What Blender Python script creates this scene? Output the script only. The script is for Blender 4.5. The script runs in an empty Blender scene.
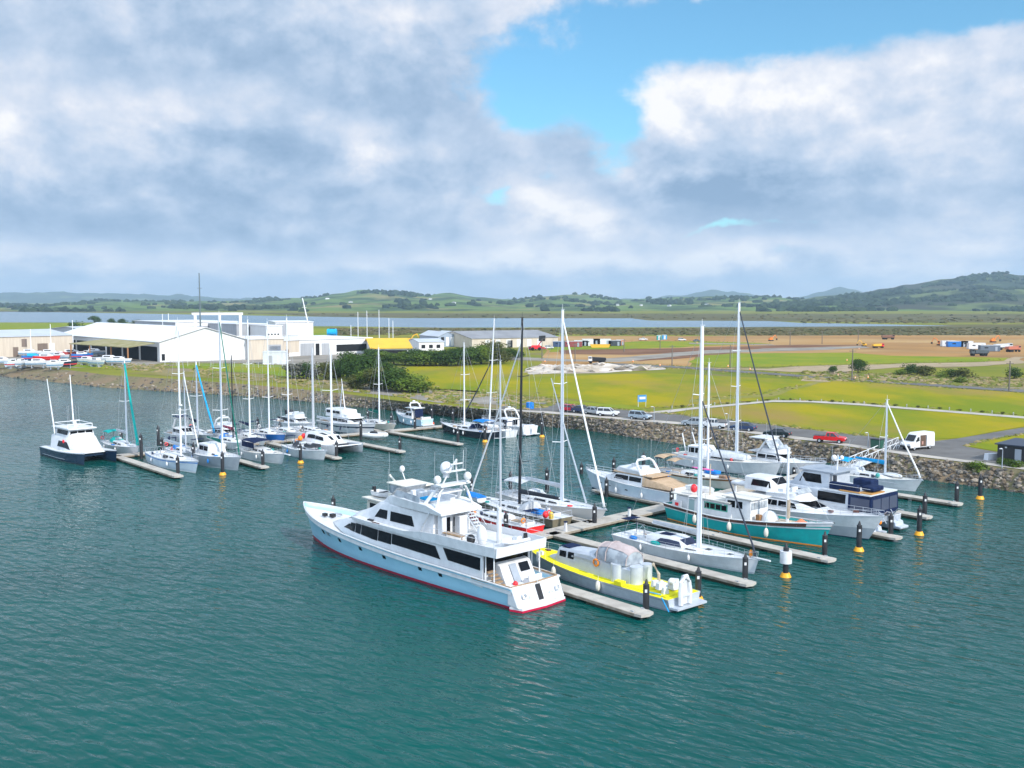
import bpy, bmesh, math, random
from mathutils import Vector, Matrix, noise
random.seed(7)
R = math.radians
sc = bpy.context.scene
col = sc.collection

# ------------------------------------------------------------------ camera
F = 1024.0; CAMZ = 26.0; HOR = 300.0
PITCH = math.atan((384-HOR)/F)
cd = bpy.data.cameras.new('camera'); cam = bpy.data.objects.new('camera', cd); col.objects.link(cam)
cam.location = (0, 0, CAMZ); cam.rotation_euler = (R(90)-PITCH, 0, 0)
cd.sensor_width = 36; cd.lens = 36*F/1024; cd.clip_start = .5; cd.clip_end = 40000
sc.camera = cam
sc.view_settings.view_transform = 'Standard'; sc.view_settings.look = 'None'
sc.view_settings.gamma = 1; sc.view_settings.use_curve_mapping = False
sc.view_settings.exposure = 0.48
sc.cycles.max_bounces = 5; sc.cycles.diffuse_bounces = 2; sc.cycles.glossy_bounces = 3; sc.cycles.transmission_bounces = 3

# ------------------------------------------------------------------ sun and sky
SUN = Vector((.56, -.62, .60)).normalized()          # direction towards the sun
sd = bpy.data.lights.new('sun', 'SUN'); so = bpy.data.objects.new('sun', sd); col.objects.link(so)
sd.energy = 3.1; sd.angle = R(.8); sd.color = (1, .95, .87)
so.rotation_euler = (-SUN).to_track_quat('-Z', 'Y').to_euler()
W = bpy.data.worlds.new('World'); sc.world = W; W.use_nodes = True
W.cycles.sampling_method = 'MANUAL'; W.cycles.sample_map_resolution = 256
wn = W.node_tree.nodes; wl = W.node_tree.links; wn.clear()
def wnode(t, **k):
    n = wn.new(t)
    for a, b in k.items(): setattr(n, a, b)
    return n
def wput(sock, v):
    if isinstance(v, (int, float)): sock.default_value = v
    else: wl.new(v, sock)
def wm(op, a, b=None, c=None, clamp=False):
    n = wnode('ShaderNodeMath', operation=op, use_clamp=clamp)
    wput(n.inputs[0], a)
    if b is not None: wput(n.inputs[1], b)
    if c is not None: wput(n.inputs[2], c)
    return n.outputs[0]
def wmix(f, a, b):
    n = wnode('ShaderNodeMix', data_type='RGBA')
    wput(n.inputs[0], f)
    for s, v in ((n.inputs[6], a), (n.inputs[7], b)):
        if isinstance(v, tuple): s.default_value = (*v, 1)
        else: wl.new(v, s)
    return n.outputs[2]
def wnoise(vec, scale, det=6, rough=.55, dist=0):
    n = wnode('ShaderNodeTexNoise'); wl.new(vec, n.inputs['Vector'])
    n.inputs['Scale'].default_value = scale; n.inputs['Detail'].default_value = det
    n.inputs['Roughness'].default_value = rough; n.inputs['Distortion'].default_value = dist
    return n.outputs[0]
sky = wnode('ShaderNodeTexSky', sky_type='NISHITA'); sky.sun_disc = False
sky.sun_elevation = math.asin(SUN.z); sky.sun_rotation = math.atan2(SUN.x, SUN.y)
sky.air_density = 1.0; sky.dust_density = .6; sky.ozone_density = 1.6
tc = wnode('ShaderNodeTexCoord'); sep = wnode('ShaderNodeSeparateXYZ'); wl.new(tc.outputs['Generated'], sep.inputs[0])
dx, dy, dz = sep.outputs
yy = wm('MAXIMUM', dy, .03)
def comb(x, y, z):
    n = wnode('ShaderNodeCombineXYZ')
    for i, v in enumerate((x, y, z)): wput(n.inputs[i], v)
    return n.outputs[0]
zz = wm('MAXIMUM', dz, 0.0)
cl = comb(dx, dy, wm('MULTIPLY', wm('POWER', zz, .8), 1.25))   # a little flattened towards the horizon, as a cloud layer is
n1 = wnoise(cl, 3.2, 7, .55, .2)
n2 = wnoise(cl, 8.5, 9, .58, .15)
n3 = wnoise(cl, 1.6, 3, .5)
n4 = wnoise(cl, 24, 6, .6, .1)
sh = wnode('ShaderNodeVectorMath', operation='ADD'); wl.new(cl, sh.inputs[0]); sh.inputs[1].default_value = (.016, -.004, .020)   # a step towards the sun: lit and shaded faces of the billows
n5 = wnoise(sh.outputs[0], 8.5, 9, .58, .15)
emb = wm('MULTIPLY', wm('SUBTRACT', n2, n5), 1.35)
u = wm('ADD', wm('DIVIDE', dx, yy), wm('MULTIPLY_ADD', n1, .22, -.11))
v = wm('ADD', wm('DIVIDE', dz, yy), wm('MULTIPLY_ADD', n2, .09, -.045))
def blobs(lst):
    tot = None
    for px, py, rx, ry, w in lst:                     # a cloud bank or a gap: heading and height in the sky, spread, weight
        a = wm('DIVIDE', wm('SUBTRACT', u, (px-512)/F), rx/F)
        b = wm('DIVIDE', wm('SUBTRACT', v, (HOR-py)/F), ry/F)
        e = wm('EXPONENT', wm('MULTIPLY', wm('ADD', wm('MULTIPLY', a, a), wm('MULTIPLY', b, b)), -1))
        tot = wm('MULTIPLY', e, w) if tot is None else wm('MULTIPLY_ADD', e, w, tot)
    return tot
gap = blobs([(570, 88, 85, 42, 1.0), (700, 30, 110, 42, 1.15), (830, 20, 110, 36, 1.0), (950, 2, 130, 24, 1.15), (520, 118, 40, 26, .7),
             (622, 120, 34, 45, .7), (490, 200, 30, 9, .48), (735, 222, 80, 7, .55), (690, 226, 50, 6, .3), (985, 25, 50, 14, .4), (610, 165, 25, 18, .4)])
dens = wnode('ShaderNodeMapRange', interpolation_type='SMOOTHSTEP')
wl.new(wm('ADD', wm('SUBTRACT', 1.0, gap), wm('ADD', wm('MULTIPLY_ADD', n2, 1.3, -.65), wm('MULTIPLY_ADD', n4, .9, -.45))), dens.inputs[0])
dens.inputs[1].default_value = .2; dens.inputs[2].default_value = .72
brt = blobs([(10, 120, 75, 55, .42), (170, 118, 75, 28, .34), (40, 175, 90, 20, .2), (330, 142, 24, 16, .3), (60, 266, 150, 16, .42), (430, 262, 110, 14, .26), (620, 262, 90, 16, .22),
             (300, 262, 200, 16, .2), (520, 160, 80, 40, .16), (450, 20, 150, 40, .16), (590, 20, 70, 35, .2), (290, 200, 20, 14, .22),
             (690, 100, 90, 30, .36), (800, 92, 130, 34, .34), (930, 60, 110, 40, .30), (980, 140, 90, 50, .24), (580, 215, 60, 25, .25),
             (880, 262, 180, 18, .34), (700, 256, 150, 18, .28), (560, 205, 70, 22, .2), (520, 250, 80, 20, .2), (990, 225, 60, 30, .14),
             (250, 60, 160, 40, -.16), (150, 205, 180, 32, -.22), (330, 185, 110, 40, -.14), (250, 238, 110, 12, -.2), (700, 198, 80, 20, -.42), (770, 190, 130, 20, -.26),
             (50, 30, 90, 50, .06), (420, 100, 90, 50, -.1), (900, 205, 90, 20, -.1)])
bb = wm('ADD', wm('ADD', brt, .45), wm('ADD', wm('MULTIPLY_ADD', n2, .62, -.31), wm('MULTIPLY_ADD', n4, .42, -.21)))
bb = wm('ADD', wm('ADD', bb, emb), wm('MULTIPLY_ADD', n3, .3, -.15))
rmp = wnode('ShaderNodeValToRGB'); wl.new(bb, rmp.inputs[0])
els = rmp.color_ramp.elements
els[0].position = .0; els[0].color = (.24, .36, .53, 1)
els[1].position = 1; els[1].color = (.90, .89, .90, 1)
for p, c in ((.3, (.35, .47, .64)), (.52, (.48, .58, .73)), (.78, (.68, .72, .81))):
    e = els.new(p); e.color = (*c, 1)
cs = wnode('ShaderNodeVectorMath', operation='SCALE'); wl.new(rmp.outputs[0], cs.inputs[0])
rear_fill = wnode('ShaderNodeMapRange', interpolation_type='SMOOTHSTEP'); wl.new(dy, rear_fill.inputs[0])      # unseen clouds behind the viewer brightened, added fill for the shaded hull sides
rear_fill.inputs[1].default_value = .55; rear_fill.inputs[2].default_value = -.45; rear_fill.inputs[3].default_value = 8.3; rear_fill.inputs[4].default_value = 20
wl.new(rear_fill.outputs[0], cs.inputs[3])
tint = wnode('ShaderNodeVectorMath', operation='MULTIPLY'); wl.new(sky.outputs[0], tint.inputs[0]); tint.inputs[1].default_value = (.68, 1.16, 1.28)
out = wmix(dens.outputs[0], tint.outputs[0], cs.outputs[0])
hz = wnode('ShaderNodeMapRange'); wl.new(dz, hz.inputs[0])
hz.inputs[1].default_value = .075; hz.inputs[2].default_value = 0; hz.inputs[3].default_value = 0; hz.inputs[4].default_value = .3
out = wmix(hz.outputs[0], out, (6.9, 7.8, 9.0))       # paler air low over the horizon
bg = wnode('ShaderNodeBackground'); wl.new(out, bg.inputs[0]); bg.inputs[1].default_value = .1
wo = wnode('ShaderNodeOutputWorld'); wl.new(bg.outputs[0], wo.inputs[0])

# ------------------------------------------------------------------ helpers
CP, SP = math.cos(PITCH), math.sin(PITCH)
def G(px, py, z=0.0):                                  # where a sight line meets level z
    a = (px-512)/F; b = (384-py)/F
    d = Vector((a, CP+b*SP, -SP+b*CP)); t = (z-CAMZ)/d.z
    return Vector((d.x*t, d.y*t, z))
def ZY(py, Y):                                         # height that reaches row py at distance Y
    k = (384-py)/F
    return CAMZ + Y*(k*CP-SP)/(CP+k*SP)
def XY(px, Y, z=0.0):
    return (px-512)/F*(Y*CP-(z-CAMZ)*SP)
LZ = 2.6
def L(px, py, dz=0): return G(px, py, LZ)+Vector((0, 0, dz))

def tag(o, label=None, cat=None, group=None, kind=None):
    if label: o['label'] = label
    if cat: o['category'] = cat
    if group: o['group'] = group
    if kind: o['kind'] = kind
    return o
def empty(name, loc, ang=0, label=None, cat=None, group=None):
    o = bpy.data.objects.new(name, None); col.objects.link(o); o.empty_display_size = .5
    o.location = loc; o.rotation_euler = (0, 0, R(ang))
    return tag(o, label, cat, group)
KID = {}
def copy_tree(o, parent=None):                         # a thing with copies of its parts and sub-parts
    c = o.copy(); col.objects.link(c)
    if parent: c.parent = parent
    KID[c.name] = [copy_tree(ch, c) for ch in KID.get(o.name, [])]
    return c
class MB:
    def __init__(s): s.v = []; s.f = []
    def add(s, vs, fs):
        n = len(s.v); s.v += [tuple(q) for q in vs]; s.f += [tuple(i+n for i in f) for f in fs]; return s
    def box(s, c, d, rz=0, tx=1, ty=1, sx=0):
        x, y, z = d[0]/2, d[1]/2, d[2]/2; cc, ss = math.cos(rz), math.sin(rz); vs = []
        for k, (a, b) in ((-1, (1, 1)), (1, (tx, ty))):
            for i, j in ((-1, -1), (1, -1), (1, 1), (-1, 1)):
                X, Y = i*x*a+(sx if k > 0 else 0), j*y*b
                vs.append((c[0]+X*cc-Y*ss, c[1]+X*ss+Y*cc, c[2]+k*z))
        return s.add(vs, [(3, 2, 1, 0), (4, 5, 6, 7), (0, 1, 5, 4), (1, 2, 6, 5), (2, 3, 7, 6), (3, 0, 4, 7)])
    def prism(s, pts, z0, z1, k=1.0):
        n = len(pts); cx = sum(p[0] for p in pts)/n; cy = sum(p[1] for p in pts)/n
        vs = [(p[0], p[1], z0) for p in pts]+[(cx+(p[0]-cx)*k, cy+(p[1]-cy)*k, z1) for p in pts]
        return s.add(vs, [tuple(range(n-1, -1, -1)), tuple(range(n, 2*n))]+[(i, (i+1) % n, n+(i+1) % n, n+i) for i in range(n)])
    def side(s, pts, y0, y1, k=1.0):                   # polygon in x,z extruded across y
        n = len(pts); cx = sum(p[0] for p in pts)/n; cz = sum(p[1] for p in pts)/n
        vs = [(p[0], y0, p[1]) for p in pts]+[(p[0], y1, p[1]) for p in pts]
        return s.add(vs, [tuple(range(n)), tuple(range(2*n-1, n-1, -1))]+[(i, n+i, n+(i+1) % n, (i+1) % n) for i in range(n)])
    def loft(s, rings, closed=True, c0=True, c1=True):
        n = len(rings[0]); vs = [p for r in rings for p in r]; fs = []
        for a in range(len(rings)-1):
            for i in range(n if closed else n-1):
                j = (i+1) % n; fs.append((a*n+i, a*n+j, (a+1)*n+j, (a+1)*n+i))
        if c0: fs.append(tuple(range(n-1, -1, -1)))
        if c1: fs.append(tuple(range((len(rings)-1)*n, len(rings)*n)))
        return s.add(vs, fs)
    def tube(s, path, r, n=6, r1=None):
        P = [Vector(p) for p in path]; m = len(P); rings = []
        for i, p in enumerate(P):
            t = (P[min(i+1, m-1)]-P[max(i-1, 0)])
            t = t.normalized() if t.length > 1e-6 else Vector((0, 0, 1))
            a = t.cross(Vector((0, 0, 1)) if abs(t.z) < .9 else Vector((1, 0, 0))).normalized(); b = t.cross(a)
            rr = r if r1 is None else r+(r1-r)*i/(m-1)
            rings.append([p+a*(rr*math.cos(q*2*math.pi/n))+b*(rr*math.sin(q*2*math.pi/n)) for q in range(n)])
        return s.loft(rings)
    def ball(s, c, r, n=10, m=7, z0=-1.0):
        if isinstance(r, (int, float)): r = (r, r, r)
        rings = []
        for j in range(m+1):
            a = math.asin(z0)+(math.pi/2-math.asin(z0))*j/m; k = max(math.cos(a), .02)
            rings.append([(c[0]+r[0]*k*math.cos(i*2*math.pi/n), c[1]+r[1]*k*math.sin(i*2*math.pi/n), c[2]+r[2]*math.sin(a)) for i in range(n)])
        return s.loft(rings)
    def ring(s, c, Rr, r, ax='y', n=14):
        pts = []
        for i in range(n+1):
            a = i*2*math.pi/n; q = (Rr*math.cos(a), Rr*math.sin(a))
            pts.append({'y': (c[0]+q[0], c[1], c[2]+q[1]), 'z': (c[0]+q[0], c[1]+q[1], c[2]), 'x': (c[0], c[1]+q[0], c[2]+q[1])}[ax])
        return s.tube(pts, r, 6)
    def quad(s, a, b, c, d): return s.add([a, b, c, d], [(0, 1, 2, 3)])
    def slab(s, a, b, c, d, off, th=.04):              # thin pane standing proud of a wall
        a, b, c, d = map(Vector, (a, b, c, d)); o = Vector(off); i = o-o.normalized()*th
        return s.add([a+i, b+i, c+i, d+i, a+o, b+o, c+o, d+o], [(3, 2, 1, 0), (4, 5, 6, 7), (0, 1, 5, 4), (1, 2, 6, 5), (2, 3, 7, 6), (3, 0, 4, 7)])
    def build(s, name, mat, parent=None, smooth=True, bev=0, ang=38, recalc=True):
        me = bpy.data.meshes.new(name); me.from_pydata(s.v, [], s.f)
        if recalc:
            bm = bmesh.new(); bm.from_mesh(me); bmesh.ops.recalc_face_normals(bm, faces=bm.faces); bm.to_mesh(me); bm.free()
        if smooth:
            me.polygons.foreach_set('use_smooth', [True]*len(me.polygons)); me.set_sharp_from_angle(angle=R(ang))
        me.materials.append(mat); me.update()
        o = bpy.data.objects.new(name, me); col.objects.link(o)
        if parent:
            o.parent = parent; KID.setdefault(parent.name, []).append(o)
        if bev:
            m = o.modifiers.new('bevel', 'BEVEL'); m.width = bev; m.segments = 2; m.limit_method = 'ANGLE'
        return o

MATS = {}
def M(name, c, r=.5, met=0, c2=None, sc=2.0, det=4, lo=.42, hi=.6, bump=0, bsc=None, spec=.5, c3=None, sc3=.3, stretch=None, alpha=None, lo3=.45, hi3=.6):
    if name in MATS: return MATS[name]
    m = bpy.data.materials.new(name); m.use_nodes = True; nt = m.node_tree; b = nt.nodes['Principled BSDF']
    b.inputs['Base Color'].default_value = (*c, 1); b.inputs['Roughness'].default_value = r; b.inputs['Metallic'].default_value = met
    b.inputs['Specular IOR Level'].default_value = spec if r < .79 else .08
    if c2 or bump:
        t = nt.nodes.new('ShaderNodeTexCoord'); vec = t.outputs['Object']
        if stretch:
            mp = nt.nodes.new('ShaderNodeMapping'); mp.inputs['Scale'].default_value = stretch; nt.links.new(vec, mp.inputs[0]); vec = mp.outputs[0]
    def nz(s, d=4):
        n = nt.nodes.new('ShaderNodeTexNoise'); n.inputs['Scale'].default_value = s; n.inputs['Detail'].default_value = d
        n.inputs['Roughness'].default_value = .6
        nt.links.new(vec, n.inputs['Vector']); return n.outputs[0]
    def rng(x, a, bb):
        q = nt.nodes.new('ShaderNodeMapRange'); q.inputs[1].default_value = a; q.inputs[2].default_value = bb; nt.links.new(x, q.inputs[0]); return q.outputs[0]
    def mix(f, A, B):
        q = nt.nodes.new('ShaderNodeMix'); q.data_type = 'RGBA'; nt.links.new(f, q.inputs[0])
        for s, vv in ((q.inputs[6], A), (q.inputs[7], B)):
            if isinstance(vv, tuple): s.default_value = (*vv, 1)
            else: nt.links.new(vv, s)
        return q.outputs[2]
    if c2:
        cc = mix(rng(nz(sc, det), lo, hi), c, c2)
        if c3: cc = mix(rng(nz(sc3, 5), lo3, hi3), cc, c3)
        nt.links.new(cc, b.inputs['Base Color'])
    if bump:
        q = nt.nodes.new('ShaderNodeBump'); q.inputs['Strength'].default_value = min(bump, 1); q.inputs['Distance'].default_value = .1 if bump <= 1 else bump*.1
        nt.links.new(nz(bsc or sc*4, 5), q.inputs['Height']); nt.links.new(q.outputs[0], b.inputs['Normal'])
    if alpha is not None: b.inputs['Alpha'].default_value = alpha
    MATS[name] = m; return m

white = M('white_gelcoat', (.72, .725, .73), .28, c2=(.64, .645, .65), sc=1.2)
cream = M('cream_gelcoat', (.74, .70, .60), .35, c2=(.68, .63, .53), sc=1.5)
iceblue = M('ice_blue_gelcoat', (.40, .70, .85), .22, c2=(.37, .66, .82), sc=.6)
palehull = M('pale_blue_gelcoat', (.66, .74, .80), .25, c2=(.60, .68, .76), sc=.8)
greyhull = M('grey_gelcoat', (.40, .43, .46), .35, c2=(.35, .38, .42), sc=.9)
alum = M('bare_aluminium', (.56, .60, .65), .45, .25, c2=(.49, .53, .58), sc=1.3)
alumdark = M('painted_grey', (.33, .37, .42), .4, c2=(.29, .33, .38), sc=1.3)
deckgrey = M('grey_deck_paint', (.55, .56, .57), .7, c2=(.48, .49, .50), sc=2)
decktan = M('tan_deck', (.50, .42, .32), .7, c2=(.42, .34, .25), sc=2.5)
decksand = M('sand_deck', (.66, .64, .58), .7, c2=(.6, .57, .5), sc=2)
teakm = M('teak', (.36, .24, .14), .65, c2=(.28, .18, .10), sc=3)
glass = M('dark_tinted_glass', (.004, .005, .008), .08, spec=.18)
clearg = M('clear_vinyl', (.40, .44, .47), .12, c2=(.24, .27, .30), sc=1.2)
navy = M('navy_hull', (.012, .028, .060), .2, c2=(.016, .035, .07), sc=1)
blackhull = M('black_navy_hull', (.012, .015, .024), .2)
teal = M('teal_paint', (.012, .42, .40), .35, c2=(.015, .36, .35), sc=.9)
tealcanvas = M('teal_canvas', (.01, .36, .33), .8, c2=(.01, .30, .28), sc=3)
greencanvas = M('green_canvas', (.012, .16, .12), .8, c2=(.01, .12, .09), sc=3)
navycanvas = M('navy_canvas', (.014, .026, .075), .8, c2=(.010, .018, .05), sc=3)
bluecanvas = M('blue_canvas', (.02, .22, .62), .8, c2=(.02, .16, .5), sc=3)
cyancanvas = M('cyan_canvas', (.02, .38, .72), .8, c2=(.02, .30, .6), sc=3)
tancanvas = M('tan_canvas', (.50, .36, .24), .85, c2=(.42, .30, .19), sc=2)
pinkcanvas = M('mushroom_canvas', (.46, .39, .38), .85, c2=(.40, .33, .32), sc=2)
greycanvas = M('grey_canvas', (.56, .58, .60), .85, c2=(.48, .50, .52), sc=2)
darkcanvas = M('charcoal_canvas', (.05, .055, .065), .85, c2=(.035, .04, .05), sc=2)
bluehull = M('blue_hull', (.02, .16, .50), .25, c2=(.02, .14, .43), sc=1)
redhull = M('red_hull', (.70, .015, .015), .3, c2=(.62, .015, .02), sc=1)
maroon = M('boot_red', (.30, .008, .035), .4)
blackm = M('black_paint', (.012, .012, .014), .45)
brownrail = M('brown_rail', (.13, .05, .035), .5, c2=(.10, .04, .03), sc=2)
tanhull = M('bronze_grey_hull', (.22, .19, .13), .3, c2=(.18, .15, .10), sc=1)
yellowdeck = M('yellow_nonslip_deck', (.82, .74, .02), .8, c2=(.72, .64, .03), sc=1.4)
orangem = M('orange_plastic', (.85, .25, .01), .5)
redm = M('red_plastic', (.75, .02, .03), .45)
rubber = M('black_rubber', (.02, .02, .02), .8)
steel = M('stainless_rail', (.60, .62, .65), .3, .6)
mastw = M('white_spar', (.78, .79, .81), .35)
mastg = M('silver_spar', (.58, .60, .63), .35, .3)
mastb = M('carbon_spar', (.015, .016, .02), .35)
wood = M('varnished_wood', (.30, .15, .06), .4, c2=(.24, .11, .04), sc=3)
wire = M('rigging_wire', (.42, .44, .46), .5, .3)
wiredark = M('dark_furled_sail', (.05, .06, .08), .8)
sailw = M('white_furled_sail', (.76, .76, .75), .8)
concrete = M('pontoon_concrete', (.46, .43, .38), .9, c2=(.38, .35, .31), sc=.8, bump=.3, bsc=6)
timber = M('pontoon_fender_timber', (.34, .29, .23), .9, c2=(.25, .21, .16), sc=1.4)
pilem = M('black_pile_sleeve', (.016, .017, .02), .5, c2=(.03, .03, .034), sc=1.5)
weed = M('weedy_waterline', (.05, .05, .03), .8)
lightg = M('pale_grey', (.62, .64, .66), .5, c2=(.56, .58, .60), sc=1)
# ------------------------------------------------------------------ the setting: water, land, hills
def struct(name, mb, m, kind='structure', **k):
    o = mb.build(name, m, None, **k); o['kind'] = kind; return o
wm_ = bpy.data.materials.new('harbour_water'); wm_.use_nodes = True
nt = wm_.node_tree; b = nt.nodes['Principled BSDF']
b.inputs['Roughness'].default_value = .10; b.inputs['IOR'].default_value = 1.33; b.inputs['Specular IOR Level'].default_value = .24
tcn = nt.nodes.new('ShaderNodeTexCoord')
def tnoise(sx, sy, rot, det, rough=.55):
    mp = nt.nodes.new('ShaderNodeMapping'); mp.vector_type = 'TEXTURE'; mp.inputs['Scale'].default_value = (1/sx, 1/sy, 1); mp.inputs['Rotation'].default_value = (0, 0, R(rot))
    nt.links.new(tcn.outputs['Object'], mp.inputs[0])
    n = nt.nodes.new('ShaderNodeTexNoise'); n.inputs['Scale'].default_value = 1; n.inputs['Detail'].default_value = det; n.inputs['Roughness'].default_value = rough
    n.inputs['Distortion'].default_value = .3
    nt.links.new(mp.outputs[0], n.inputs['Vector']); return n.outputs[0]
def tm(op, a, bb, c=None):
    n = nt.nodes.new('ShaderNodeMath'); n.operation = op
    for i, x in enumerate((a, bb, c)):
        if x is None: continue
        if isinstance(x, (int, float)): n.inputs[i].default_value = x
        else: nt.links.new(x, n.inputs[i])
    return n.outputs[0]
fine = tnoise(.55, 1.25, -38, 2, .45); swell = tnoise(.18, .44, -25, 2); gust = tnoise(.018, .03, 20, 3)
hgt = tm('ADD', tm('MULTIPLY', fine, .95), tm('MULTIPLY', swell, .9))
amp = tm('MULTIPLY_ADD', gust, .9, .30)
bp = nt.nodes.new('ShaderNodeBump'); bp.inputs['Strength'].default_value = .9; bp.inputs['Distance'].default_value = .36
nt.links.new(tm('MULTIPLY', hgt, amp), bp.inputs['Height']); nt.links.new(bp.outputs[0], b.inputs['Normal'])
mx = nt.nodes.new('ShaderNodeMix'); mx.data_type = 'RGBA'; mr_ = nt.nodes.new('ShaderNodeMapRange'); mr_.inputs[1].default_value = .35; mr_.inputs[2].default_value = .65; nt.links.new(tnoise(.010, .022, 20, 5), mr_.inputs[0]); nt.links.new(mr_.outputs[0], mx.inputs[0])
mx.inputs[6].default_value = (.0005, .052, .047, 1); mx.inputs[7].default_value = (.0005, .076, .066, 1)
nt.links.new(mx.outputs[2], b.inputs['Base Color'])
SH = [(-400, 345), (-150, 362), (0, 376), (60, 383), (109, 388), (175, 392), (256, 397), (340, 405), (400, 411), (440, 414.5), (480, 419), (547, 426.5), (577, 429.5), (677, 443.5), (809, 460), (912, 477.5), (1024, 494), (1150, 513), (1500, 575)]
CR = [(-400, 337), (-150, 351), (0, 363), (60, 369), (109, 375), (175, 379), (256, 385), (340, 393), (400, 401), (440, 405), (480, 409), (547, 414), (577, 416.5), (677, 425), (809, 441.5), (912, 456.5), (1024, 470.5), (1150, 488), (1500, 538)]
def dens_line(pts, n=6, z=0.0, jit=.4):
    o = []
    W_ = [G(p[0], p[1], z) for p in pts]
    for i in range(len(W_)-1):
        for k in range(n): o.append(W_[i].lerp(W_[i+1], k/n))
    o.append(W_[-1])
    for q in o:
        d = noise.noise_vector(q*.13); q.x += d.x*jit; q.y += d.y*jit
    return o
shore = dens_line(SH, 8, 0.0, 1.0); crest = dens_line(CR, 8, LZ, .35)
sea = MB().quad((-1500, -400, 0), (1500, -400, 0), (1500, 900, 0), (-1500, 900, 0))
struct('water', sea, wm_)
# land: one sheet from the bank's crest to the far hills
grassm = M('ground_grass', (.13, .16, .018), .95, c2=(.22, .21, .028), sc=.02, det=8, lo=.38, hi=.62, c3=(.20, .16, .08), sc3=.035, lo3=.55, hi3=.68)
lm = MB(); P = [tuple(q) for q in crest]
P = P+[(2200, 60, LZ), (9000, 600, LZ), (9000, 11400, LZ), (-9000, 11400, LZ), (-9000, 1500, LZ), (-900, 560, LZ)]
from mathutils.geometry import tessellate_polygon
tri = tessellate_polygon([[Vector(p) for p in P]])
lm.add(P, [tuple(t) for t in tri])
land = struct('ground', lm, grassm, smooth=False)
for p in land.data.polygons:
    if p.normal.z < 0: p.flip()
# bank below the crest
bankm = M('bank_earth_and_stone', (.22, .18, .11), .95, c2=(.13, .12, .06), sc=1.2, det=8, lo=.35, hi=.6, bump=1, bsc=2.5, c3=(.22, .16, .10), sc3=.12)
bk = MB(); rings = []
for a, c in zip(shore, crest):
    a2 = a+(a-c)*.25; rings.append([(a2.x, a2.y, -.8), tuple(a.lerp(c, .05)+Vector((0, 0, -.02))), tuple(a.lerp(c, .5)+Vector((0, 0, .1*noise.noise(a*.3)))), tuple(c+Vector((0, 0, .006)))])
bk.loft(rings, closed=False, c0=False, c1=False)
struct('rock_bank', bk, bankm)
# riprap: thousands of tumbled stones, one mass
ICO = [(0, 0, 1)]+[(.894*math.cos(i*1.2566), .894*math.sin(i*1.2566), .447) for i in range(5)]+[(.894*math.cos(i*1.2566+.628), .894*math.sin(i*1.2566+.628), -.447) for i in range(5)]+[(0, 0, -1)]
ICF = [(0, i+1, (i+1) % 5+1) for i in range(5)]+[(i+1, i+6, (i+1) % 5+1) for i in range(5)]+[((i+1) % 5+1, i+6, (i+1) % 5+6) for i in range(5)]+[(11, (i+1) % 5+6, i+6) for i in range(5)]
def lump(mb, c, s, jit=.3, rnd=random):
    m = Matrix.Rotation(rnd.uniform(0, 6.28), 3, 'Z') @ Matrix.Rotation(rnd.uniform(-.5, .5), 3, 'X')
    mb.add([m @ Vector((p[0]*s[0]*rnd.uniform(1-jit, 1+jit), p[1]*s[1]*rnd.uniform(1-jit, 1+jit), p[2]*s[2]*rnd.uniform(1-jit, 1+jit)))+Vector(c) for p in ICO], ICF)
rockms = [M('riprap_pale', (.33, .28, .22), .9, c2=(.17, .145, .12), sc=1.0), M('riprap_grey', (.14, .13, .12), .9, c2=(.07, .066, .06), sc=1.0), M('riprap_brown', (.20, .155, .11), .9, c2=(.11, .09, .07), sc=1.0)]
rk = [MB(), MB(), MB()]
for i in range(len(shore)-1):
    seg = (shore[i+1]-shore[i]).length; t = i/8
    big = t >= 6.6
    n = int(seg*(24 if t > 8.4 else 14 if big else (1.8 if t < 4.5 else 5)))
    for k in range(n):
        f = random.random(); h = random.random()**.9
        a = shore[i].lerp(shore[i+1], f); c = crest[i].lerp(crest[i+1], f)
        if not big: h = h*.35 if random.random() < .6 else h
        elif t < 8.4: h *= .8
        p = a.lerp(c, -.06+h*1.03); s = (random.uniform(.18, .42) if random.random() < .96 else random.uniform(.45, .6)) if big else random.uniform(.25, .6)
        p.z = max(p.z, -.1)+random.uniform(-.12, .16)
        random.choice(rk if h > .12 else rk[1:2]).__class__
        lump(rk[1] if h < .1 else random.choice(rk), p, (s*random.uniform(.8, 1.3), s*random.uniform(.7, 1.1), s*random.uniform(.55, .85)))
for q, m in zip(rk, rockms): struct('riprap_rocks', q, m, 'stuff', smooth=False, recalc=False)

# flat ground patches, each a sheet a little above the one below
def patch(name, pts, m, k, jit=.004, n=7, kind='structure'):
    Wp = [L(p[0], p[1], .012*k) for p in pts]; o = []
    for i in range(len(Wp)):
        a, c = Wp[i], Wp[(i+1) % len(Wp)]
        for j in range(n):
            q = a.lerp(c, j/n); d = noise.noise_vector(Vector((q.x*.06, q.y*.06, k)))*(jit*q.y*1.6)
            q.x += d.x; q.y += d.y*1.6; o.append(q)
    mb = MB(); mb.add(o, [tuple(t) for t in tessellate_polygon([o])])
    ob = struct(name, mb, m, kind, smooth=False)
    for p in ob.data.polygons:
        if p.normal.z < 0: p.flip()
    return ob
lawnm = M('mown_lawn', (.30, .25, .007), .95, c2=(.16, .20, .010), sc=.05, det=10, lo=.40, hi=.62, c3=(.27, .19, .05), sc3=.03, lo3=.50, hi3=.68, stretch=(1, .5, 1), bump=1, bsc=.8)
lushm = M('lush_grass', (.16, .22, .015), .95, c2=(.23, .24, .018), sc=.05, det=8, lo=.4, hi=.6, bump=1, bsc=.8)
wastem = M('waterfront_waste_ground', (.26, .205, .13), .95, c2=(.17, .15, .055), sc=.05, det=8, lo=.4, hi=.6, c3=(.33, .27, .20), sc3=.08, lo3=.52, hi3=.65, stretch=(.6, 1, 1))
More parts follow.
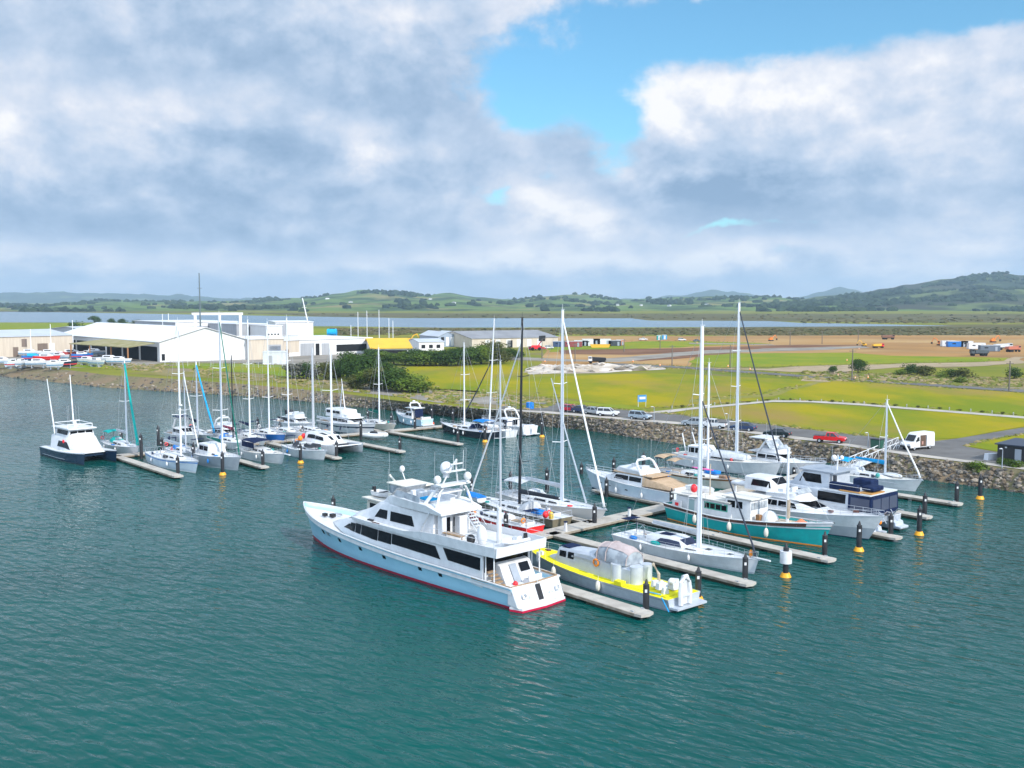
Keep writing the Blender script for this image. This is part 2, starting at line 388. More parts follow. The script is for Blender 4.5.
yardm = M('gravel_yard', (.30, .27, .23), .95, c2=(.22, .20, .17), sc=.1, det=6)
sandm = M('stockpile_gravel', (.58, .52, .46), .95, c2=(.40, .34, .27), sc=.12, det=8, lo=.4, hi=.6, bump=1, bsc=.6)
tanm = M('earthworks_clay', (.37, .205, .075), .95, c2=(.26, .15, .06), sc=.03, det=8, c3=(.42, .27, .12), sc3=.015, stretch=(.5, 1, 1))
brownm = M('dark_topsoil', (.15, .075, .045), .95, c2=(.22, .12, .07), sc=.06, det=6, stretch=(.5, 1, 1))
mangm = M('mangrove_flat', (.115, .10, .042), .95, c2=(.15, .125, .06), sc=.012, det=8, c3=(.08, .085, .03), sc3=.02, stretch=(.5, 1, 1))
roadm = M('asphalt', (.125, .12, .115), .9, c2=(.17, .165, .16), sc=.25, det=8, lo=.35, hi=.65)
pathm = M('crusher_path', (.46, .42, .37), .9, c2=(.38, .35, .31), sc=.3, det=6)
trackm = M('dirt_track', (.38, .29, .19), .95, c2=(.30, .24, .15), sc=.15, det=6)
lakem = M('estuary_water', (.10, .17, .22), .25, c2=(.13, .20, .25), sc=.004, det=3, spec=.6)
patch('mangrove_flat', [(330, 335), (330, 328.5), (420, 328), (660, 328.2), (830, 325.5), (1100, 324), (1100, 337), (860, 336), (700, 335), (560, 334)], mangm, 1)
patch('mangrove_flat', [(600, 322), (640, 320), (900, 322.5), (1100, 323), (1100, 314), (600, 313.5), (-50, 312), (-50, 310.5), (200, 311.5), (330, 317), (500, 318.8)], mangm, 1)
patch('estuary', [(-120, 322.3), (-120, 310.8), (60, 312.2), (250, 315.5), (400, 318), (630, 318.3), (650, 320.5), (770, 321), (800, 322.8), (955, 325.7), (830, 326.6), (700, 327.2), (440, 327.6), (300, 326), (150, 322.6)], lakem, 2, jit=.002)
patch('field', [(-120, 335), (-120, 322.8), (140, 323), (180, 327), (330, 328.5), (340, 336), (150, 338)], lushm, 1)
patch('field', [(390, 335), (560, 336.5), (560, 333), (390, 333.5)], lushm, 3)
patch('earthworks', [(548, 341), (560, 336), (700, 336), (860, 335.3), (1100, 335.5), (1100, 366), (1000, 362), (880, 357.5), (700, 352), (690, 366), (540, 365), (545, 356)], tanm, 2)
patch('field', [(548, 347), (640, 341.5), (700, 341), (770, 343.5), (660, 348), (548, 352)], lushm, 3)
patch('topsoil', [(560, 354), (560, 350), (690, 348), (800, 344.8), (870, 345.2), (740, 349.5), (690, 352), (630, 355)], brownm, 4)
patch('topsoil', [(625, 359), (700, 354), (740, 352.3), (700, 357), (640, 361.5)], brownm, 4)
patch('haul_road', [(400, 355), (420, 353), (590, 360), (700, 350.5), (780, 348.5), (862, 346), (864, 348), (790, 351), (702, 354), (620, 362), (560, 361.5), (500, 360)], yardm, 5)
patch('haul_road', [(690, 343.8), (690, 342.8), (775, 344.5), (775, 345.7)], yardm, 5)
patch('field', [(690, 362), (705, 355.5), (760, 353.5), (850, 352.5), (890, 356), (1010, 358), (1008, 361), (900, 363.5), (800, 366), (720, 368)], lushm, 6)
patch('dirt_track', [(690, 367.5), (770, 369), (800, 366.5), (900, 364), (1000, 361.5), (1012, 357), (1020, 357), (1022, 363), (990, 366), (900, 367.5), (850, 371), (825, 376), (830, 382), (800, 381), (820, 372), (790, 372)], trackm, 7)
patch('gravel_pad', [(522, 374), (540, 366), (600, 364.5), (660, 367.5), (655, 370), (600, 373)], sandm, 6, jit=.012)
patch('grass', [(395, 374), (420, 362), (520, 362), (530, 377), (660, 373), (870, 383), (1100, 398), (1100, 440), (1024, 426), (860, 402), (773, 399), (690, 406), (640, 409), (560, 398), (500, 394), (430, 390)], lawnm, 3)
patch('lawn', [(668, 411.5), (700, 409.5), (773, 403), (860, 406.5), (1024, 419.5), (1100, 428), (1100, 437), (1024, 427), (957, 438.6), (903, 440), (853, 434.5), (800, 428.5), (747, 422), (700, 416.5)], lawnm, 4, jit=.0015)
patch('lawn', [(966, 446.5), (985, 441), (1024, 434.5), (1100, 444), (1100, 466), (1024, 456), (996, 451.5)], lawnm, 4, jit=.0015)
patch('road', [(500, 409.5), (500, 404), (560, 403.2), (600, 408), (648, 412.5), (700, 417), (747, 422.2), (800, 428.8), (853, 435), (903, 440.3), (935, 441.5), (957, 438.9), (1024, 427.6), (1100, 417), (1100, 424), (1024, 433.8), (985, 440.5), (966, 447), (995, 452), (1024, 456.5), (1150, 474), (1150, 484), (1024, 467.5), (912, 453.5), (812, 438.5), (677, 422), (577, 413.5), (547, 411.3)], roadm, 6, jit=.0006)
patch('footpath', [(480, 408.8), (547, 411.6), (577, 414), (677, 422.3), (812, 438.8), (912, 453.7), (1024, 467.8), (1150, 484.5), (1150, 487.5), (1024, 470.2), (912, 456.2), (809, 441.2), (677, 424.7), (577, 416.2), (547, 413.7), (480, 409.3)], pathm, 8, jit=.0003)
patch('footpath', [(640, 413), (665, 410.5), (690, 408), (773, 400.5), (810, 400.8), (860, 403.8), (1024, 416.8), (1100, 423), (1100, 425), (1024, 418.8), (860, 405.6), (810, 402.6), (773, 402.3), (690, 410), (665, 413.5)], pathm, 7, jit=.0004)
patch('road', [(600, 363), (640, 364.2), (690, 367), (850, 378.7), (1024, 390), (1150, 398.5), (1150, 401.5), (1024, 392.7), (850, 380.8), (690, 369), (640, 366.2), (600, 365)], roadm, 8, jit=.0004)
patch('dirt_track', [(690, 400), (760, 394), (800, 386), (822, 380.6), (834, 380.8), (800, 388.5), (770, 396), (690, 402.5)], M('worn_grass_track', (.25, .22, .07), .95, c2=(.20, .2, .04), sc=.1), 5)
patch('rough_verge', [(800, 376), (850, 372.5), (1100, 381), (1100, 394), (1024, 389.5), (900, 381), (835, 377.5)], wastem, 4)
patch('waterfront', [(-400, 341), (-150, 352), (0, 361), (60, 365), (160, 372), (256, 380), (340, 390), (430, 401), (500, 408.8), (560, 410), (560, 400), (480, 392), (420, 388), (300, 378), (230, 368), (120, 362), (0, 356), (-150, 350)], wastem, 3)
patch('yard', [(-150, 349), (0, 357), (20, 366.5), (75, 368), (130, 367), (165, 363), (250, 363), (300, 368), (345, 362), (430, 350), (430, 341), (250, 335), (0, 345), (-150, 346)], yardm, 4)
patch('grass_verge', [(168, 367), (190, 364), (255, 364), (345, 369), (350, 377), (300, 377), (220, 372)], lushm, 6)
patch('grass_verge', [(15, 363), (60, 363.5), (112, 366), (125, 370), (60, 367)], lushm, 6)
patch('grass_verge', [(120, 373), (170, 370), (260, 376.5), (330, 384.5), (250, 381)], M('sparse_grass', (.20, .18, .05), .95, c2=(.25, .20, .11), sc=.08, det=8), 5, jit=.008)
patch('paved_lot', [(345, 391), (360, 387), (440, 391), (545, 402), (545, 407), (440, 402.5)], yardm, 5)
patch('grass', [(556, 403.5), (560, 401.5), (640, 406), (648, 411)], lushm, 5)

# hills, each ridge a real terrain mesh with its own distance
def ridge(name, prof, d0, d1, base_py, m, rough, nx=150, ny=26, sp=.0011, back=.35, seed=0):
    xs0, xs1 = prof[0][0], prof[-1][0]; mb = MB(); rows = []
    for j in range(ny+4):
        s = j/(ny-1); row = []
        d = d0+(d1-d0)*s
        for i in range(nx):
            px = xs0+(xs1-xs0)*i/(nx-1)
            for k in range(len(prof)-1):
                if prof[k][0] <= px <= prof[k+1][0]: break
            t = (px-prof[k][0])/(prof[k+1][0]-prof[k][0]); t = t*t*(3-2*t)
            py = prof[k][1]+(prof[k+1][1]-prof[k][1])*t
            zc = ZY(py, d1)-LZ
            X = XY(px, d)
            f = min(s, 1); f = f*f*(3-2*f) if s <= 1 else 1-(s-1)*back/.15
            f = .55*f+.45*min(s, 1) if s <= 1 else f
            nn = noise.fractal(Vector((X*sp, d*sp, seed)), 1, 2, 5)
            z = max(zc, 4)*f*(1+.42*nn*(1-min(s, 1)**6)) + rough*noise.fractal(Vector((X*.006, d*.006, seed+5)), 1, 2, 3)*min(1, s*3)
            row.append((X, d, LZ-.5+z*min(1, s*8)))
        rows.append(row)
    mb.loft(rows, closed=False, c0=False, c1=False)
    return struct(name, mb, m), rows
pasture = M('hill_pasture', (.12, .18, .04), .95, c2=(.045, .075, .025), sc=.006, det=10, lo=.46, hi=.56, c3=(.23, .20, .075), sc3=.004, lo3=.54, hi3=.62)
forest = M('forested_hill', (.035, .055, .022), .95, c2=(.06, .085, .03), sc=.004, det=8, c3=(.14, .17, .045), sc3=.0022, lo3=.58, hi3=.63)
ridge('mountains', [(-300, 290), (-100, 292), (0, 293.5), (60, 292.5), (120, 294), (180, 296), (240, 299), (300, 300), (560, 299.5), (640, 299), (680, 295.5), (700, 291.5), (714, 288.8), (728, 292), (745, 293.5), (775, 297.5), (800, 297), (822, 292.5), (842, 286.8), (856, 290.5), (875, 297), (1024, 299), (1300, 297)], 7600, 9300, 305, forest, 22, nx=300, ny=14, sp=.0006, seed=3)
_, NR = ridge('hills', [(-300, 309), (0, 309), (40, 306), (70, 302), (110, 300), (160, 301.5), (230, 301), (280, 299), (310, 297.5), (335, 293.5), (365, 290.8), (395, 291.8), (430, 296), (450, 294.5), (480, 297.5), (510, 299.5), (545, 296), (575, 295), (620, 298.5), (660, 299), (700, 297), (760, 298), (830, 301), (900, 302), (1100, 300)], 2050, 4000, 316, pasture, 7, nx=300, sp=.0016, seed=1)
_, RR = ridge('hills', [(700, 308), (760, 302), (800, 299), (830, 296), (860, 293.5), (885, 289.5), (910, 285), (940, 280), (962, 277.5), (985, 274.5), (1005, 274), (1030, 276), (1100, 283), (1300, 290)], 2150, 3700, 315, M('half_wooded_hill', (.028, .045, .02), .95, c2=(.12, .15, .045), sc=.0045, det=9, lo=.49, hi=.56, c3=(.05, .05, .03), sc3=.003, lo3=.5, hi3=.6), 9, nx=150, sp=.0014, seed=2)
treem = [M('far_bush_dark', (.018, .032, .016), .95), M('far_bush_mid', (.035, .055, .022), .95), M('far_scrub_olive', (.11, .095, .038), .95, c2=(.075, .078, .026), sc=.05), M('far_scrub_brown', (.085, .075, .03), .95, c2=(.13, .105, .05), sc=.04)]
ht = [MB(), MB()]
rr = random.Random(5)
for rows, cnt, thr in ((NR, 11000, .26), (RR, 6000, .12)):
    for k in range(cnt):
        j = rr.randrange(0, len(rows)-5); i = rr.randrange(len(rows[0])-1); p = Vector(rows[j][i]).lerp(Vector(rows[j+1][i+1]), rr.random())
        if abs(p.x/p.y) > .62: continue
        if noise.fractal(Vector((p.x*.004, p.y*.0028, 9)), 1, 2, 4) < thr and rr.random() > .012: continue
        s = rr.uniform(5, 11)
        lump(ht[rr.random() < .4], p+Vector((0, 0, s*.25)), (s*1.2, s, s*.75), .35, rr)
for q, m in zip(ht, treem[:2]): struct('hill_trees', q, m, 'stuff', smooth=False, recalc=False)
ms = [MB(), MB()]
def inpoly(x, y, p):
    c = False
    for i in range(len(p)):
        (x1, y1), (x2, y2) = p[i-1], p[i]
        if (y1 > y) != (y2 > y) and x < (x2-x1)*(y-y1)/(y2-y1)+x1: c = not c
    return c
for k in range(2600):                                  # mangrove scrub round the estuary
    y = rr.uniform(328, 335.5); x = rr.uniform(330, 1060)
    if k % 5 == 0: y = rr.uniform(313.5, 323.5); x = rr.uniform(635, 1060) if y > 318.5 else rr.uniform(-40, 1060)
    if k % 5 == 0 and y > 319.5 and x < 800: continue
    if k % 5 and y < 330+.5*noise.noise(Vector((x*.03, 0, 0))) and x < 900 and y < 328.6: continue
    if k % 5 == 0 and x < 420 and y > 310+x*.018: continue
    p = L(x, y); s = rr.uniform(.5, 1.3)*(1 if y > 325 else 1.8)
    lump(ms[rr.random() < .5], p+Vector((0, 0, s*.2)), (s*1.7, s*1.5, s*.62), .35, rr)
for q, m in zip(ms, treem[2:]): struct('mangrove_scrub', q, m, 'stuff', smooth=False, recalc=False)
# the tipped heaps of the gravel stockpile
gh = MB()
for k in range(170):
    x, y = rr.uniform(530, 655), rr.uniform(366, 373.5)
    if inpoly(x, y, [(524, 373.5), (540, 366.5), (600, 365.5), (655, 368), (650, 370), (600, 372.5)]):
        s_ = rr.uniform(1.2, 3.2); lump(gh, L(x, y), (s_*1.3, s_, s_*.32), .3, rr)
struct('gravel_heaps', gh, sandm, 'stuff', recalc=False)
# weeds and tussocks that roughen the edges of the ground patches
tf = [MB(), MB(), MB()]
def tuft(px, py, a=.35, b=.9):
    q = L(px, py); k = rr.uniform(a, b)
    lump(tf[rr.randrange(3)], q, (k*rr.uniform(.9, 1.6), k*rr.uniform(.8, 1.2), k*.42), .4, rr)
WF = [(-20, 360), (60, 366), (160, 372.5), (256, 380.5), (340, 390.5), (430, 401.5), (540, 411), (560, 402), (480, 393), (420, 389), (300, 379), (230, 369), (120, 363), (0, 357)]
n_ = 0
while n_ < 1500:
    x, y = rr.uniform(-20, 560), rr.uniform(357, 412)
    if inpoly(x, y, WF) and noise.noise(Vector((x*.03, y*.12, 4))) > -.1: tuft(x, y); n_ += 1
for k in range(900): x = rr.uniform(800, 1060); tuft(x, 372.5+(x-850)*.036+rr.uniform(0, 9), .4, 1.1)
for line, cnt, sp in (([(560, 403), (600, 407.6), (648, 412.2), (700, 416.7), (747, 421.8), (800, 428.4), (853, 434.6), (903, 440)], 420, .5), ([(966, 446.4), (985, 440.8), (1024, 434.2)], 90, .4), ([(600, 362.8), (690, 366.8), (850, 378.5), (1024, 389.8)], 260, .5), ([(600, 365.4), (690, 369.3), (850, 381.2), (1024, 393)], 260, .5), ([(395, 374), (420, 388), (480, 393), (500, 394), (560, 398)], 300, 1.6), ([(690, 400), (760, 394), (800, 386)], 120, 1.2), ([(548, 341), (700, 341.2), (770, 343.5)], 160, .8), ([(720, 368), (800, 366), (900, 363.5), (1010, 359)], 200, .8), ([(168, 364), (255, 364), (345, 369)], 160, .8), ([(640, 408.8), (690, 405.8), (773, 399.6), (860, 402.6), (1024, 415.6)], 200, .25)):
    for k in range(cnt):
        t = rr.random()*(len(line)-1); i = int(t); f = t-i; tuft(line[i][0]+(line[i+1][0]-line[i][0])*f, line[i][1]+(line[i+1][1]-line[i][1])*f+rr.gauss(0, sp), .2, .55)
for q, m in zip(tf, (M('tuft_green', (.13, .15, .03), .95), M('tuft_straw', (.27, .21, .10), .95), M('tuft_olive', (.16, .155, .035), .95))): struct('grass_tufts', q, m, 'stuff', smooth=False, recalc=False)
# the air: one even volume round camera and scene
hzm = bpy.data.materials.new('haze_air'); hzm.use_nodes = True; n = hzm.node_tree
n.nodes.remove(n.nodes['Principled BSDF']); pv = n.nodes.new('ShaderNodeVolumePrincipled')
pv.inputs['Color'].default_value = (.60, .82, 1, 1); pv.inputs['Density'].default_value = .00011; pv.inputs['Anisotropy'].default_value = .1
n.links.new(pv.outputs[0], n.nodes['Material Output'].inputs['Volume'])
hb = MB().box((0, 5650, 130), (20000, 12000, 280)); ho = struct('haze', hb, hzm, 'stuff', smooth=False)
# ------------------------------------------------------------------ boats
class Hull:
    # lofted hull in local axes: x forward, origin at the waterline amidships
    def __init__(s, L_, B, fs, fm, fb, over=.8, rake=0.0, sw=.75, p=2.3, draft=.6, flare=.8, bul=0.05, full=.42, n=16, fine=1.0):
        s.L, s.B, s.bul, s.n = L_, B, bul, n; s.draft = draft; s.S = []
        for i in range(n+1):
            t = i/n; t = 1-(1-t)**1.25
            f = sw+(1-sw)*math.sin(min(t/full, 1)*math.pi/2) if t < full else max(0, 1-((t-full)/(1-full))**p)
            fw = (sw*.92+(1-sw*.92)*math.sin(min(t/full, 1)*math.pi/2) if t < full else max(0, 1-((t-full)/(1-full))**(p*.72)))*(flare+(1-flare)*.6*(1-t))
            z = fm+(fs-fm)*max(0, 1-t/.5)**2+(fb-fm)*max(0, (t-.35)/.65)**1.7
            xw = -L_/2+L_*t
            xs = xw+over*max(0, (t-.55)/.45)**1.5-rake*max(0, 1-t/.12)
            s.S.append((t, xs, xw, B/2*f, B/2*fw*fine, z))
    def at(s, x):
        S = s.S
        for a, b in zip(S, S[1:]):
            if a[1] <= x <= b[1]:
                k = (x-a[1])/(b[1]-a[1]); return a[3]+(b[3]-a[3])*k, a[5]+(b[5]-a[5])*k
        return (S[0][3], S[0][5]) if x < S[0][1] else (S[-1][3], S[-1][5])
    def pt(s, i, side, h):                             # h: 0 waterline .. 1 sheer
        t, xs, xw, bs, bw, z = s.S[i]
        k = h; kk = max(h, 0)**1.35
        return Vector((xw+(xs-xw)*k, side*(bw+(bs-bw)*kk), z*h))
    def outer(s, y0=0):
        mb = MB(); rings = []
        for i, (t, xs, xw, bs, bw, z) in enumerate(s.S):
            kf = -s.draft*(1-.75*max(0, (t-.6)/.4)**2)
            half = [Vector((xw, bw*.02, kf)), Vector((xw, bw*.75, kf*.55))]+[s.pt(i, 1, h) for h in (0, .3, .65, 1)]
            r = [(p.x, y0-p.y, p.z) for p in reversed(half)]+[(p.x, y0+p.y, p.z) for p in half]
            rings.append(r)
        mb.loft(rings, closed=False, c0=True, c1=False); return mb
    def deckm(s, y0=0, i0=0, i1=None, inset=.03):
        mb = MB(); rings = []; i1 = s.n if i1 is None else i1
        for i in range(i0, i1+1):
            t, xs, xw, bs, bw, z = s.S[i]; b = max(bs-inset, .002); zz = z-s.bul; xx = xs-(.06 if i == s.n else 0)
            rings.append([(xx, y0-b, zz), (xx, y0-b*.5, zz+.02*s.B*.5), (xx, y0, zz+.035*s.B*.5), (xx, y0+b*.5, zz+.02*s.B*.5), (xx, y0+b, zz)])
        mb.loft(rings, closed=False, c0=False, c1=False); return mb
    def band(s, h0, h1, y0=0, off=.012, i0=0, i1=None, stern=True):
        mb = MB(); i1 = s.n if i1 is None else i1
        for side in (-1, 1):
            rings = []
            for i in range(i0, i1+1):
                a, b = s.pt(i, side, h0), s.pt(i, side, h1)
                for q in (a, b): q.y += side*off+y0
                if i == s.n:
                    a.x += off; b.x += off
                rings.append([tuple(a), tuple(b)])
            mb.loft(rings, closed=False, c0=False, c1=False)
        if stern and i0 == 0:
            q = [s.pt(0, -1, h0), s.pt(0, -1, h1), s.pt(0, 1, h1), s.pt(0, 1, h0)]
            mb.quad(*[(p.x-off, p.y+y0, p.z) for p in q])
        return mb
    def edge(s, i0=0, i1=None, dz=0, inset=0, side=1, y0=0):
        i1 = s.n if i1 is None else i1
        return [(x[1], y0+side*max(x[3]-inset, 0), x[5]+dz) for x in s.S[i0:i1+1]]
    def rail(s, h=.75, i0=0, i1=None, r=.02, inset=.08, mids=1, both=True, bow=True):
        mb = MB(); i1 = s.n if i1 is None else i1
        for side in (-1, 1):
            e = s.edge(i0, i1, -s.bul, inset, side)
            for m in range(mids+1):
                mb.tube([(p[0], p[1], p[2]+h*(m+1)/(mids+1)) for p in e], r, 4)
            for p in e: mb.tube([p, (p[0], p[1], p[2]+h)], r, 4)
        return mb
    def gunwale(s, r=.04, y0=0, i0=0, i1=None):
        mb = MB()
        for side in (-1, 1): mb.tube(s.edge(i0, i1, 0, 0, side, y0), r, 5)
        if i0 == 0: mb.tube([s.edge(0, 1, 0, 0, -1, y0)[0], s.edge(0, 1, 0, 0, 1, y0)[0]], r, 5)
        return mb

class House:
    # cabin lofted from stations (x, half width at base, half width at top, z base, z top), aft to fore
    def __init__(s, st, y0=0): s.st = st; s.y0 = y0
    def at(s, x):
        for a, b in zip(s.st, s.st[1:]):
            if a[0] <= x <= b[0]:
                k = (x-a[0])/(b[0]-a[0]) if b[0] > a[0] else 0; return [a[i]+(b[i]-a[i])*k for i in range(5)]
        return list(s.st[0] if x < s.st[0][0] else s.st[-1])
    def shell(s, rd=.1, crown=.05):
        mb = MB(); rings = []; S = []
        for a, b in zip(s.st, s.st[1:]):
            for k in range(4): S.append(tuple(a[i]+(b[i]-a[i])*k/4 for i in range(5)))
        S.append(tuple(s.st[-1]))
        for x, wb, wt, zb, zt in S:
            e = min(rd, (zt-zb)*.3, wt*.3); r = []
            for sg in (-1, 1):
                q = [(x, s.y0+sg*wb, zb), (x, s.y0+sg*wt, zt-e), (x, s.y0+sg*(wt-e), zt), (x, s.y0+sg*wt*.3, zt+crown)]
                r += q if sg < 0 else q[::-1]
            rings.append(r)
        mb.loft(rings); return mb
    def sp(s, x, f, side):
        x, wb, wt, zb, zt = s.at(x)
        return Vector((x, s.y0+side*(wb+(wt-wb)*f), zb+(zt-zb)*f))
    def win(s, x0, x1, f0, f1, side, sl0=0, sl1=0, n=3, off=.025, mb=None):
        mb = mb or MB()
        for k in range(n):
            a, b = k/n, (k+1)/n
            q = []
            for t, f, q0, q1 in ((a, f0, x0, x1), (b, f0, x0, x1), (b, f1, x0+sl0, x1+sl1), (a, f1, x0+sl0, x1+sl1)):
                q.append(s.sp(q0+(q1-q0)*t, f, side))
            mb.slab(*q, (0, side*off, 0))
        return mb
    def front(s, i, f0, f1, wf=.85, parts=3, gap=.06, off=.03, mb=None):   # panes on the slope between station i and i+1
        mb = mb or MB(); a, b = s.st[i], s.st[i+1]
        def P(f, y): return Vector((a[0]+(b[0]-a[0])*f, s.y0+y*(a[2]+(b[2]-a[2])*f), a[4]+(b[4]-a[4])*f))
        nrm = (P(1, 0)-P(0, 0)).cross(Vector((0, 1, 0))); nrm = nrm if nrm.z > 0 else -nrm
        if abs(nrm.z) < 1e-5: nrm = Vector((1 if b[0] >= a[0] and i > 0 else -1, 0, 0))
        nrm.normalize()
        for k in range(parts):
            y0, y1 = -wf+2*wf*k/parts+gap/2, -wf+2*wf*(k+1)/parts-gap/2
            mb.slab(P(f0, y0), P(f0, y1), P(f1, y1), P(f1, y0), nrm*(off+.05))
        return mb
    def wall(s, i, y0, y1, f0, f1, off, mb=None):      # pane on the flat end of station i
        mb = mb or MB(); x, wb, wt, zb, zt = s.st[i]
        z0, z1 = zb+(zt-zb)*f0, zb+(zt-zb)*f1
        mb.slab((x, s.y0+y0*wt, z0), (x, s.y0+y1*wt, z0), (x, s.y0+y1*wt, z1), (x, s.y0+y0*wt, z1), (off, 0, 0)); return mb

def fender(root, x, y, z, m=white, r=.16):
    f = MB().ball((x, y, z), (r, r, r*2.1), 8, 6); f.tube([(x, y, z+r*2), (x, y*.97, z+r*2+.5)], .02, 4)
    f.build('fender', m, root)
def place(px, py, Lw, ang, end='bow', dx=0, dy=0):    # boat centre from a waterline end seen at px, py
    p = G(px, py, 0); d = Vector((math.cos(R(ang)), math.sin(R(ang)), 0))
    return (p-d*(Lw/2) if end == 'bow' else p+d*(Lw/2))+Vector((dx, dy, 0))
def world(root, x, y, z):
    a = root.rotation_euler.z; c, s_ = math.cos(a), math.sin(a)
    return Vector((root.location.x+x*c-y*s_, root.location.y+x*s_+y*c, z))
OUT, IN = -49.5, 130.5
def mcol(loc, ang, px):                              # mast position along a hull so that it stands at column px
    d = Vector((math.cos(R(ang)), math.sin(R(ang)))); a = (px-512)/F
    return (a*loc.y-loc.x)/(d.x-a*d.y)

def rig(root, h, top_py, mx, mast=mastw, r=.13, boom=None, cover=greycanvas, genoa=None, genoaw=.14, H=None, spread=2, mizzen=None, rake=0, dzb=0, boomr=.22, radar=False, fs_top=.96, bowx=None):
    L_ = h.L; b, zd = h.at(mx); zd += dzb
    w = world(root, mx, 0, 0)
    zt = H or ZY(top_py, w.y); xt = mx+rake
    m = MB().tube([(mx, 0, zd-.2), (xt, 0, zt)], r*1.1, 8, r*.72).build('mast', mast, root)
    MB().tube([(xt, 0, zt), (xt-.02, 0, zt+.7)], .02, 4).tube([(xt-.25, 0, zt+.08), (xt+.35, 0, zt+.08)], .03, 4).build('masthead_gear', mast, m)
    for k in range(spread):
        zz = zd+(zt-zd)*(k+1)/(spread+1)*(.92 if spread > 1 else 1); q = mx+rake*(zz-zd)/(zt-zd)
        s_ = b*(.62-.1*k)
        MB().tube([(q-.35, -s_, zz+.12), (q, 0, zz), (q-.35, s_, zz+.12)], .045, 5).build('spreader', mast, m)
    wr = MB()
    for sg in (-1, 1):
        pts = [(mx-.25, sg*(b-.12), zd-.1)]
        for k in range(spread):
            zz = zd+(zt-zd)*(k+1)/(spread+1)*(.92 if spread > 1 else 1); pts.append((mx+rake*(zz-zd)/(zt-zd)-.35, sg*b*(.62-.1*k), zz+.12))
        pts.append((xt, 0, zt-.2)); wr.tube(pts, .018, 4)
        zz = zd+(zt-zd)*.5; wr.tube([(mx-.9, sg*(b-.15), zd-.1), (mx+rake*.5, 0, zz)], .016, 4)
    xs = h.S[0][1]; wr.tube([(xs+.1, 0, h.S[0][5]+.1), (xt, 0, zt)], .018, 4)
    xb = bowx if bowx is not None else h.S[-1][1]-.35; zb = h.S[-1][5]
    ft = (mx+rake*fs_top, 0, zd+(zt-zd)*fs_top)
    if genoa: MB().tube([(xb, 0, zb+.25), tuple(Vector((xb, 0, zb+.5)).lerp(Vector(ft), .06)), tuple(Vector((xb, 0, zb)).lerp(Vector(ft), .5)), tuple(Vector((xb, 0, zb)).lerp(Vector(ft), .96)), ft], genoaw, 6, genoaw*.45).build('furled_headsail', genoa, root)
    else: wr.tube([(xb, 0, zb), ft], .02, 4)
    wr.build('rigging', wire, root)
    if boom:
        zb_ = zd+boom[1]; bo = MB().tube([(mx-.1, 0, zb_), (mx-boom[0], 0, zb_+.18)], .09, 6).build('boom', mast if mast != mastb else mastb, root)
        rg = []
        for k in range(9):
            t = k/8; x = mx-.05-boom[0]*.97*t; rr_ = boomr*(1.15-.55*t)
            rg.append([(x, rr_*.75*math.cos(q*math.pi/4)*(1+.12*math.sin(k*5+q)), zb_+.16+.18*t+rr_*1.25*math.sin(q*math.pi/4)) for q in range(8)])
        MB().loft(rg).build('sail_cover', cover, bo)
    if radar: MB().ball((mx+.35, 0, zd+(zt-zd)*.38), (.3, .3, .16), 10, 6).build('radar_dome', white, m)
    return zt

def bimini(root, x0, x1, w, z0, z1, m, name='bimini', legs=True):
    rg = []
    for k in range(6):
        t = k/5; x = x0+(x1-x0)*t; e = .12*math.sin(t*math.pi)
        rg.append([(x, y*w, z1+e-.28*abs(y)**3+d) for d, ys in ((0, (-1, -.8, -.4, 0, .4, .8, 1)), (-.05, (1, .8, .4, 0, -.4, -.8, -1))) for y in ys])
    o = MB().loft(rg).build(name, m, root)
    if legs:
        f = MB()
        for sg in (-1, 1):
            for x in (x0+.1, (x0+x1)/2, x1-.1): f.tube([((x0+x1)/2, sg*w, z0), (x, sg*w, z1-.28)], .022, 4)
        f.build('frame', steel, o)
def dodger(root, x, w, z, m, h=.95, l=1.5):
    rg = []
    for k in range(6):
        t = k/5; xx = x-l*.5+l*t; hh = h*math.sin(math.pi*(.5+.5*t**1.6))**.6 if t < 1 else .02
        rg.append([(xx, w*math.cos(q*math.pi/6)*(1-.1*t), z+hh*math.sin(q*math.pi/6)) for q in range(7)])
    o = MB().loft(rg).build('spray_hood', m, root)
    MB().slab((x+l*.27, -w*.5, z+h*.48), (x+l*.27, w*.5, z+h*.48), (x+l*.12, w*.45, z+h*.84), (x+l*.12, -w*.45, z+h*.84), (.16, 0, .06)).build('window', clearg, o)

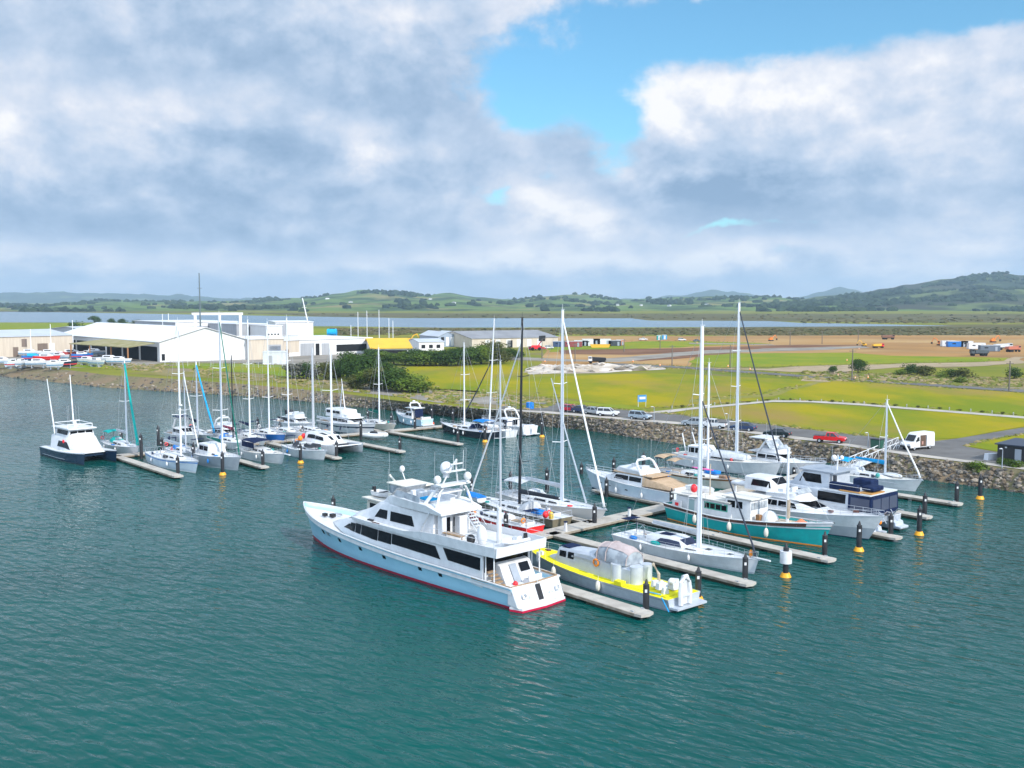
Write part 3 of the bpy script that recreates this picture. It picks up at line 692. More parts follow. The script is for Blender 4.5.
def yacht(label, loc, ang, Lw, B, top_py=None, mx=None, hullm=white, deck=decksand, stripe=None, boot=navy, cover=bluecanvas, hood=None, bim=None, genoa=None, mast=mastw, fb=1.35, mastr=.13, boomL=None, spread=2, rake=0, genoaw=.13, cabh=.5, extra=None, H=None, group=None, over=1.0, sw=.72, rail=True, wheel=True, fm=None, mast2=None, radar=False, cat='sailboat', name='sailing_yacht', fs_top=.96, dzboom=1.5):
    rt = empty(name, (loc.x, loc.y, 0), ang, label, cat, group)
    if loc.y > 150: fb *= 1.15; cabh *= 1.2
    h = Hull(Lw, B, fb*.78, fm or fb*.74, fb, over, .25, sw, 2.1, .7, .86, .04)
    ho_ = h.outer().build('hull', hullm, rt)
    h.band(-.02/fb, .16/fb, off=.012).build('boot_stripe', boot, ho_)
    if stripe: h.band(.80, .88, off=.012, stern=False).build('cove_stripe', stripe, ho_)
    h.gunwale(.035).build('toe_rail', teakm if deck == teakm else lightg, ho_)
    h.deckm().build('deck', deck, rt)
    z0 = fb*.74-.05
    if mx is None: mx = .06*Lw
    elif mx > 30: mx = mcol(loc, ang, mx)
    c = House([(-.16*Lw, B*.26, B*.24, z0, z0+cabh*.95), (-.12*Lw, B*.29, B*.25, z0, z0+cabh+.06), (.08*Lw, B*.27, B*.22, z0+.01, z0+cabh), (.22*Lw, B*.19, B*.14, z0+.05, z0+cabh*.72), (.29*Lw, B*.12, B*.05, z0+.12, z0+.22)])
    cb = c.shell(.1).build('cabin', white, rt)
    for sg in (-1, 1):
        c.win(-.10*Lw, .02*Lw, .35, .8, sg, .15, -.1).build('window', glass, cb); c.win(.045*Lw, .13*Lw, .38, .75, sg, .1, -.2).build('window', glass, cb)
    hz_ = MB()
    for x, w in ((.17*Lw, .28), (-.02*Lw, .24), (.33*Lw, .25)): hz_.box((x, 0, (z0+cabh*.88+.05) if x < .25*Lw else z0+.3), (w*2, w*2, .07))
    hz_.build('hatch', glass, cb)
    cp = MB()                                           # cockpit coamings, well and wheel
    for sg in (-1, 1): cp.box((-.29*Lw, sg*B*.27, z0+.16), (.24*Lw, .16, .36))
    cp.box((-.41*Lw, 0, z0+.14), (.14, B*.5, .3))
    cp.build('cockpit_coaming', white, rt); MB().box((-.29*Lw, 0, z0+.075), (.23*Lw, B*.45, .05)).build('cockpit_sole', teakm if deck != decktan else decktan, rt)
    if wheel: MB().ring((-.36*Lw, 0, z0+.75), .42, .025, 'x').tube([(-.345*Lw, 0, z0), (-.345*Lw, 0, z0+.8)], .07, 6).build('steering_wheel', steel, rt)
    if rail:
        h.rail(.62, 0, h.n-1, .014, .1).build('lifelines', wire, rt)
        e = h.S[-1]; k = h.S[-3]
        MB().tube([(k[1], k[3]-.08, k[5]+.65), (e[1]-.1, .12, e[5]+.7), (e[1]-.1, -.12, e[5]+.7), (k[1], -k[3]+.08, k[5]+.65)], .022, 5).tube([(e[1]-.1, .12, e[5]+.7), (e[1]-.25, .1, e[5])], .022, 5).tube([(e[1]-.1, -.12, e[5]+.7), (e[1]-.25, -.1, e[5])], .022, 5).build('pulpit', steel, rt)
        q = h.S[0]; w = q[3]-.1
        MB().tube([(q[1]+1.2, w, q[5]+.65), (q[1]+.1, w, q[5]+.7), (q[1]+.1, -w, q[5]+.7), (q[1]+1.2, -w, q[5]+.65)], .022, 5).tube([(q[1]+.1, w, q[5]+.7), (q[1]+.1, w, q[5])], .022, 5).tube([(q[1]+.1, -w, q[5]+.7), (q[1]+.1, -w, q[5])], .022, 5).build('pushpit', steel, rt)
    MB().ball((h.S[-1][1]-.25, 0, fb+.05), (.35, .09, .12), 6, 4).tube([(h.S[-1][1]-.7, 0, fb+.02), (h.S[-1][1]+.15, 0, fb-.05)], .05, 5).build('anchor', steel, rt)
    if top_py or H: rig(rt, h, top_py, mx, mast, mastr, (boomL or .36*Lw, dzboom) if cover else None, cover, genoa, genoaw, H, spread, rake=rake, dzb=cabh*.8 if -.16*Lw < mx < .25*Lw else 0, radar=radar, fs_top=fs_top)
    if hood: dodger(rt, -.15*Lw, B*.3, z0+.3, hood)
    if bim: bimini(rt, -.42*Lw, -.22*Lw, B*.34, z0+.3, z0+2.15, bim)
    for k, sg in ((-.1, 1), (.12, -1), (-.25, -1), (.1, 1)):
        i = min(range(len(h.S)), key=lambda j: abs(h.S[j][1]-k*Lw)); bq, zq = h.S[i][3], h.S[i][5]
        fender(rt, k*Lw, sg*(bq+.12), zq*.55, white if (len(label)+i) % 3 else bluecanvas)
    rn = random.Random(label)                            # the odds and ends that live on a deck
    zb_ = z0+.36
    for sg in (-1, 1): MB().tube([(-.27*Lw, sg*B*.27, zb_-.02), (-.27*Lw, sg*B*.27, zb_+.2)], .11, 8, .08).build('winch', steel, rt)
    cols = [bluecanvas, redm, orangem, tancanvas, darkcanvas, navycanvas, cream, tealcanvas]
    for k in range(3):
        x = rn.uniform(-.42, .3)*Lw; b, zz = h.at(x); sg = rn.choice((-1, 1)); y = sg*b*rn.uniform(.55, .78)
        w = rn.choice(('rope', 'bag', 'can'))
        if w == 'rope': MB().ring((x, y, zz+.08), .28, .07, 'z', 10).build('rope_coil', rn.choice(cols), rt)
        elif w == 'bag': MB().ball((x, y, zz+.1), (rn.uniform(.4, .8), .25, .22), 8, 5).build('sail_bag', rn.choice(cols), rt)
        else: MB().box((x, y, zz+.2), (.35, .2, .42)).build('jerry_can', rn.choice(cols), rt, bev=.03)
    if rn.random() < .6: MB().box((-.46*Lw, 0, z0+1.75), (1.0, B*.42, .05)).tube([(-.46*Lw, -B*.2, z0), (-.46*Lw, -B*.2, z0+1.75)], .03, 4).tube([(-.46*Lw, B*.2, z0), (-.46*Lw, B*.2, z0+1.75)], .03, 4).build('solar_panel', navycanvas, rt)
    if rn.random() < .6: MB().ring((-.46*Lw, rn.choice((-1, 1))*B*.3, z0+.75), .26, .08, 'x', 10).build('life_ring', rn.choice((orangem, white, redm)), rt)
    if extra: extra(rt, h, z0)
    return rt, h

def aerial(mb, x, y, z, h): mb.tube([(x, y, z), (x-.03*h, y, z+h)], .02, 4)

def cruiser(label, loc, ang, Lw, B, fb=(1.3, 1.35, 2.1), hullm=white, house=white, boot=navy, stripe=None, fly=True, fx=0, arch=True, bim=None, canvas=None, sc_=1.0, group=None, roof=white, over=1.3, raise_=1.35, flyscreen=True, extra=None, name='motor_cruiser', cat='motorboat', win=(-.16, .12), slope=.2):
    rt = empty(name, (loc.x, loc.y, 0), ang, label, cat, group)
    h = Hull(Lw, B, fb[0], fb[1], fb[2], over, .1, .9, 2.4, .6, .78, .06)
    ho_ = h.outer().build('hull', hullm, rt)
    h.band(-.02, .09, off=.012).build('boot_stripe', boot, ho_)
    if stripe: h.band(.62, .74, off=.014, stern=False).build('side_stripe', stripe, ho_)
    h.gunwale(.045).build('rubbing_strake', lightg, ho_)
    h.deckm().build('deck', white, rt)
    hp = MB()
    for sg in (-1, 1):
        for t in (6, 9, 11):
            p, q = h.pt(t, sg, .58), h.pt(t+1, sg, .6); a = p.lerp(q, .3); b = p.lerp(q, .75); u_ = Vector((0, 0, .16))
            hp.slab(a, b, b+u_, a+u_, (0, sg*.03, 0))
    hp.build('porthole', glass, ho_)
    z0 = fb[1]-.1; zt = z0+raise_
    a, f = win
    c = House([(a*Lw, B*.40, B*.37, z0, zt), (f*Lw-.02*Lw, B*.39, B*.34, z0+.05, zt), (f*Lw+slope*.55*Lw, B*.33, B*.24, z0+.2, zt-raise_*.55), (f*Lw+slope*1.25*Lw, B*.16, B*.08, z0+.42, z0+.5)])
    cb = c.shell(.14).build('saloon', house, rt)
    for sg in (-1, 1):
        c.win(a*Lw+.25, (a+f)/2*Lw-.1, .42, .86, sg, 0, 0).build('window', glass, cb); c.win((a+f)/2*Lw+.1, f*Lw+.3, .42, .86, sg, 0, -.35).build('window', glass, cb)
    c.front(1, .06, .86, .82).build('windscreen', glass, cb)
    c.wall(0, -.55, .25, .05, .85, -.03).build('saloon_door', glass, cb)
    ckp = MB().box((-.36*Lw, 0, z0+.09), (.24*Lw, B*.7, .06)); ckp.build('cockpit_sole', teakm, rt)
    MB().box((-.46*Lw, 0, z0+.3), (.05*Lw, B*.62, .42)).build('aft_seat', white, rt)
    MB().box((-Lw*.53, 0, .32), (.07*Lw, B*.8, .14)).build('swim_platform', lightg, rt)
    if fly:
        zf = zt+.06
        MB().prism([(a*Lw-.1*Lw, -B*.37), (f*Lw+.03*Lw, -B*.33), (f*Lw+.07*Lw, -B*.15), (f*Lw+.07*Lw, B*.15), (f*Lw+.03*Lw, B*.33), (a*Lw-.1*Lw, B*.37)], zt+.03, zt+.15).build('flybridge_deck', roof, rt)
        fl = House([(a*Lw+.02*Lw, B*.33, B*.34, zf+.06, zf+.55), ((a+f)/2*Lw, B*.32, B*.33, zf+.06, zf+.65), (f*Lw-.01*Lw, B*.28, B*.27, zf+.06, zf+.75), (f*Lw+.06*Lw, B*.15, B*.1, zf+.06, zf+.3)])
        fb_ = fl.shell(.08, .0).build('flybridge_coaming', house, rt)
        sx = (a+f)/2*Lw+.09*Lw
        if flyscreen: MB().slab((sx+.55, -B*.26, zf+.68), (sx+.55, B*.26, zf+.68), (sx+.15, B*.24, zf+1.15), (sx+.15, -B*.24, zf+1.15), (.05, 0, .02), .03).build('windscreen', clearg, fb_)
        MB().box((sx-.9, 0, zf+.85), (.4, 1.1, .7), tx=.7).box((sx-2.1, -.3, zf+.75), (.9, 1.5, .4)).build('helm_seat', lightg, rt)
    if arch:
        ax = a*Lw+.05*Lw; za = (zt+.1 if fly else zt); w = B*.36
        ar = MB().tube([(ax-.5, -w, za), (ax+.5, -w*.9, za+1.5), (ax+.75, -w*.6, za+1.85), (ax+.75, w*.6, za+1.85), (ax+.5, w*.9, za+1.5), (ax-.5, w, za)], .17, 6).build('radar_arch', white, rt)
        MB().ball((ax+.75, 0, za+2.15), (.36, .36, .2), 10, 6).build('radar_dome', white, ar)
        an = MB(); aerial(an, ax+.6, -w*.7, za+1.8, 2.6); an.build('aerial', wire, ar); an = MB(); aerial(an, ax+.6, w*.7, za+1.8, 2.2); an.build('aerial', wire, ar)
    if bim: bimini(rt, (a-.02)*Lw, (f-.04)*Lw, B*.34, zt+.6, zt+2.2, bim)
    if canvas:
        cv = House([(-.47*Lw, B*.40, B*.36, z0+.25, z0+.6), (a*Lw-.03, B*.41, B*.385, z0+.2, zt-.02)]); cv.shell(.1).build('cockpit_canopy', canvas, rt)
    h.rail(.7, 7, h.n, .022, .1, 1).build('bow_rail', steel, rt)
    MB().ball((h.S[-1][1]-.3, 0, fb[2]+.08), (.4, .1, .12), 6, 4).build('anchor', steel, rt)
    for k, sg in ((-.2, 1), (.08, 1), (-.2, -1), (.08, -1)):
        b_, z_ = h.at(k*Lw); fender(rt, k*Lw, sg*(b_+.15), z_*.5, white if sg > 0 else navycanvas, .18)
    if extra: extra(rt, h, z0, zt)
    return rt, h
# ---------------------------------------------------------- the big white motor yacht
def superyacht():
    rt = empty('motor_yacht', (-9.9, 98.2, 0), 134, 'large white three deck motor yacht with ice blue hull and red waterline stripe', 'motor yacht')
    h = Hull(34, 7.0, 1.95, 2.3, 3.75, 1.9, .15, .86, 3.9, 1.1, .66, .55, .5, 28)
    ho_ = h.outer().build('hull', iceblue, rt)
    h.band(-.03, .10, off=.015).build('boot_stripe', maroon, ho_)
    h.band(.80, .86, off=.05, i1=27, stern=False).build('rubbing_strake', white, ho_)
    h.gunwale(.07).build('cap_rail', white, ho_)
    h.deckm(inset=.1).build('deck', white, rt)
    bl = MB()
    for sg in (-1, 1):                                   # inner face of the bow bulwark
        bl.loft([[(s[1]-.02, sg*max(s[3]-.09, 0), s[5]-.56), (s[1]-.02, sg*max(s[3]-.09, 0), s[5]+.02)] for s in h.S], closed=False, c0=False, c1=False)
    bl.build('bulwark_lining', white, ho_, recalc=False)
    for x in (11.2, 7.2, 4.3, -.3, -5.6, -7.6):
        for sg in (-1, 1):
            i = min(range(len(h.S)), key=lambda j: abs(h.S[j][2]-x)); a, b = h.pt(i, sg, .56), h.pt(i, sg, .70); dx = Vector((.27, 0, 0)); d2 = (h.pt(i-1, sg, .56)-a).normalized()*.45
            MB().slab(a-d2*.5, a+d2*.5, b+d2*.5, b-d2*.5, (0, sg*.035, 0)).build('porthole', glass, ho_)
    for sg in (-1, 1):
        i = 20; a, b = h.pt(i, sg, .60), h.pt(i, sg, .72); d2 = Vector((.35, -sg*.1, 0))
        MB().slab(a-d2, a+d2, b+d2, b-d2, (0, sg*.05, 0)).build('anchor_pocket', steel, ho_)
    # main deck house
    mh = House([(-13.6, 2.92, 2.86, 1.3, 4.2), (-6, 3.08, 2.95, 1.8, 4.28), (2, 3.0, 2.8, 2.0, 4.3), (6, 2.7, 2.35, 2.3, 4.2), (8.6, 2.15, 1.75, 2.5, 3.75), (10.6, 1.5, 1.1, 2.7, 3.2), (12, .8, .4, 2.75, 2.85)])
    m1 = mh.shell(.18).build('deck_house', white, rt)
    for sg in (-1, 1):
        for x0, x1, f0, f1, s0, s1 in ((6.75, 8.2, .40, .72, 0, -1.1), (5.6, 6.65, .37, .80, 0, 0), (4.5, 5.5, .37, .83, 0, 0), (1.4, 4.4, .38, .84, 0, 0), (-.8, 1.3, .40, .84, 0, 0), (-8.1, -.9, .44, .85, .75, 0), (-13.3, -9.1, .50, .88, 0, .7)):
            mh.win(x0, x1, f0, f1, sg, s0, s1, 4).build('window', glass, m1)
    mh.wall(0, -.9, .95, .45, .93, -.04).build('saloon_door', glass, m1)
    # upper deck slab and its bulwark
    pl = [(-15.4, -2.6), (-15.0, -3.0), (-6, -3.2), (2, -3.05), (6, -2.6), (8, -2.0), (8.6, -1.2), (8.6, 1.2), (8, 2.0), (6, 2.6), (2, 3.05), (-6, 3.2), (-15.0, 3.0), (-15.4, 2.6)]
    ud = MB().prism(pl[:5]+pl[9:], 4.26, 4.48).build('upper_deck', white, rt, bev=.05)
    bw = MB()
    for sg in (-1, 1):
        bw.loft([[(x, sg*y, 4.2), (x, sg*(y+.06), 4.2), (x, sg*(y+.10), z), (x, sg*y, z)] for x, y, z in ((-15.3, 2.95, 5.05), (-13, 3.08, 5.08), (-8, 3.14, 5.08), (-5.5, 3.14, 4.95), (-3, 3.12, 4.6), (3, 3.0, 4.56), (6, 2.6, 4.5))])
    bw.loft([[(-15.36, y, 4.2), (-15.44, y, 4.2), (-15.52, y, 5.05), (-15.38, y, 5.05)] for y in (-3.02, -1, 1, 3.02)])
    bw.build('upper_bulwark', white, ud)
    for sg in (-1, 1):
        MB().tube([(-14.9, sg*2.75, 1.9), (-14.9, sg*2.75, 4.28)], .06, 6).build('deck_pillar', white, rt)
        MB().tube([(-13.9, sg*2.8, 1.9), (-13.9, sg*2.8, 4.28)], .06, 6).build('deck_pillar', white, rt)
    # wheelhouse
    ph = House([(-6.2, 2.28, 2.15, 4.4, 6.55), (0, 2.4, 2.2, 4.4, 6.6), (2.3, 2.3, 1.95, 4.4, 6.45), (4.2, 2.05, 1.6, 4.4, 5.55), (6.6, 1.7, 1.25, 4.35, 4.75), (8.8, 1.2, .7, 3.7, 3.85)])
    p1 = ph.shell(.2, .06).build('wheelhouse', white, rt)
    for sg in (-1, 1):
        ph.win(.7, 2.9, .27, .66, sg, 0, -.85).build('window', glass, p1)
        ph.win(-3.5, .1, .24, .66, sg, .45, 0).build('window', glass, p1)
    w = ph.wall(0, -.8, -.1, .30, .68, -.04); ph.wall(0, .1, .4, .08, .72, -.04, w); w.build('window', glass, p1)
    MB().slab((.9, 2.44, 4.48), (2.2, 2.4, 4.48), (2.2, 2.4, 4.66), (.9, 2.44, 4.66), (0, .62, 0)).build('name_board', brownrail, ud)
    # flybridge
    fl = House([(-7.6, 2.45, 2.5, 6.55, 6.85), (-5.5, 2.45, 2.55, 6.55, 7.35), (-2, 2.35, 2.45, 6.55, 7.45), (.4, 2.1, 2.0, 6.55, 7.35), (2.0, 1.6, 1.3, 6.5, 6.85)])
    f1 = fl.shell(.1, -.25).build('flybridge', white, rt)
    vs = MB()
    for sg in (-1, 1): vs.slab((-4.6, sg*2.5, 7.38), (-.3, sg*2.2, 7.45), (-.7, sg*2.1, 8.0), (-4.5, sg*2.4, 7.9), (0, sg*.03, 0), .03)
    vs.slab((.35, -2.0, 7.35), (.35, 2.0, 7.35), (-.35, 1.85, 8.05), (-.35, -1.85, 8.05), (.05, 0, .02), .03); vs.build('wind_deflector', clearg, f1)
    fs = MB().box((-1.4, .2, 7.5), (.6, 1.4, .8), tx=.7).box((-2.7, -.5, 7.4), (.7, .6, 1.0)).box((-2.7, .6, 7.4), (.7, .6, 1.0)).box((-4.2, -1.2, 7.3), (1.6, .6, .6)); fs.build('helm_seats', lightg, f1, bev=.06)
    MB().box((-4.3, 1.2, 7.55), (1.5, 1.0, .22)).build('seat_cover', cyancanvas, f1, bev=.06)
    # radar arch with domes
    ar = MB()
    for sg in (-1, 1):
        ar.tube([(-4.4, sg*2.2, 6.7), (-5.6, sg*1.7, 8.3), (-6.3, sg*1.2, 9.0)], .19, 6, .14); ar.tube([(-6.6, sg*2.3, 6.7), (-6.5, sg*1.7, 8.3), (-6.5, sg*1.2, 9.0)], .12, 6)
    ar.box((-6.3, 0, 9.05), (1.1, 3.6, .16)); ar.box((-5.7, 0, 8.25), (.7, 3.6, .14))
    ar.tube([(-6.0, -.9, 9.1), (-6.5, -.3, 10.6), (-6.9, 0, 11.4)], .08, 6); ar.tube([(-6.0, .9, 9.1), (-6.5, .3, 10.6), (-6.9, 0, 11.4)], .08, 6)
    ar.box((-6.6, 0, 10.3), (.5, 2.4, .08)).box((-6.9, 0, 11.0), (.16, 1.5, .1)).tube([(-7, .5, 10.3), (-7.1, .5, 11.9)], .025, 4).tube([(-7, -.7, 10.3), (-7.1, -.7, 12.2)], .025, 4)
    a1 = ar.build('radar_arch', white, rt)
    for x, y, z, r in ((-5.6, .15, 10.45, .58), (-5.9, 1.45, 9.55, .36), (-6.9, -1.35, 9.7, .37)): MB().ball((x, y, z), (r, r, r*1.08), 16, 10).tube([(x, y, z-r*1.5), (x, y, z-r*.6)], r*.5, 8).build('satellite_dome', white, a1)
    for x, y, z, l in ((-6, -1.9, 9, 3.2), (-6, 1.9, 9, 3.2), (1.0, 1.9, 6.8, 3.0)):
        wh = MB(); aerial(wh, x, y, z, l); wh.build('aerial', wire, a1)
    # aft end of the upper deck
    MB().box((-6.9, 1.75, 5.6), (.7, .55, 2.3)).box((-6.9, -.6, 5.3), (.8, 1.1, 1.7)).build('deck_locker', lightg, ud, bev=.08)
    sta = MB()
    for k in range(8): sta.box((-8.8+.28*k, -1.45, 4.7+.26*k), (.3, .8, .07))
    for y in (-1.9, -1.0): sta.tube([(-8.9, y, 4.5), (-6.6, y, 6.6)], .06, 5).tube([(-8.9, y, 5.3), (-6.6, y, 7.4)], .03, 5)
    sta.build('flybridge_stairs', lightg, ud)
    MB().box((-8.7, 1.9, 5.0), (2.4, .7, .12)).tube([(-9.8, 1.9, 4.5), (-9.8, 1.9, 5.0)], .05).tube([(-7.6, 1.9, 4.5), (-7.6, 1.9, 5.0)], .05).build('bench', teakm, ud)
    MB().tube([(-12.3, -.3, 4.48), (-12.3, -.3, 7.7)], .24, 8, .2).tube([(-12.3, -.3, 7.5), (-13.6, .9, 7.7)], .12, 6).build('crane_post', lightg, ud)
    MB().ball((-12.0, 1.5, 5.35), (.55, .4, .95), 12, 9).build('liferaft_canister', white, ud)
    MB().ball((-11.0, 1.9, 4.95), (.4, .4, .45), 10, 7).build('barbecue', blackm, ud)
    rl = MB()
    for sg in (-1, 1):
        rl.tube([(-15.2, sg*2.95, 5.5), (-8, sg*3.1, 5.5), (-5.5, sg*3.1, 5.5)], .025, 4)
        for x in (-15.2, -13, -11, -9, -7, -5.5): rl.tube([(x, sg*3.05, 5.0), (x, sg*3.05, 5.5)], .025, 4)
        rl.tube([(-5.0, sg*2.9, 4.5), (-5.3, sg*2.6, 5.6), (-6.0, sg*2.4, 6.7)], .13, 6, .1)
    rl.build('deck_rail', steel, ud)
    # aft cockpit
    MB().box((-15.35, 0, 1.22), (3.2, 5.2, .08)).build('aft_deck', teakm, rt)
    sl = MB().side([(-13.65, 1.25), (-15.3, 1.25), (-14.3, 3.1), (-13.65, 3.3)], -2.2, 1.5).build('stair_housing', white, rt, bev=.08)
    MB().slab((-15.3, -.25, 1.35), (-15.3, .55, 1.35), (-14.33, .55, 3.05), (-14.33, -.25, 3.05), (-.09, 0, .05)).build('companion_door', alumdark, sl); MB().slab((-14.75, -1.7, 2.3), (-14.75, -.6, 2.3), (-14.36, -.6, 3.0), (-14.36, -1.7, 3.0), (-.09, 0, .05)).build('window', glass, sl)
    t = MB()
    for k in range(6): t.box((-15.3+.3*k, 2.1, 1.4+.24*k), (.32, .9, .12))
    t.build('stair_treads', teakm, rt)
    MB().box((-15.9, -.9, 1.6), (.7, 1.6, .7)).box((-16.2, -.9, 2.0), (.2, 1.6, .6)).build('aft_settee', white, rt, bev=.06)
    MB().ball((-15.5, .8, 1.6), (.24, .24, .3), 8, 6).build('red_bucket', redm, rt)
    cp = MB()
    for sg in (-1, 1): cp.tube([(-16.9, sg*2.85, 2.0), (-14, sg*3.1, 2.02), (-12.5, sg*3.2, 2.06)], .09, 6)
    cp.tube([(-17.05, -2.8, 2.0), (-17.15, 0, 2.0), (-17.05, 2.8, 2.0)], .09, 6); cp.build('teak_cap_rail', teakm, rt)
    tr = MB().side([(-16.6, .4), (-17.95, .32), (-17.2, 1.95), (-16.6, 1.95)], -2.85, 2.85); tr.build('transom', white, rt, bev=.12)
    MB().slab((-17.85, -.3, .6), (-17.85, .25, .6), (-17.3, .25, 1.85), (-17.3, -.3, 1.85), (-.05, 0, .03)).build('transom_door', blackm, rt)
    MB().prism([(-17, -2.95), (-18.2, -2.6), (-18.45, 0), (-18.2, 2.6), (-17, 2.95)], .2, .38).build('swim_platform', white, rt)
    MB().prism([(-17, -2.97), (-18.22, -2.63), (-18.48, 0), (-18.22, 2.63), (-17, 2.97)], .02, .19).build('platform_stripe', M('crimson', (.50, .008, .05), .4), rt)
    for ys in ((-2.3, -1.5, -.7), (.9, 1.7)):
        r2 = MB()
        for y in ys: r2.tube([(-18.1, y, .38), (-18.1, y, 1.25)], .03, 4)
        r2.tube([(-18.1, ys[0], 1.25), (-18.1, ys[-1], 1.25)], .03, 4).build('platform_rail', steel, rt)
    for y in (1.9, -2.1): MB().ring((-17.7, y, 1.2), .24, .05, 'x', 10).build('fairlead', steel, rt)
    for y in (1.3, -1.2): MB().slab((-17.62, y-.35, 1.05), (-17.62, y+.35, 1.05), (-17.45, y+.35, 1.4), (-17.45, y-.35, 1.4), (-.04, 0, .02)).build('stern_hatch', lightg, rt)
    MB().tube([(-17.3, 0, 1.9), (-17.8, 0, 3.2)], .03, 5).build('flagstaff', white, rt)
    # foredeck
    fd = MB().box((14.0, .5, 3.15), (.5, .4, .3)).box((13.3, 0, 3.1), (.5, .5, .35)); fd.build('windlass', blackm, rt)
    MB().box((13.4, -.9, 3.1), (1.3, .2, .2)).build('deck_fitting', steel, rt); MB().box((3.2, 2.4, 4.55), (.7, .3, .12)).build('side_light', blackm, rt)
    h.rail(.45, 21, 28, .02, .1, 0).build('bow_rail', steel, rt)
    b = 2.95
    for x in (-14.5, -11, -6, 0, 5): fender(rt, x, -h.at(x)[0]-.22, 1.0, white, .24)
superyacht()
def tender():
    rt = empty('tender', tuple(Vector((-9.9, 98.2, 4.5))+Matrix.Rotation(R(134), 3, 'Z') @ Vector((-13.9, -.6, 0))), 224, 'small white inflatable tender lying across the aft upper deck of the big yacht', 'dinghy')
    rt.scale = (.8, .8, .72)
    m = MB()
    m.tube([(-1.7, .62, .55), (.6, .62, .58), (1.4, .35, .68), (1.7, 0, .74), (1.4, -.35, .68), (.6, -.62, .58), (-1.7, -.62, .55)], .23, 8).build('tube', white, rt)
    MB().prism([(-1.6, -.5), (.8, -.5), (1.5, 0), (.8, .5), (-1.6, .5)], .22, .46, 1.0).build('floor', lightg, rt)
    MB().box((-.3, 0, .75), (.5, .6, .6), tx=.6).build('console', lightg, rt); MB().box((-1.75, 0, .8), (.4, .35, .8), tx=.7).build('outboard_motor', blackm, rt)
    MB().box((-.8, 0, .11), (.15, 1.2, .22)).box((.8, 0, .11), (.15, 1.0, .22)).build('cradle', steel, rt)
tender()

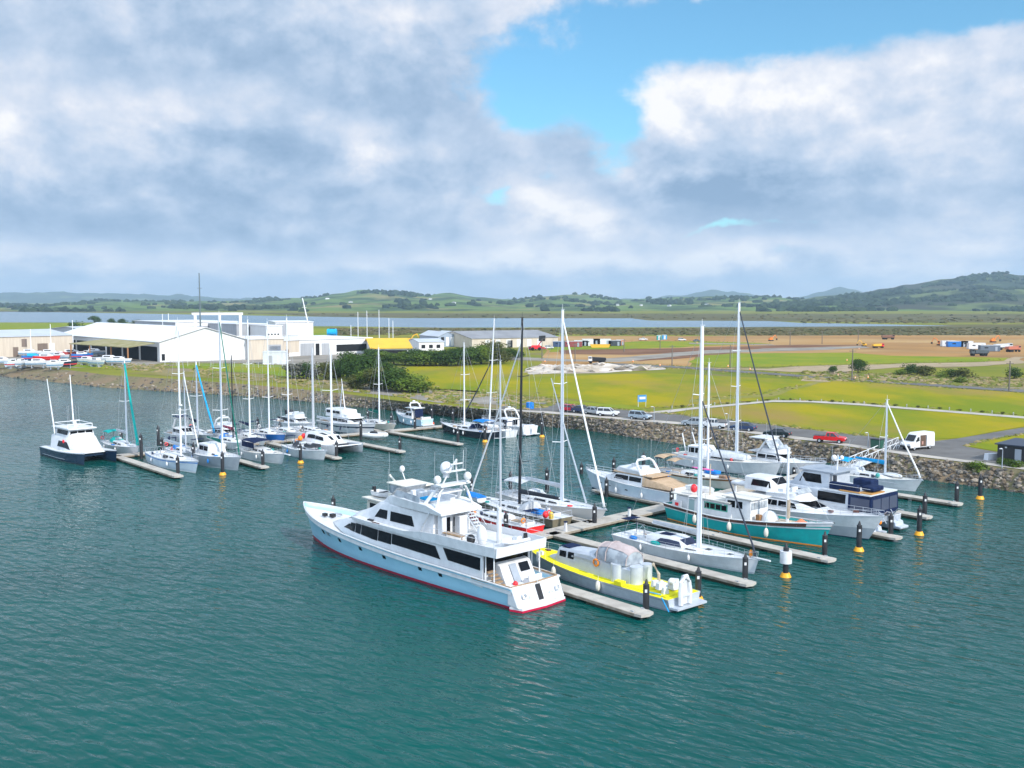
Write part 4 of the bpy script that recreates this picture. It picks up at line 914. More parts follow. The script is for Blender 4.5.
# ---------------------------------------------------------- grey work boat with yellow decks
def workboat():
    rt = empty('work_boat', (8.1, 92.6, 0), 130.6, 'long grey aluminium work boat with bright yellow side decks and a rounded canvas canopy', 'work boat')
    h = Hull(20, 4.7, 1.05, 1.1, 1.75, .9, 0, .9, 2.6, .7, .86, .05)
    ho_ = h.outer().build('hull', alum, rt); h.band(-.02, .12, off=.012).build('boot_stripe', alumdark, ho_)
    h.band(.80, .9, off=.05, stern=False).build('rubbing_band', greyhull, ho_)
    h.deckm().build('deck', yellowdeck, rt)
    MB().prism([(-9.4, -1.7), (-4.6, -1.75), (-4.6, 1.75), (-9.4, 1.7)], 1.05, 1.13).build('aft_deck_plate', yellowdeck, rt)
    c = House([(-4.8, 1.2, 1.15, 1.05, 2.5), (-1.0, 1.3, 1.2, 1.05, 2.7), (.2, 1.3, 1.15, 1.1, 2.9), (3.0, 1.25, 1.05, 1.15, 2.75), (4.6, 1.15, .95, 1.2, 2.65), (5.0, 1.0, .9, 1.2, 1.8), (6.2, .8, .6, 1.25, 1.5)])
    cb = c.shell(.2).build('cabin', alum, rt)
    for sg in (-1, 1):
        for x0, x1 in ((3.4, 4.3), (2.3, 3.1)): c.win(x0, x1, .5, .86, sg).build('window', glass, cb)
        c.win(-.3, 2.6, .62, .72, sg).build('side_rail', steel, cb)
    MB().box((3.8, 0, 2.82), (1.2, 1.5, .08)).build('solar_panel', navycanvas, cb)
    pod = MB()
    for x, y in ((-3.2, 1.05), (-5.0, .55)): pod.tube([(x, y, 1.1), (x, y, 2.65)], .6, 18)
    pod.tube([(-4.8, -.95, 1.1), (-4.8, -.95, 2.6)], .55, 16); pod.build('round_locker', alum, rt)
    # canopy: clear vinyl sides under a mushroom cloth top
    rg = []
    for x, w, z, e in ((-4.3, 1.1, 2.6, 3.7), (-3.7, 1.25, 2.6, 4.05), (-1.9, 1.25, 2.6, 4.2), (-.7, 1.15, 2.6, 3.95), (0, 1.0, 2.6, 3.0)):
        rg.append([(x, w*math.cos(q*math.pi/8)*(1 if 1 < q < 7 else 1), z+(e-z)*math.sin(q*math.pi/8)**.75) for q in range(9)])
    cv = MB().loft(rg).build('canopy', clearg, rt)
    rg = [[(x+(.01 if i else -.01), p[1]*1.03, p[2]+.04) for p in r[2:7]] for i, (x, r) in enumerate(((r[0][0], r) for r in rg[:4]))]
    MB().loft(rg, closed=False, c0=False, c1=False).build('canopy_top', pinkcanvas, cv)
    fr = MB()
    for x, w, e in ((-4.28, 1.15, 3.75), (-1.9, 1.31, 4.25), (-.7, 1.21, 4.0)): fr.tube([(x, w*math.cos(q*math.pi/8), 2.65+(e-2.65)*math.sin(q*math.pi/8)**.75) for q in range(9)], .05, 5)
    fr.build('canopy_frame', pinkcanvas, cv)
    MB().ring((-.8, 1.36, 2.3), .30, .085, 'y').build('life_ring', orangem, rt)
    MB().box((-4.4, 2.0, 1.3), (.9, .6, .45)).build('yellow_chest', yellowdeck, rt, bev=.05)
    MB().box((7.6, -.5, 1.55), (.5, .4, .18)).build('hatch_cover', brownrail, rt)
    MB().box((7.0, .9, 1.5), (.4, .3, .6)).box((6.8, 1.5, 1.4), (.3, .25, .9)).build('mooring_bitts', white, rt)
    g = MB()
    rr_ = random.Random(3)
    for k in range(7): g.box((-7.2-rr_.random()*1.6, rr_.uniform(-1.2, 1.3), 1.35+rr_.random()*.5), (rr_.uniform(.5, 1.1), rr_.uniform(.4, .9), rr_.uniform(.3, .6)), rr_.random()*3, .8, .8)
    g.build('deck_gear', lightg, rt, bev=.04)
    MB().tube([(-6.6, -.6, 1.1), (-6.6, -.6, 2.1), (-5.9, -.6, 2.9)], .14, 6).build('davit', decktan, rt)
    MB().prism([(-10, -2.0), (-10.9, -1.9), (-10.9, 1.9), (-10, 2.0)], .25, .42).build('stern_platform', alum, rt)
    h.rail(.7, 11, 16, .02, .1, 0).build('bow_rail', steel, rt)
    MB().tube([(-9.3, 2.1, 1.1), (-11.2, 3.4, .6)], .05, 5).tube([(-8.8, 1.6, 1.15), (-7.6, 1.9, 1.2)], .05, 5).build('mooring_rope', cyancanvas, rt)
    MB().ball((-8.4, -.2, 1.9), (.3, .3, .3), 8, 6).ball((-7.9, .5, 1.8), (.2, .2, .2), 8, 6).build('white_float', white, rt)
    for x, z in ((3.6, .75), (-2.2, .65)): fender(rt, x, 2.5, z, cream, .24)
    d = empty('dinghy', tuple(Vector((8.1, 92.6, .42))+Matrix.Rotation(R(130.6), 3, 'Z') @ Vector((-10.45, .5, 0))), 130.6, 'white inflatable dinghy stood upright across the stern of the grey work boat', 'dinghy')
    MB().tube([(-.05, .55, .1), (-.05, .6, 1.2), (-.02, .45, 2.0), (0, .18, 2.45), (0, -.18, 2.45), (-.02, -.45, 2.0), (-.05, -.6, 1.2), (-.05, -.55, .1)], .21, 8).build('tube', white, d)
    MB().box((.06, 0, 1.1), (.12, 1.0, 2.0), tx=1).build('floor', lightg, d); MB().box((-.12, 0, .9), (.1, .9, .2)).build('thwart', lightg, d)
workboat()

# ---------------------------------------------------------- teal wooden trawler
def trawler():
    rt = empty('wooden_trawler', (26.3, 114.0, 0), -49.5, 'teal green wooden trawler with white wheelhouse and dark brown bulwark band', 'fishing boat')
    h = Hull(19.8, 5.4, 1.9, 1.65, 2.75, 1.3, .5, .74, 2.0, 1.0, .84, .35, .45, 18)
    ho_ = h.outer().build('hull', teal, rt); h.band(-.05, .05, off=.012).build('boot_stripe', orangem, ho_)
    h.band(.80, .985, off=.02, i1=15).build('brown_band', brownrail, ho_)
    h.band(.84, .985, off=.022, i0=15, stern=False).build('bow_name_band', white, ho_)
    h.band(.73, .79, off=.03, stern=False).build('white_line', white, ho_)
    h.gunwale(.08).build('cap_rail', white, ho_); h.deckm(inset=.06).build('deck', decktan, rt)
    z = 1.4
    c = House([(-8.6, 1.75, 1.7, z, z+1.75), (-3, 1.95, 1.9, z, z+1.8), (-1.6, 1.95, 1.9, z, z+1.8), (-.5, 1.9, 1.8, z, z+1.8)])
    cb = c.shell(.1).build('deck_house', white, rt)
    for sg in (-1, 1):
        c.win(-4.3, -1.0, .45, .9, sg, n=2).build('window_surround', M('green_trim', (.05, .36, .26), .4), cb)
        for k in range(4): c.win(-4.2+.8*k, -3.55+.8*k, .52, .83, sg, n=1, off=.05).build('window', glass, cb)
        c.win(-6.6, -5.8, .1, .85, sg, n=1).build('door', M('grey_green_door', (.3, .42, .42), .5), cb)
    MB().prism([(-9.2, -2.0), (-.6, -2.15), (-.6, 2.15), (-9.2, 2.0)], z+1.86, z+1.97).build('boat_deck', decksand, rt)
    w = House([(-1.4, 1.75, 1.75, z, z+2.5), (1.5, 1.7, 1.7, z, z+2.55), (1.9, 1.6, 1.6, z, z+2.5)])
    wb = w.shell(.08).build('wheelhouse', white, rt)
    MB().prism([(-1.8, -1.95), (2.2, -1.85), (2.3, 0), (2.2, 1.85), (-1.8, 1.95)], z+2.58, z+2.68).build('roof', decksand, wb)
    for sg in (-1, 1):
        for a, b_ in ((-1.1, -.1), (.1, .9)): w.win(a, b_, .58, .88, sg, n=1).build('window', glass, wb)
    for k in range(5): w.wall(2, -.92+.37*k, -.92+.37*k+.32, .58, .88, .05).build('window', clearg, wb)
    MB().ball((3.5, -.2, z+.15), (1.05, .95, 1.35), 14, 8, 0).build('canvas_hood', white, rt)
    MB().box((2.6, -1.0, z+.5), (.5, .5, 1.0)).build('hatchway', wood, rt)
    MB().box((5.0, .1, z+.35), (1.4, 1.3, .5)).build('fish_hold', decktan, rt, bev=.05)
    rg = [[(7.2+.9*math.cos(a)*(1-t), .2+1.0*math.sin(a)*(1-t), z+.4+.75*t**.6) for a in [q*math.pi/5 for q in range(10)]] for t in (0, .3, .6, .95)]
    MB().loft(rg).build('orange_tarp', M('faded_orange_tarp', (.70, .20, .07), .8), rt)
    MB().box((8.6, 0, z+.7), (.5, .7, .6)).build('windlass', steel, rt)
    m = MB().tube([(5.6, 0, z), (5.55, 0, 9.8)], .17, 8, .14).tube([(5.55, 0, 9.8), (5.55, 0, 10.1)], .2, 8).build('mast', mastw, rt)
    MB().tube([(5.7, 0, z+1), (5.7, 0, 4.4)], .20, 8).build('mast_sleeve', decktan, m)
    MB().tube([(-5.0, 0, z+1.9), (-5.0, 0, 7.0)], .07, 6).build('aft_mast', decktan, rt)
    g = MB().tube([(5.55, 0, 9.6), (10.9, 0, 2.7)], .02, 4).tube([(5.55, 0, 9.6), (4.2, 2.3, 1.9)], .02, 4).tube([(5.55, 0, 9.6), (4.2, -2.3, 1.9)], .02, 4); g.build('rigging', wire, rt)
    MB().ball((-6.4, -1.2, z+2.7), (.42, .42, .5), 10, 8).build('red_buoy', redm, rt)
    dg = MB().prism([(-8.9, .5), (-6.2, .5), (-5.4, 1.1), (-6.2, 1.7), (-8.9, 1.7)], z+2.0, z+2.5, 1.12); dg.build('roof_dinghy', white, rt)
    h.rail(.55, 14, 18, .025, .1, 0).build('bow_rail', steel, rt)
    MB().slab((-8.4, -2.6, 1.9), (-7.0, -2.7, 1.9), (-7.0, -2.7, 2.7), (-8.4, -2.6, 2.7), (0, -.05, 0)).build('signboard', white, rt)
    MB().slab((-7.9, -2.72, 2.1), (-7.4, -2.76, 2.1), (-7.4, -2.76, 2.45), (-7.9, -2.72, 2.45), (0, -.06, 0)).build('red_emblem', redm, rt)
    for x in (0, 4.5, -5): fender(rt, x, -h.at(x)[0]-.2, .9, cream, .26)
trawler()

# ---------------------------------------------------------- navy hulled power catamaran
def powercat():
    c0 = Vector((-65.6, 161.4, 0))-Vector((math.cos(R(-46)), math.sin(R(-46)), 0))*8.2
    rt = empty('power_catamaran', tuple(c0), -46, 'power catamaran with navy hulls, white cabin and two outrigger poles at the far left', 'catamaran')
    h = Hull(16.6, 1.9, 1.5, 1.5, 2.0, .5, 0, .96, 3.2, .5, .8, .04)
    for sg in (-1, 1):
        q = h.outer(sg*2.55).build('hull', navy, rt); h.band(-.02, .07, sg*2.55).build('boot_stripe', blackm, q); h.band(.24, .28, sg*2.55, i0=1, i1=9, stern=False).build('white_stripe', white, q)
        h.band(.93, 1.0, sg*2.55, .02, stern=False).build('gunwale_band', white, q)
        h.deckm(sg*2.55).build('deck', white, rt)
    MB().box((-1.0, 0, 1.22), (12.6, 3.6, .5)).build('bridge_deck', navy, rt); MB().box((-1.0, 0, 1.52), (12.8, 3.9, .1)).build('bridge_deck_top', white, rt)
    c = House([(-5.6, 2.6, 2.35, 1.5, 3.7), (1.2, 2.75, 2.3, 1.5, 3.7), (5.2, 2.5, 1.8, 1.5, 1.9), (5.7, 2.2, 1.6, 1.5, 1.55)])
    cb = c.shell(.15).build('cabin', white, rt)
    for sg in (-1, 1):
        c.win(-2.6, 2.6, .25, .68, sg, .4, -1.4).build('window', glass, cb)
    c.front(1, .55, .72, .8, 2, .8).build('hatch', glass, cb)
    u_ = House([(-4.6, 2.2, 2.05, 3.7, 4.95), (.2, 2.2, 1.95, 3.7, 4.95), (1.1, 2.1, 1.85, 3.7, 4.85), (1.3, 2.1, 1.5, 3.7, 3.9)])
    ub = u_.shell(.05).build('upper_cabin', white, rt)
    for sg in (-1, 1):
        for a, b_ in ((-3.6, -1.6), (-1.5, .6)): u_.win(a, b_, .3, .86, sg).build('window', glass, ub)
    for k in range(3): u_.wall(2, -.98+.67*k, -.98+.67*k+.6, .25, .88, .12).build('window', glass, ub)
    MB().prism([(-5.4, -2.35), (1.7, -2.3), (1.9, 0), (1.7, 2.3), (-5.4, 2.35)], 4.98, 5.14).build('roof', white, rt)
    k = MB()
    for sg in (-1, 1): k.tube([(-4.8, sg*2.1, 5.1), (-4.8, sg*2.1, 5.7), (.6, sg*2.0, 5.7), (.6, sg*2.0, 5.1)], .06, 5)
    k.tube([(-4.8, -2.1, 5.7), (-4.8, 2.1, 5.7)], .06, 5).tube([(.6, -2.0, 5.7), (.6, 2.0, 5.7)], .06, 5); k.build('roof_rack', white, rt)
    MB().box((-1.5, 0, 5.6), (.5, .5, 1.0), tx=.5, ty=.5).box((-1.5, 0, 6.15), (.3, 1.5, .14)).build('radar', white, rt)
    for sg, lean in ((1, -1.2), (-1, 1.2)): pass
    MB().tube([(-4.2, -2.3, 3.9), (-4.9, -3.0, 13.0)], .13, 6, .06).build('outrigger_pole', mastw, rt)
    MB().tube([(-4.4, .9, 5.1), (-6.4, 1.3, 13.4)], .13, 6, .06).build('outrigger_pole', mastw, rt)
    for x, y in ((-3.5, 1), (-3, -.6), (-2, .9), (-4, 0)):
        a = MB(); aerial(a, x, y, 5.2, 3.2); a.build('aerial', wire, rt)
    MB().ball((.6, -2.75, 3.1), (.25, .2, .3), 8, 6).build('pink_buoy', redm, rt); h.rail(.7, 8, 16, .02, .1, 0).build
    r = MB(); r.tube([(7.4, -2.55, 2.5), (4.5, -3.3, 2.3)], .02, 4).tube([(7.4, 2.55, 2.5), (4.5, 3.3, 2.3)], .02, 4).tube([(6.4, -1.6, 2.3), (6.4, 1.6, 2.3)], .03, 4); r.build('bow_rail', steel, rt)
powercat()

# ---------------------------------------------------------- grey power catamaran, stern to the camera
def greycat():
    rt = empty('power_catamaran', (36.5, 120, 0), 130.5, 'grey two storey power catamaran with navy canvas enclosure round its stern', 'catamaran')
    h = Hull(17, 2.1, 1.6, 1.6, 2.2, .7, 0, .95, 3, .6, .82, .04)
    for sg in (-1, 1):
        q = h.outer(sg*2.35).build('hull', alum, rt); h.band(-.02, .1, sg*2.35).build('boot_stripe', blackm, q); h.gunwale(.05, sg*2.35).build('rubbing_strake', lightg, q); h.deckm(sg*2.35).build('deck', deckgrey, rt)
    MB().box((-.8, 0, 1.3), (14.5, 3.4, .6)).build('bridge_deck', alumdark, rt)
    c = House([(-7.2, 3.05, 2.95, 1.55, 2.9), (-5.5, 3.1, 2.9, 1.55, 4.3), (0, 3.1, 2.8, 1.55, 4.3), (3.6, 2.9, 2.5, 1.55, 4.25), (5.4, 2.6, 2.1, 1.6, 2.6), (6.6, 2.2, 1.8, 1.6, 1.7)])
    cb = c.shell(.1).build('saloon', alum, rt)
    for sg in (-1, 1):
        c.win(-5.2, -1.6, .55, .92, sg, 0, 0).build('window', glass, cb); c.win(.2, 3.9, .52, .88, sg, 0, -.3).build('window', glass, cb)
        c.win(-5.3, -1.2, .12, .50, sg, off=.02).build('side_panel', lightg, cb)
    c.front(3, .08, .85, .8).build('windscreen', glass, cb)
    w = House([(-2.6, 2.2, 2.1, 4.3, 6.1), (1.0, 2.2, 1.95, 4.3, 6.1), (2.2, 2.0, 1.6, 4.3, 5.2), (2.9, 1.8, 1.5, 4.3, 4.4)])
    wb = w.shell(.06).build('wheelhouse', alum, rt)
    for sg in (-1, 1): w.win(-1.6, 1.5, .28, .84, sg, .2, -.6).build('window', glass, wb)
    w.front(1, .1, .9, .85).build('windscreen', glass, wb)
    MB().prism([(-3.2, -2.3), (1.5, -2.2), (1.9, 0), (1.5, 2.2), (-3.2, 2.3)], 6.12, 6.26).build('roof', alumdark, wb)
    MB().prism([(-8.2, -2.95), (-2, -3.0), (-2, 3.0), (-8.2, 2.95)], 4.28, 4.42).build('upper_deck', lightg, rt)
    MB().box((-4.6, 2.2, 4.85), (3.6, .7, .8)).build('covered_seats', navycanvas, rt, bev=.12)
    MB().box((-5.0, -1.6, 4.95), (2.4, 1.6, .9)).build('covered_tender', navycanvas, rt, bev=.15)
    MB().box((-7.4, 1.0, 4.95), (1.5, 2.2, .5)).build('covered_table', navycanvas, rt, bev=.12)
    MB().box((-7.4, 1.2, 4.5), (1.6, 2.8, .14)).box((-5.6, 2.75, 4.5), (2.6, .3, .1)).build('teak_trim', M('orange_teak', (.55, .28, .08), .5), rt)
    e = House([(-8.35, 2.95, 2.8, 2.0, 4.2), (-5.6, 3.16, 3.02, 2.1, 4.27)])
    eb = e.shell(.05).build('stern_enclosure', navycanvas, rt)
    for sg in (-1, 1): e.win(-8.1, -5.9, .22, .86, sg).build('vinyl_window', M('dull_vinyl', (.07, .08, .12), .15), eb)
    for k in range(3): e.wall(0, -.92+.63*k, -.92+.63*k+.57, .22, .86, -.04).build('vinyl_window', MATS['dull_vinyl'], eb)
    for sg in (-1, 1): MB().side([(-8.4, .2), (-9.5, .2), (-9.5, .45), (-8.9, .5), (-8.8, .9), (-8.4, 1.0)], sg*2.35-.95, sg*2.35+.95).build('stern_steps', alum, rt, bev=.05)
    dv = MB()
    for y in (-1.2, 1.2): dv.tube([(-8.4, y, 1.5), (-9.3, y, 2.6), (-10.0, y, 2.5)], .07, 6).tube([(-8.4, y, 2.4), (-9.3, y, 1.2)], .05, 5)
    dv.build('davit', steel, rt); MB().box((-8.9, 2.0, 1.4), (.4, .4, .4)).build('orange_bag', orangem, rt, bev=.08)
    m = MB().tube([(-2.2, 0, 6.2), (-2.3, 0, 8.0)], .1, 6).tube([(-2.3, -.9, 7.4), (-2.3, .9, 7.4)], .05, 5); mm = m.build('mast', white, rt)
    MB().ball((-2.3, .8, 7.75), (.32, .32, .36), 10, 7).ball((-2.3, -.8, 7.6), (.25, .25, .28), 10, 7).build('satellite_dome', white, mm)
    MB().tube([(-3.1, 1.8, 4.4), (-3.1, 1.8, 5.9)], .22, 8).build('rolled_cover', darkcanvas, rt)
    a = MB(); aerial(a, -2.6, 1.8, 6.2, 3); a.build('aerial', wire, rt); a = MB(); aerial(a, -2.6, -1.8, 6.2, 3.5); a.build('aerial', wire, rt)
    h.rail(.8, 0, 0, .02)
    r = MB()
    for sg in (-1, 1): r.tube([(-8.2, sg*2.9, 5.1), (-2.8, sg*2.95, 5.1)], .025, 4).tube([(9, sg*2.4, 2.9), (3, sg*3.3, 2.5)], .025, 4)
    r.build('deck_rail', steel, rt)
greycat()

# ---------------------------------------------------------- sailing catamaran in the left row
bt_ = M('bottom_blue', (.05, .20, .40), .5)
def sailcat():
    d = Vector((math.cos(R(OUT)), math.sin(R(OUT)), 0)); c0 = Vector((-27.6, 171.6, 0))-d*6.5
    rt = empty('sailing_catamaran', tuple(c0), OUT, 'white sailing catamaran with rounded coachroof and tall bare mast, bows pointing out of its berth', 'catamaran')
    h = Hull(13, 1.7, 1.4, 1.4, 1.75, .3, .3, .8, 2.4, .5, .84, .04)
    for sg in (-1, 1):
        q = h.outer(sg*2.7).build('hull', white, rt); h.band(-.02, .1, sg*2.7).build('boot_stripe', greyhull, q); h.deckm(sg*2.7).build('deck', white, rt)
    MB().box((-1.6, 0, 1.15), (8.6, 4.0, .55)).build('bridge_deck', white, rt); MB().box((4.6, 0, 1.3), (3.6, 3.9, .05)).build('trampoline', darkcanvas, rt)
    MB().tube([(6.3, -2.7, 1.5), (6.3, 2.7, 1.5)], .1, 6).build('cross_beam', mastw, rt)
    c = House([(-4.4, 2.3, 2.1, 1.4, 2.9), (-1.5, 2.4, 2.0, 1.4, 3.05), (1.3, 2.2, 1.5, 1.4, 2.7), (3.2, 1.7, .9, 1.4, 1.6)])
    cb = c.shell(.25, .1).build('coachroof', white, rt)
    for sg in (-1, 1): c.win(-3.6, -1.1, .42, .82, sg, .3, 0).build('window', glass, cb); c.win(-.9, 1.4, .42, .8, sg, 0, -.5).build('window', glass, cb)
    c.front(1, .25, .85, .8).build('windscreen', glass, cb); c.front(2, .1, .6, .8).build('windscreen', glass, cb)
    hh = Hull(13, 5.4, 1.6, 1.6, 1.7); rig(rt, hh, 345, 1.0, mastw, .2, (5, 2.6), greycanvas, None, spread=1, dzb=1.0)
    MB().ball((-5.2, -2.0, 2.1), (.45, .45, .5), 10, 7).build('red_fender', redm, rt); MB().ball((-4.3, -3.2, 1.9), (.42, .42, .48), 10, 7).build('orange_fender', orangem, rt)
sailcat()

# ---------------------------------------------------------- trawler yacht hidden behind the big yacht
def backboat():
    rt = empty('trawler_yacht', (-11.5, 113.0, 0), OUT, 'beige trawler yacht behind the big yacht with a dinghy and crane on its roof', 'motor yacht')
    h = Hull(15, 4.8, 1.6, 1.5, 2.3, .9, .1, .9, 2.2, .7, .8, .3)
    ho_ = h.outer().build('hull', white, rt); h.band(-.02, .12).build('boot_stripe', navy, ho_); h.deckm().build('deck', decksand, rt)
    c = House([(-5.6, 2.0, 1.95, 1.3, 3.2), (1.5, 2.0, 1.9, 1.3, 3.3), (2.4, 1.9, 1.7, 1.3, 3.2)])
    cb = c.shell(.1).build('deck_house', cream, rt)
    for sg in (-1, 1):
        for k in range(4): c.win(-5.0+1.7*k, -3.7+1.7*k, .42, .86, sg, n=1).build('window', glass, cb)
    c.wall(0, -.85, -.3, .4, .85, -.04).build('window', glass, cb); c.wall(0, -.2, .35, .4, .85, -.04).build('window', glass, cb); c.wall(0, .5, .9, .05, .85, -.04).build('door', wood, cb)
    MB().prism([(-6.2, -2.3), (2.4, -2.15), (2.4, 2.15), (-6.2, 2.3)], 3.34, 3.48).build('boat_deck', decksand, rt)
    f = House([(-1.6, 1.7, 1.7, 3.48, 4.5), (2.0, 1.6, 1.5, 3.48, 4.6), (2.6, 1.3, 1.1, 3.48, 4.0)]); fb = f.shell(.1).build('flybridge', cream, rt)
    MB().box((.2, 0, 5.05), (3.4, 3.1, 1.0)).build('clear_curtains', clearg, fb)
    MB().prism([(-1.9, -1.75), (2.4, -1.7), (2.6, 0), (2.4, 1.7), (-1.9, 1.75)], 5.55, 5.72).build('hard_top', cream, rt, bev=.06)
    MB().tube([(-1.6, .6, 5.7), (-2.2, .6, 6.6)], .06, 5).ball((-2.2, .6, 6.9), (.32, .32, .38), 10, 8).build('satellite_dome', white, rt)
    MB().tube([(-2.6, 1.0, 3.5), (-2.6, 1.0, 4.3), (-4.2, .2, 6.0)], .12, 6).build('crane', cream, rt)
    a = MB(); aerial(a, -2.0, -1.2, 5.6, 3.4); a.build('aerial', wire, rt)
    h.rail(.7, 8, 16, .02, .1, 0).build('bow_rail', steel, rt)
    d = empty('dinghy', (0, 0, 0), OUT+4, 'small white dinghy with dark outboard carried on the roof of the beige trawler yacht', 'dinghy')
    d.location = Vector((-11.5, 113, 3.5))+Matrix.Rotation(R(OUT), 3, 'Z') @ Vector((-4.3, -.6, 0))
    hd = Hull(3.2, 1.5, .5, .48, .62, .3, 0, .85, 2.2, .15, .8, .2, n=8); q = hd.outer().build('hull', white, d); hd.deckm().build('floor', lightg, d); q.location.z = .15
    MB().box((-1.7, 0, .65), (.4, .35, .75), tx=.7).build('outboard_motor', blackm, d); MB().box((.1, 0, .6), (.35, 1.1, .1)).build('thwart', darkcanvas, d)
backboat()

# ---------------------------------------------------------- right-hand row of sailing yachts and cruisers
def racer(rt, h, z0):
    MB().box((-2.4, 0, z0+.96), (1.5, 1.0, .05)).build('dark_hatch', navycanvas, rt)
    c = House([(-4.2, 1.5, 1.35, z0+.1, z0+.75), (-1.2, 1.5, 1.2, z0+.1, z0+.95), (-.1, 1.35, 1.0, z0+.1, z0+.85), (.8, 1.05, .8, z0+.1, z0+.35)])
    cb = c.shell(.06).build('coachroof', white, rt)
    for sg in (-1, 1): c.win(-3.0, .3, .18, .82, sg, .7, -.35, n=8, off=.04).build('wide_window', M('navy_glass', (.012, .02, .06), .1), cb)
    c.front(2, .0, .9, .95, 1).build('front_window', MATS['navy_glass'], cb)
    MB().tube([(h.S[-1][1]-1, 0, h.S[-1][5]+.1), (h.S[-1][1]+1.3, 0, h.S[-1][5]+.1)], .1, 6).build('bowsprit', white, rt)
    MB().ball((h.S[-1][1]-.9, 0, h.S[-1][5]+.4), (.2, .18, .4), 8, 6).build('orange_bag', orangem, rt)
yacht('white racing sloop with dark blue cabin windows between the work boat and teal trawler', place(754, 574, 16.6, OUT), OUT, 16.6, 4.5, 326, 702, white, white, None, greyhull, greycanvas, genoa=wiredark, genoaw=.11, fb=1.5, mastr=.24, boomL=6.2, spread=3, cabh=.3, extra=racer, over=.5, sw=.9, fs_top=.68, dzboom=1.2)
yacht('bronze hulled sloop with a black carbon mast and black sail cover, bow pointing away', Vector((.45, 121.9, 0)), IN, 16, 4.4, 318, 519.5, tanhull, white, None, blackm, darkcanvas, hood=greycanvas, bim=None, genoa=sailw, mast=mastb, fb=1.45, mastr=.17, boomL=7, spread=3, rake=-.5, genoaw=.13, fs_top=.88,
      extra=lambda rt, h, z0: (MB().box((-5.2, 1.1, z0+.5), (1.6, .9, .5)).build('blue_cover', bluecanvas, rt, bev=.1), MB().ball((-7.4, 1.9, z0+.6), (.35, .35, .42), 8, 6).build('red_buoy', redm, rt), MB().ball((-7.6, 1.2, z0+.4), (.35, .3, .5), 8, 6).build('yellow_buoy', M('yellow_plastic', (.75, .55, .05), .5), rt)))
dk = empty('dinghy', tuple(Vector((-4.6, 124.5, 1.6))), 120, 'small dinghy under a bright blue cover on the bow of the bronze sloop', 'dinghy')
hd = Hull(3.6, 1.6, .55, .5, .65, .3, 0, .85, 2.2, .2, .8, .2, n=8); hd.outer().build('hull', white, dk); hd.deckm().build('floor', lightg, dk)
MB().loft([[(x, w*math.cos(q*math.pi/6), .42+.3*math.sin(q*math.pi/6)) for q in range(7)] for x, w in ((-1.85, .7), (-1, .82), (.6, .8), (1.9, .15))]).build('cover', bluecanvas, dk)
yacht('small sloop with a bright red hull behind the aft deck of the big yacht', place(534, 537, 12.5, IN, 'stern'), IN, 12.5, 3.8, 361, 500.3, redhull, white, None, white, None, genoa=None, fb=1.6, mastr=.13, mast=mastg, spread=1, mast2=None)
yacht('cream white cutter with two furled headsails and a silver sail cover, bow to the walkway', place(600, 523, 17, OUT), OUT, 17, 4.7, 310, 562.5, M('cream_grey_hull', (.62, .61, .58), .35), white, None, greyhull, greycanvas, hood=greycanvas, bim=greycanvas, genoa=sailw, genoaw=.15, fb=1.75, mastr=.22, boomL=6.8, spread=2,
      extra=lambda rt, h, z0: MB().tube([(6.2, 0, 2.0), (2.9, 0, 9.5), (0, 0, 16.5)], .12, 6, .06).build('inner_staysail', sailw, rt))
cruiser('white flybridge motor yacht with beige cockpit canvas, moored bow away behind the cutter', place(672, 509, 16.4, IN, 'stern', 1.8, 1.6), IN, 16.4, 5.0, (1.9, 2.0, 2.6), palehull, white, fly=True, canvas=tancanvas, win=(-.17, .13), roof=tancanvas, flyscreen=False)
def ketch_ex(rt, h, z0):
    h.band(.82, .99, off=.03, stern=True).build('brown_bulwark', wood, rt)
    bimini(rt, -6.9, -5.0, 1.7, z0+.4, z0+2.3, tancanvas, 'tan_bimini'); bimini(rt, -4.6, -3.0, 1.6, z0+.3, z0+2.0, tancanvas, 'tan_dodger')
    MB().box((2.2, .3, z0+.75), (2.2, 1.2, .5)).build('blue_bundle', bluecanvas, rt, bev=.15); MB().box((4.8, -.4, z0+.4), (1.2, 1.0, .5)).build('deck_box', wood, rt, bev=.05)
    h.band(.02, .12, off=.02).build('green_line', greencanvas, rt)
yacht('white cutter with tan canopies, varnished brown bulwark and a blue bundle on deck', place(742, 492, 15, OUT), OUT, 15, 4.4, 363, 709.5, cream, decktan, None, greencanvas, greycanvas, fb=1.8, mastr=.17, spread=2, extra=ketch_ex, wheel=False)
def ms_ex(rt, h, z0):
    c = House([(-6.2, 1.6, 1.5, z0, z0+1.7), (-3.4, 1.6, 1.45, z0, z0+1.75), (-2.6, 1.5, 1.2, z0, z0+1.1)]); cb = c.shell(.1).build('pilot_house', white, rt)
    for sg in (-1, 1): c.win(-5.9, -4.9, .4, .85, sg).build('window', glass, cb); c.win(-4.7, -3.3, .4, .85, sg, 0, -.2).build('window', glass, cb)
    c.wall(0, -.8, .8, .35, .85, -.03).build('window', glass, cb)
    rg = [[(x, w*math.cos(q*math.pi/6), z0+.5+hh*math.sin(q*math.pi/6)) for q in range(7)] for x, w, hh in ((-1.8, 1.7, .9), (1, 1.6, 1.0), (4, 1.1, .7))]; MB().loft(rg).build('deck_cover', greycanvas, rt)
    MB().tube([(-6.5, 1.4, z0), (-7.6, 1.2, z0+3.4), (-7.2, 1.0, z0+4.0)], .1, 6).tube([(-6.5, -1.4, z0), (-7.6, -1.2, z0+3.4), (-7.2, -1.0, z0+4.0)], .1, 6).build('stern_gantry', white, rt)
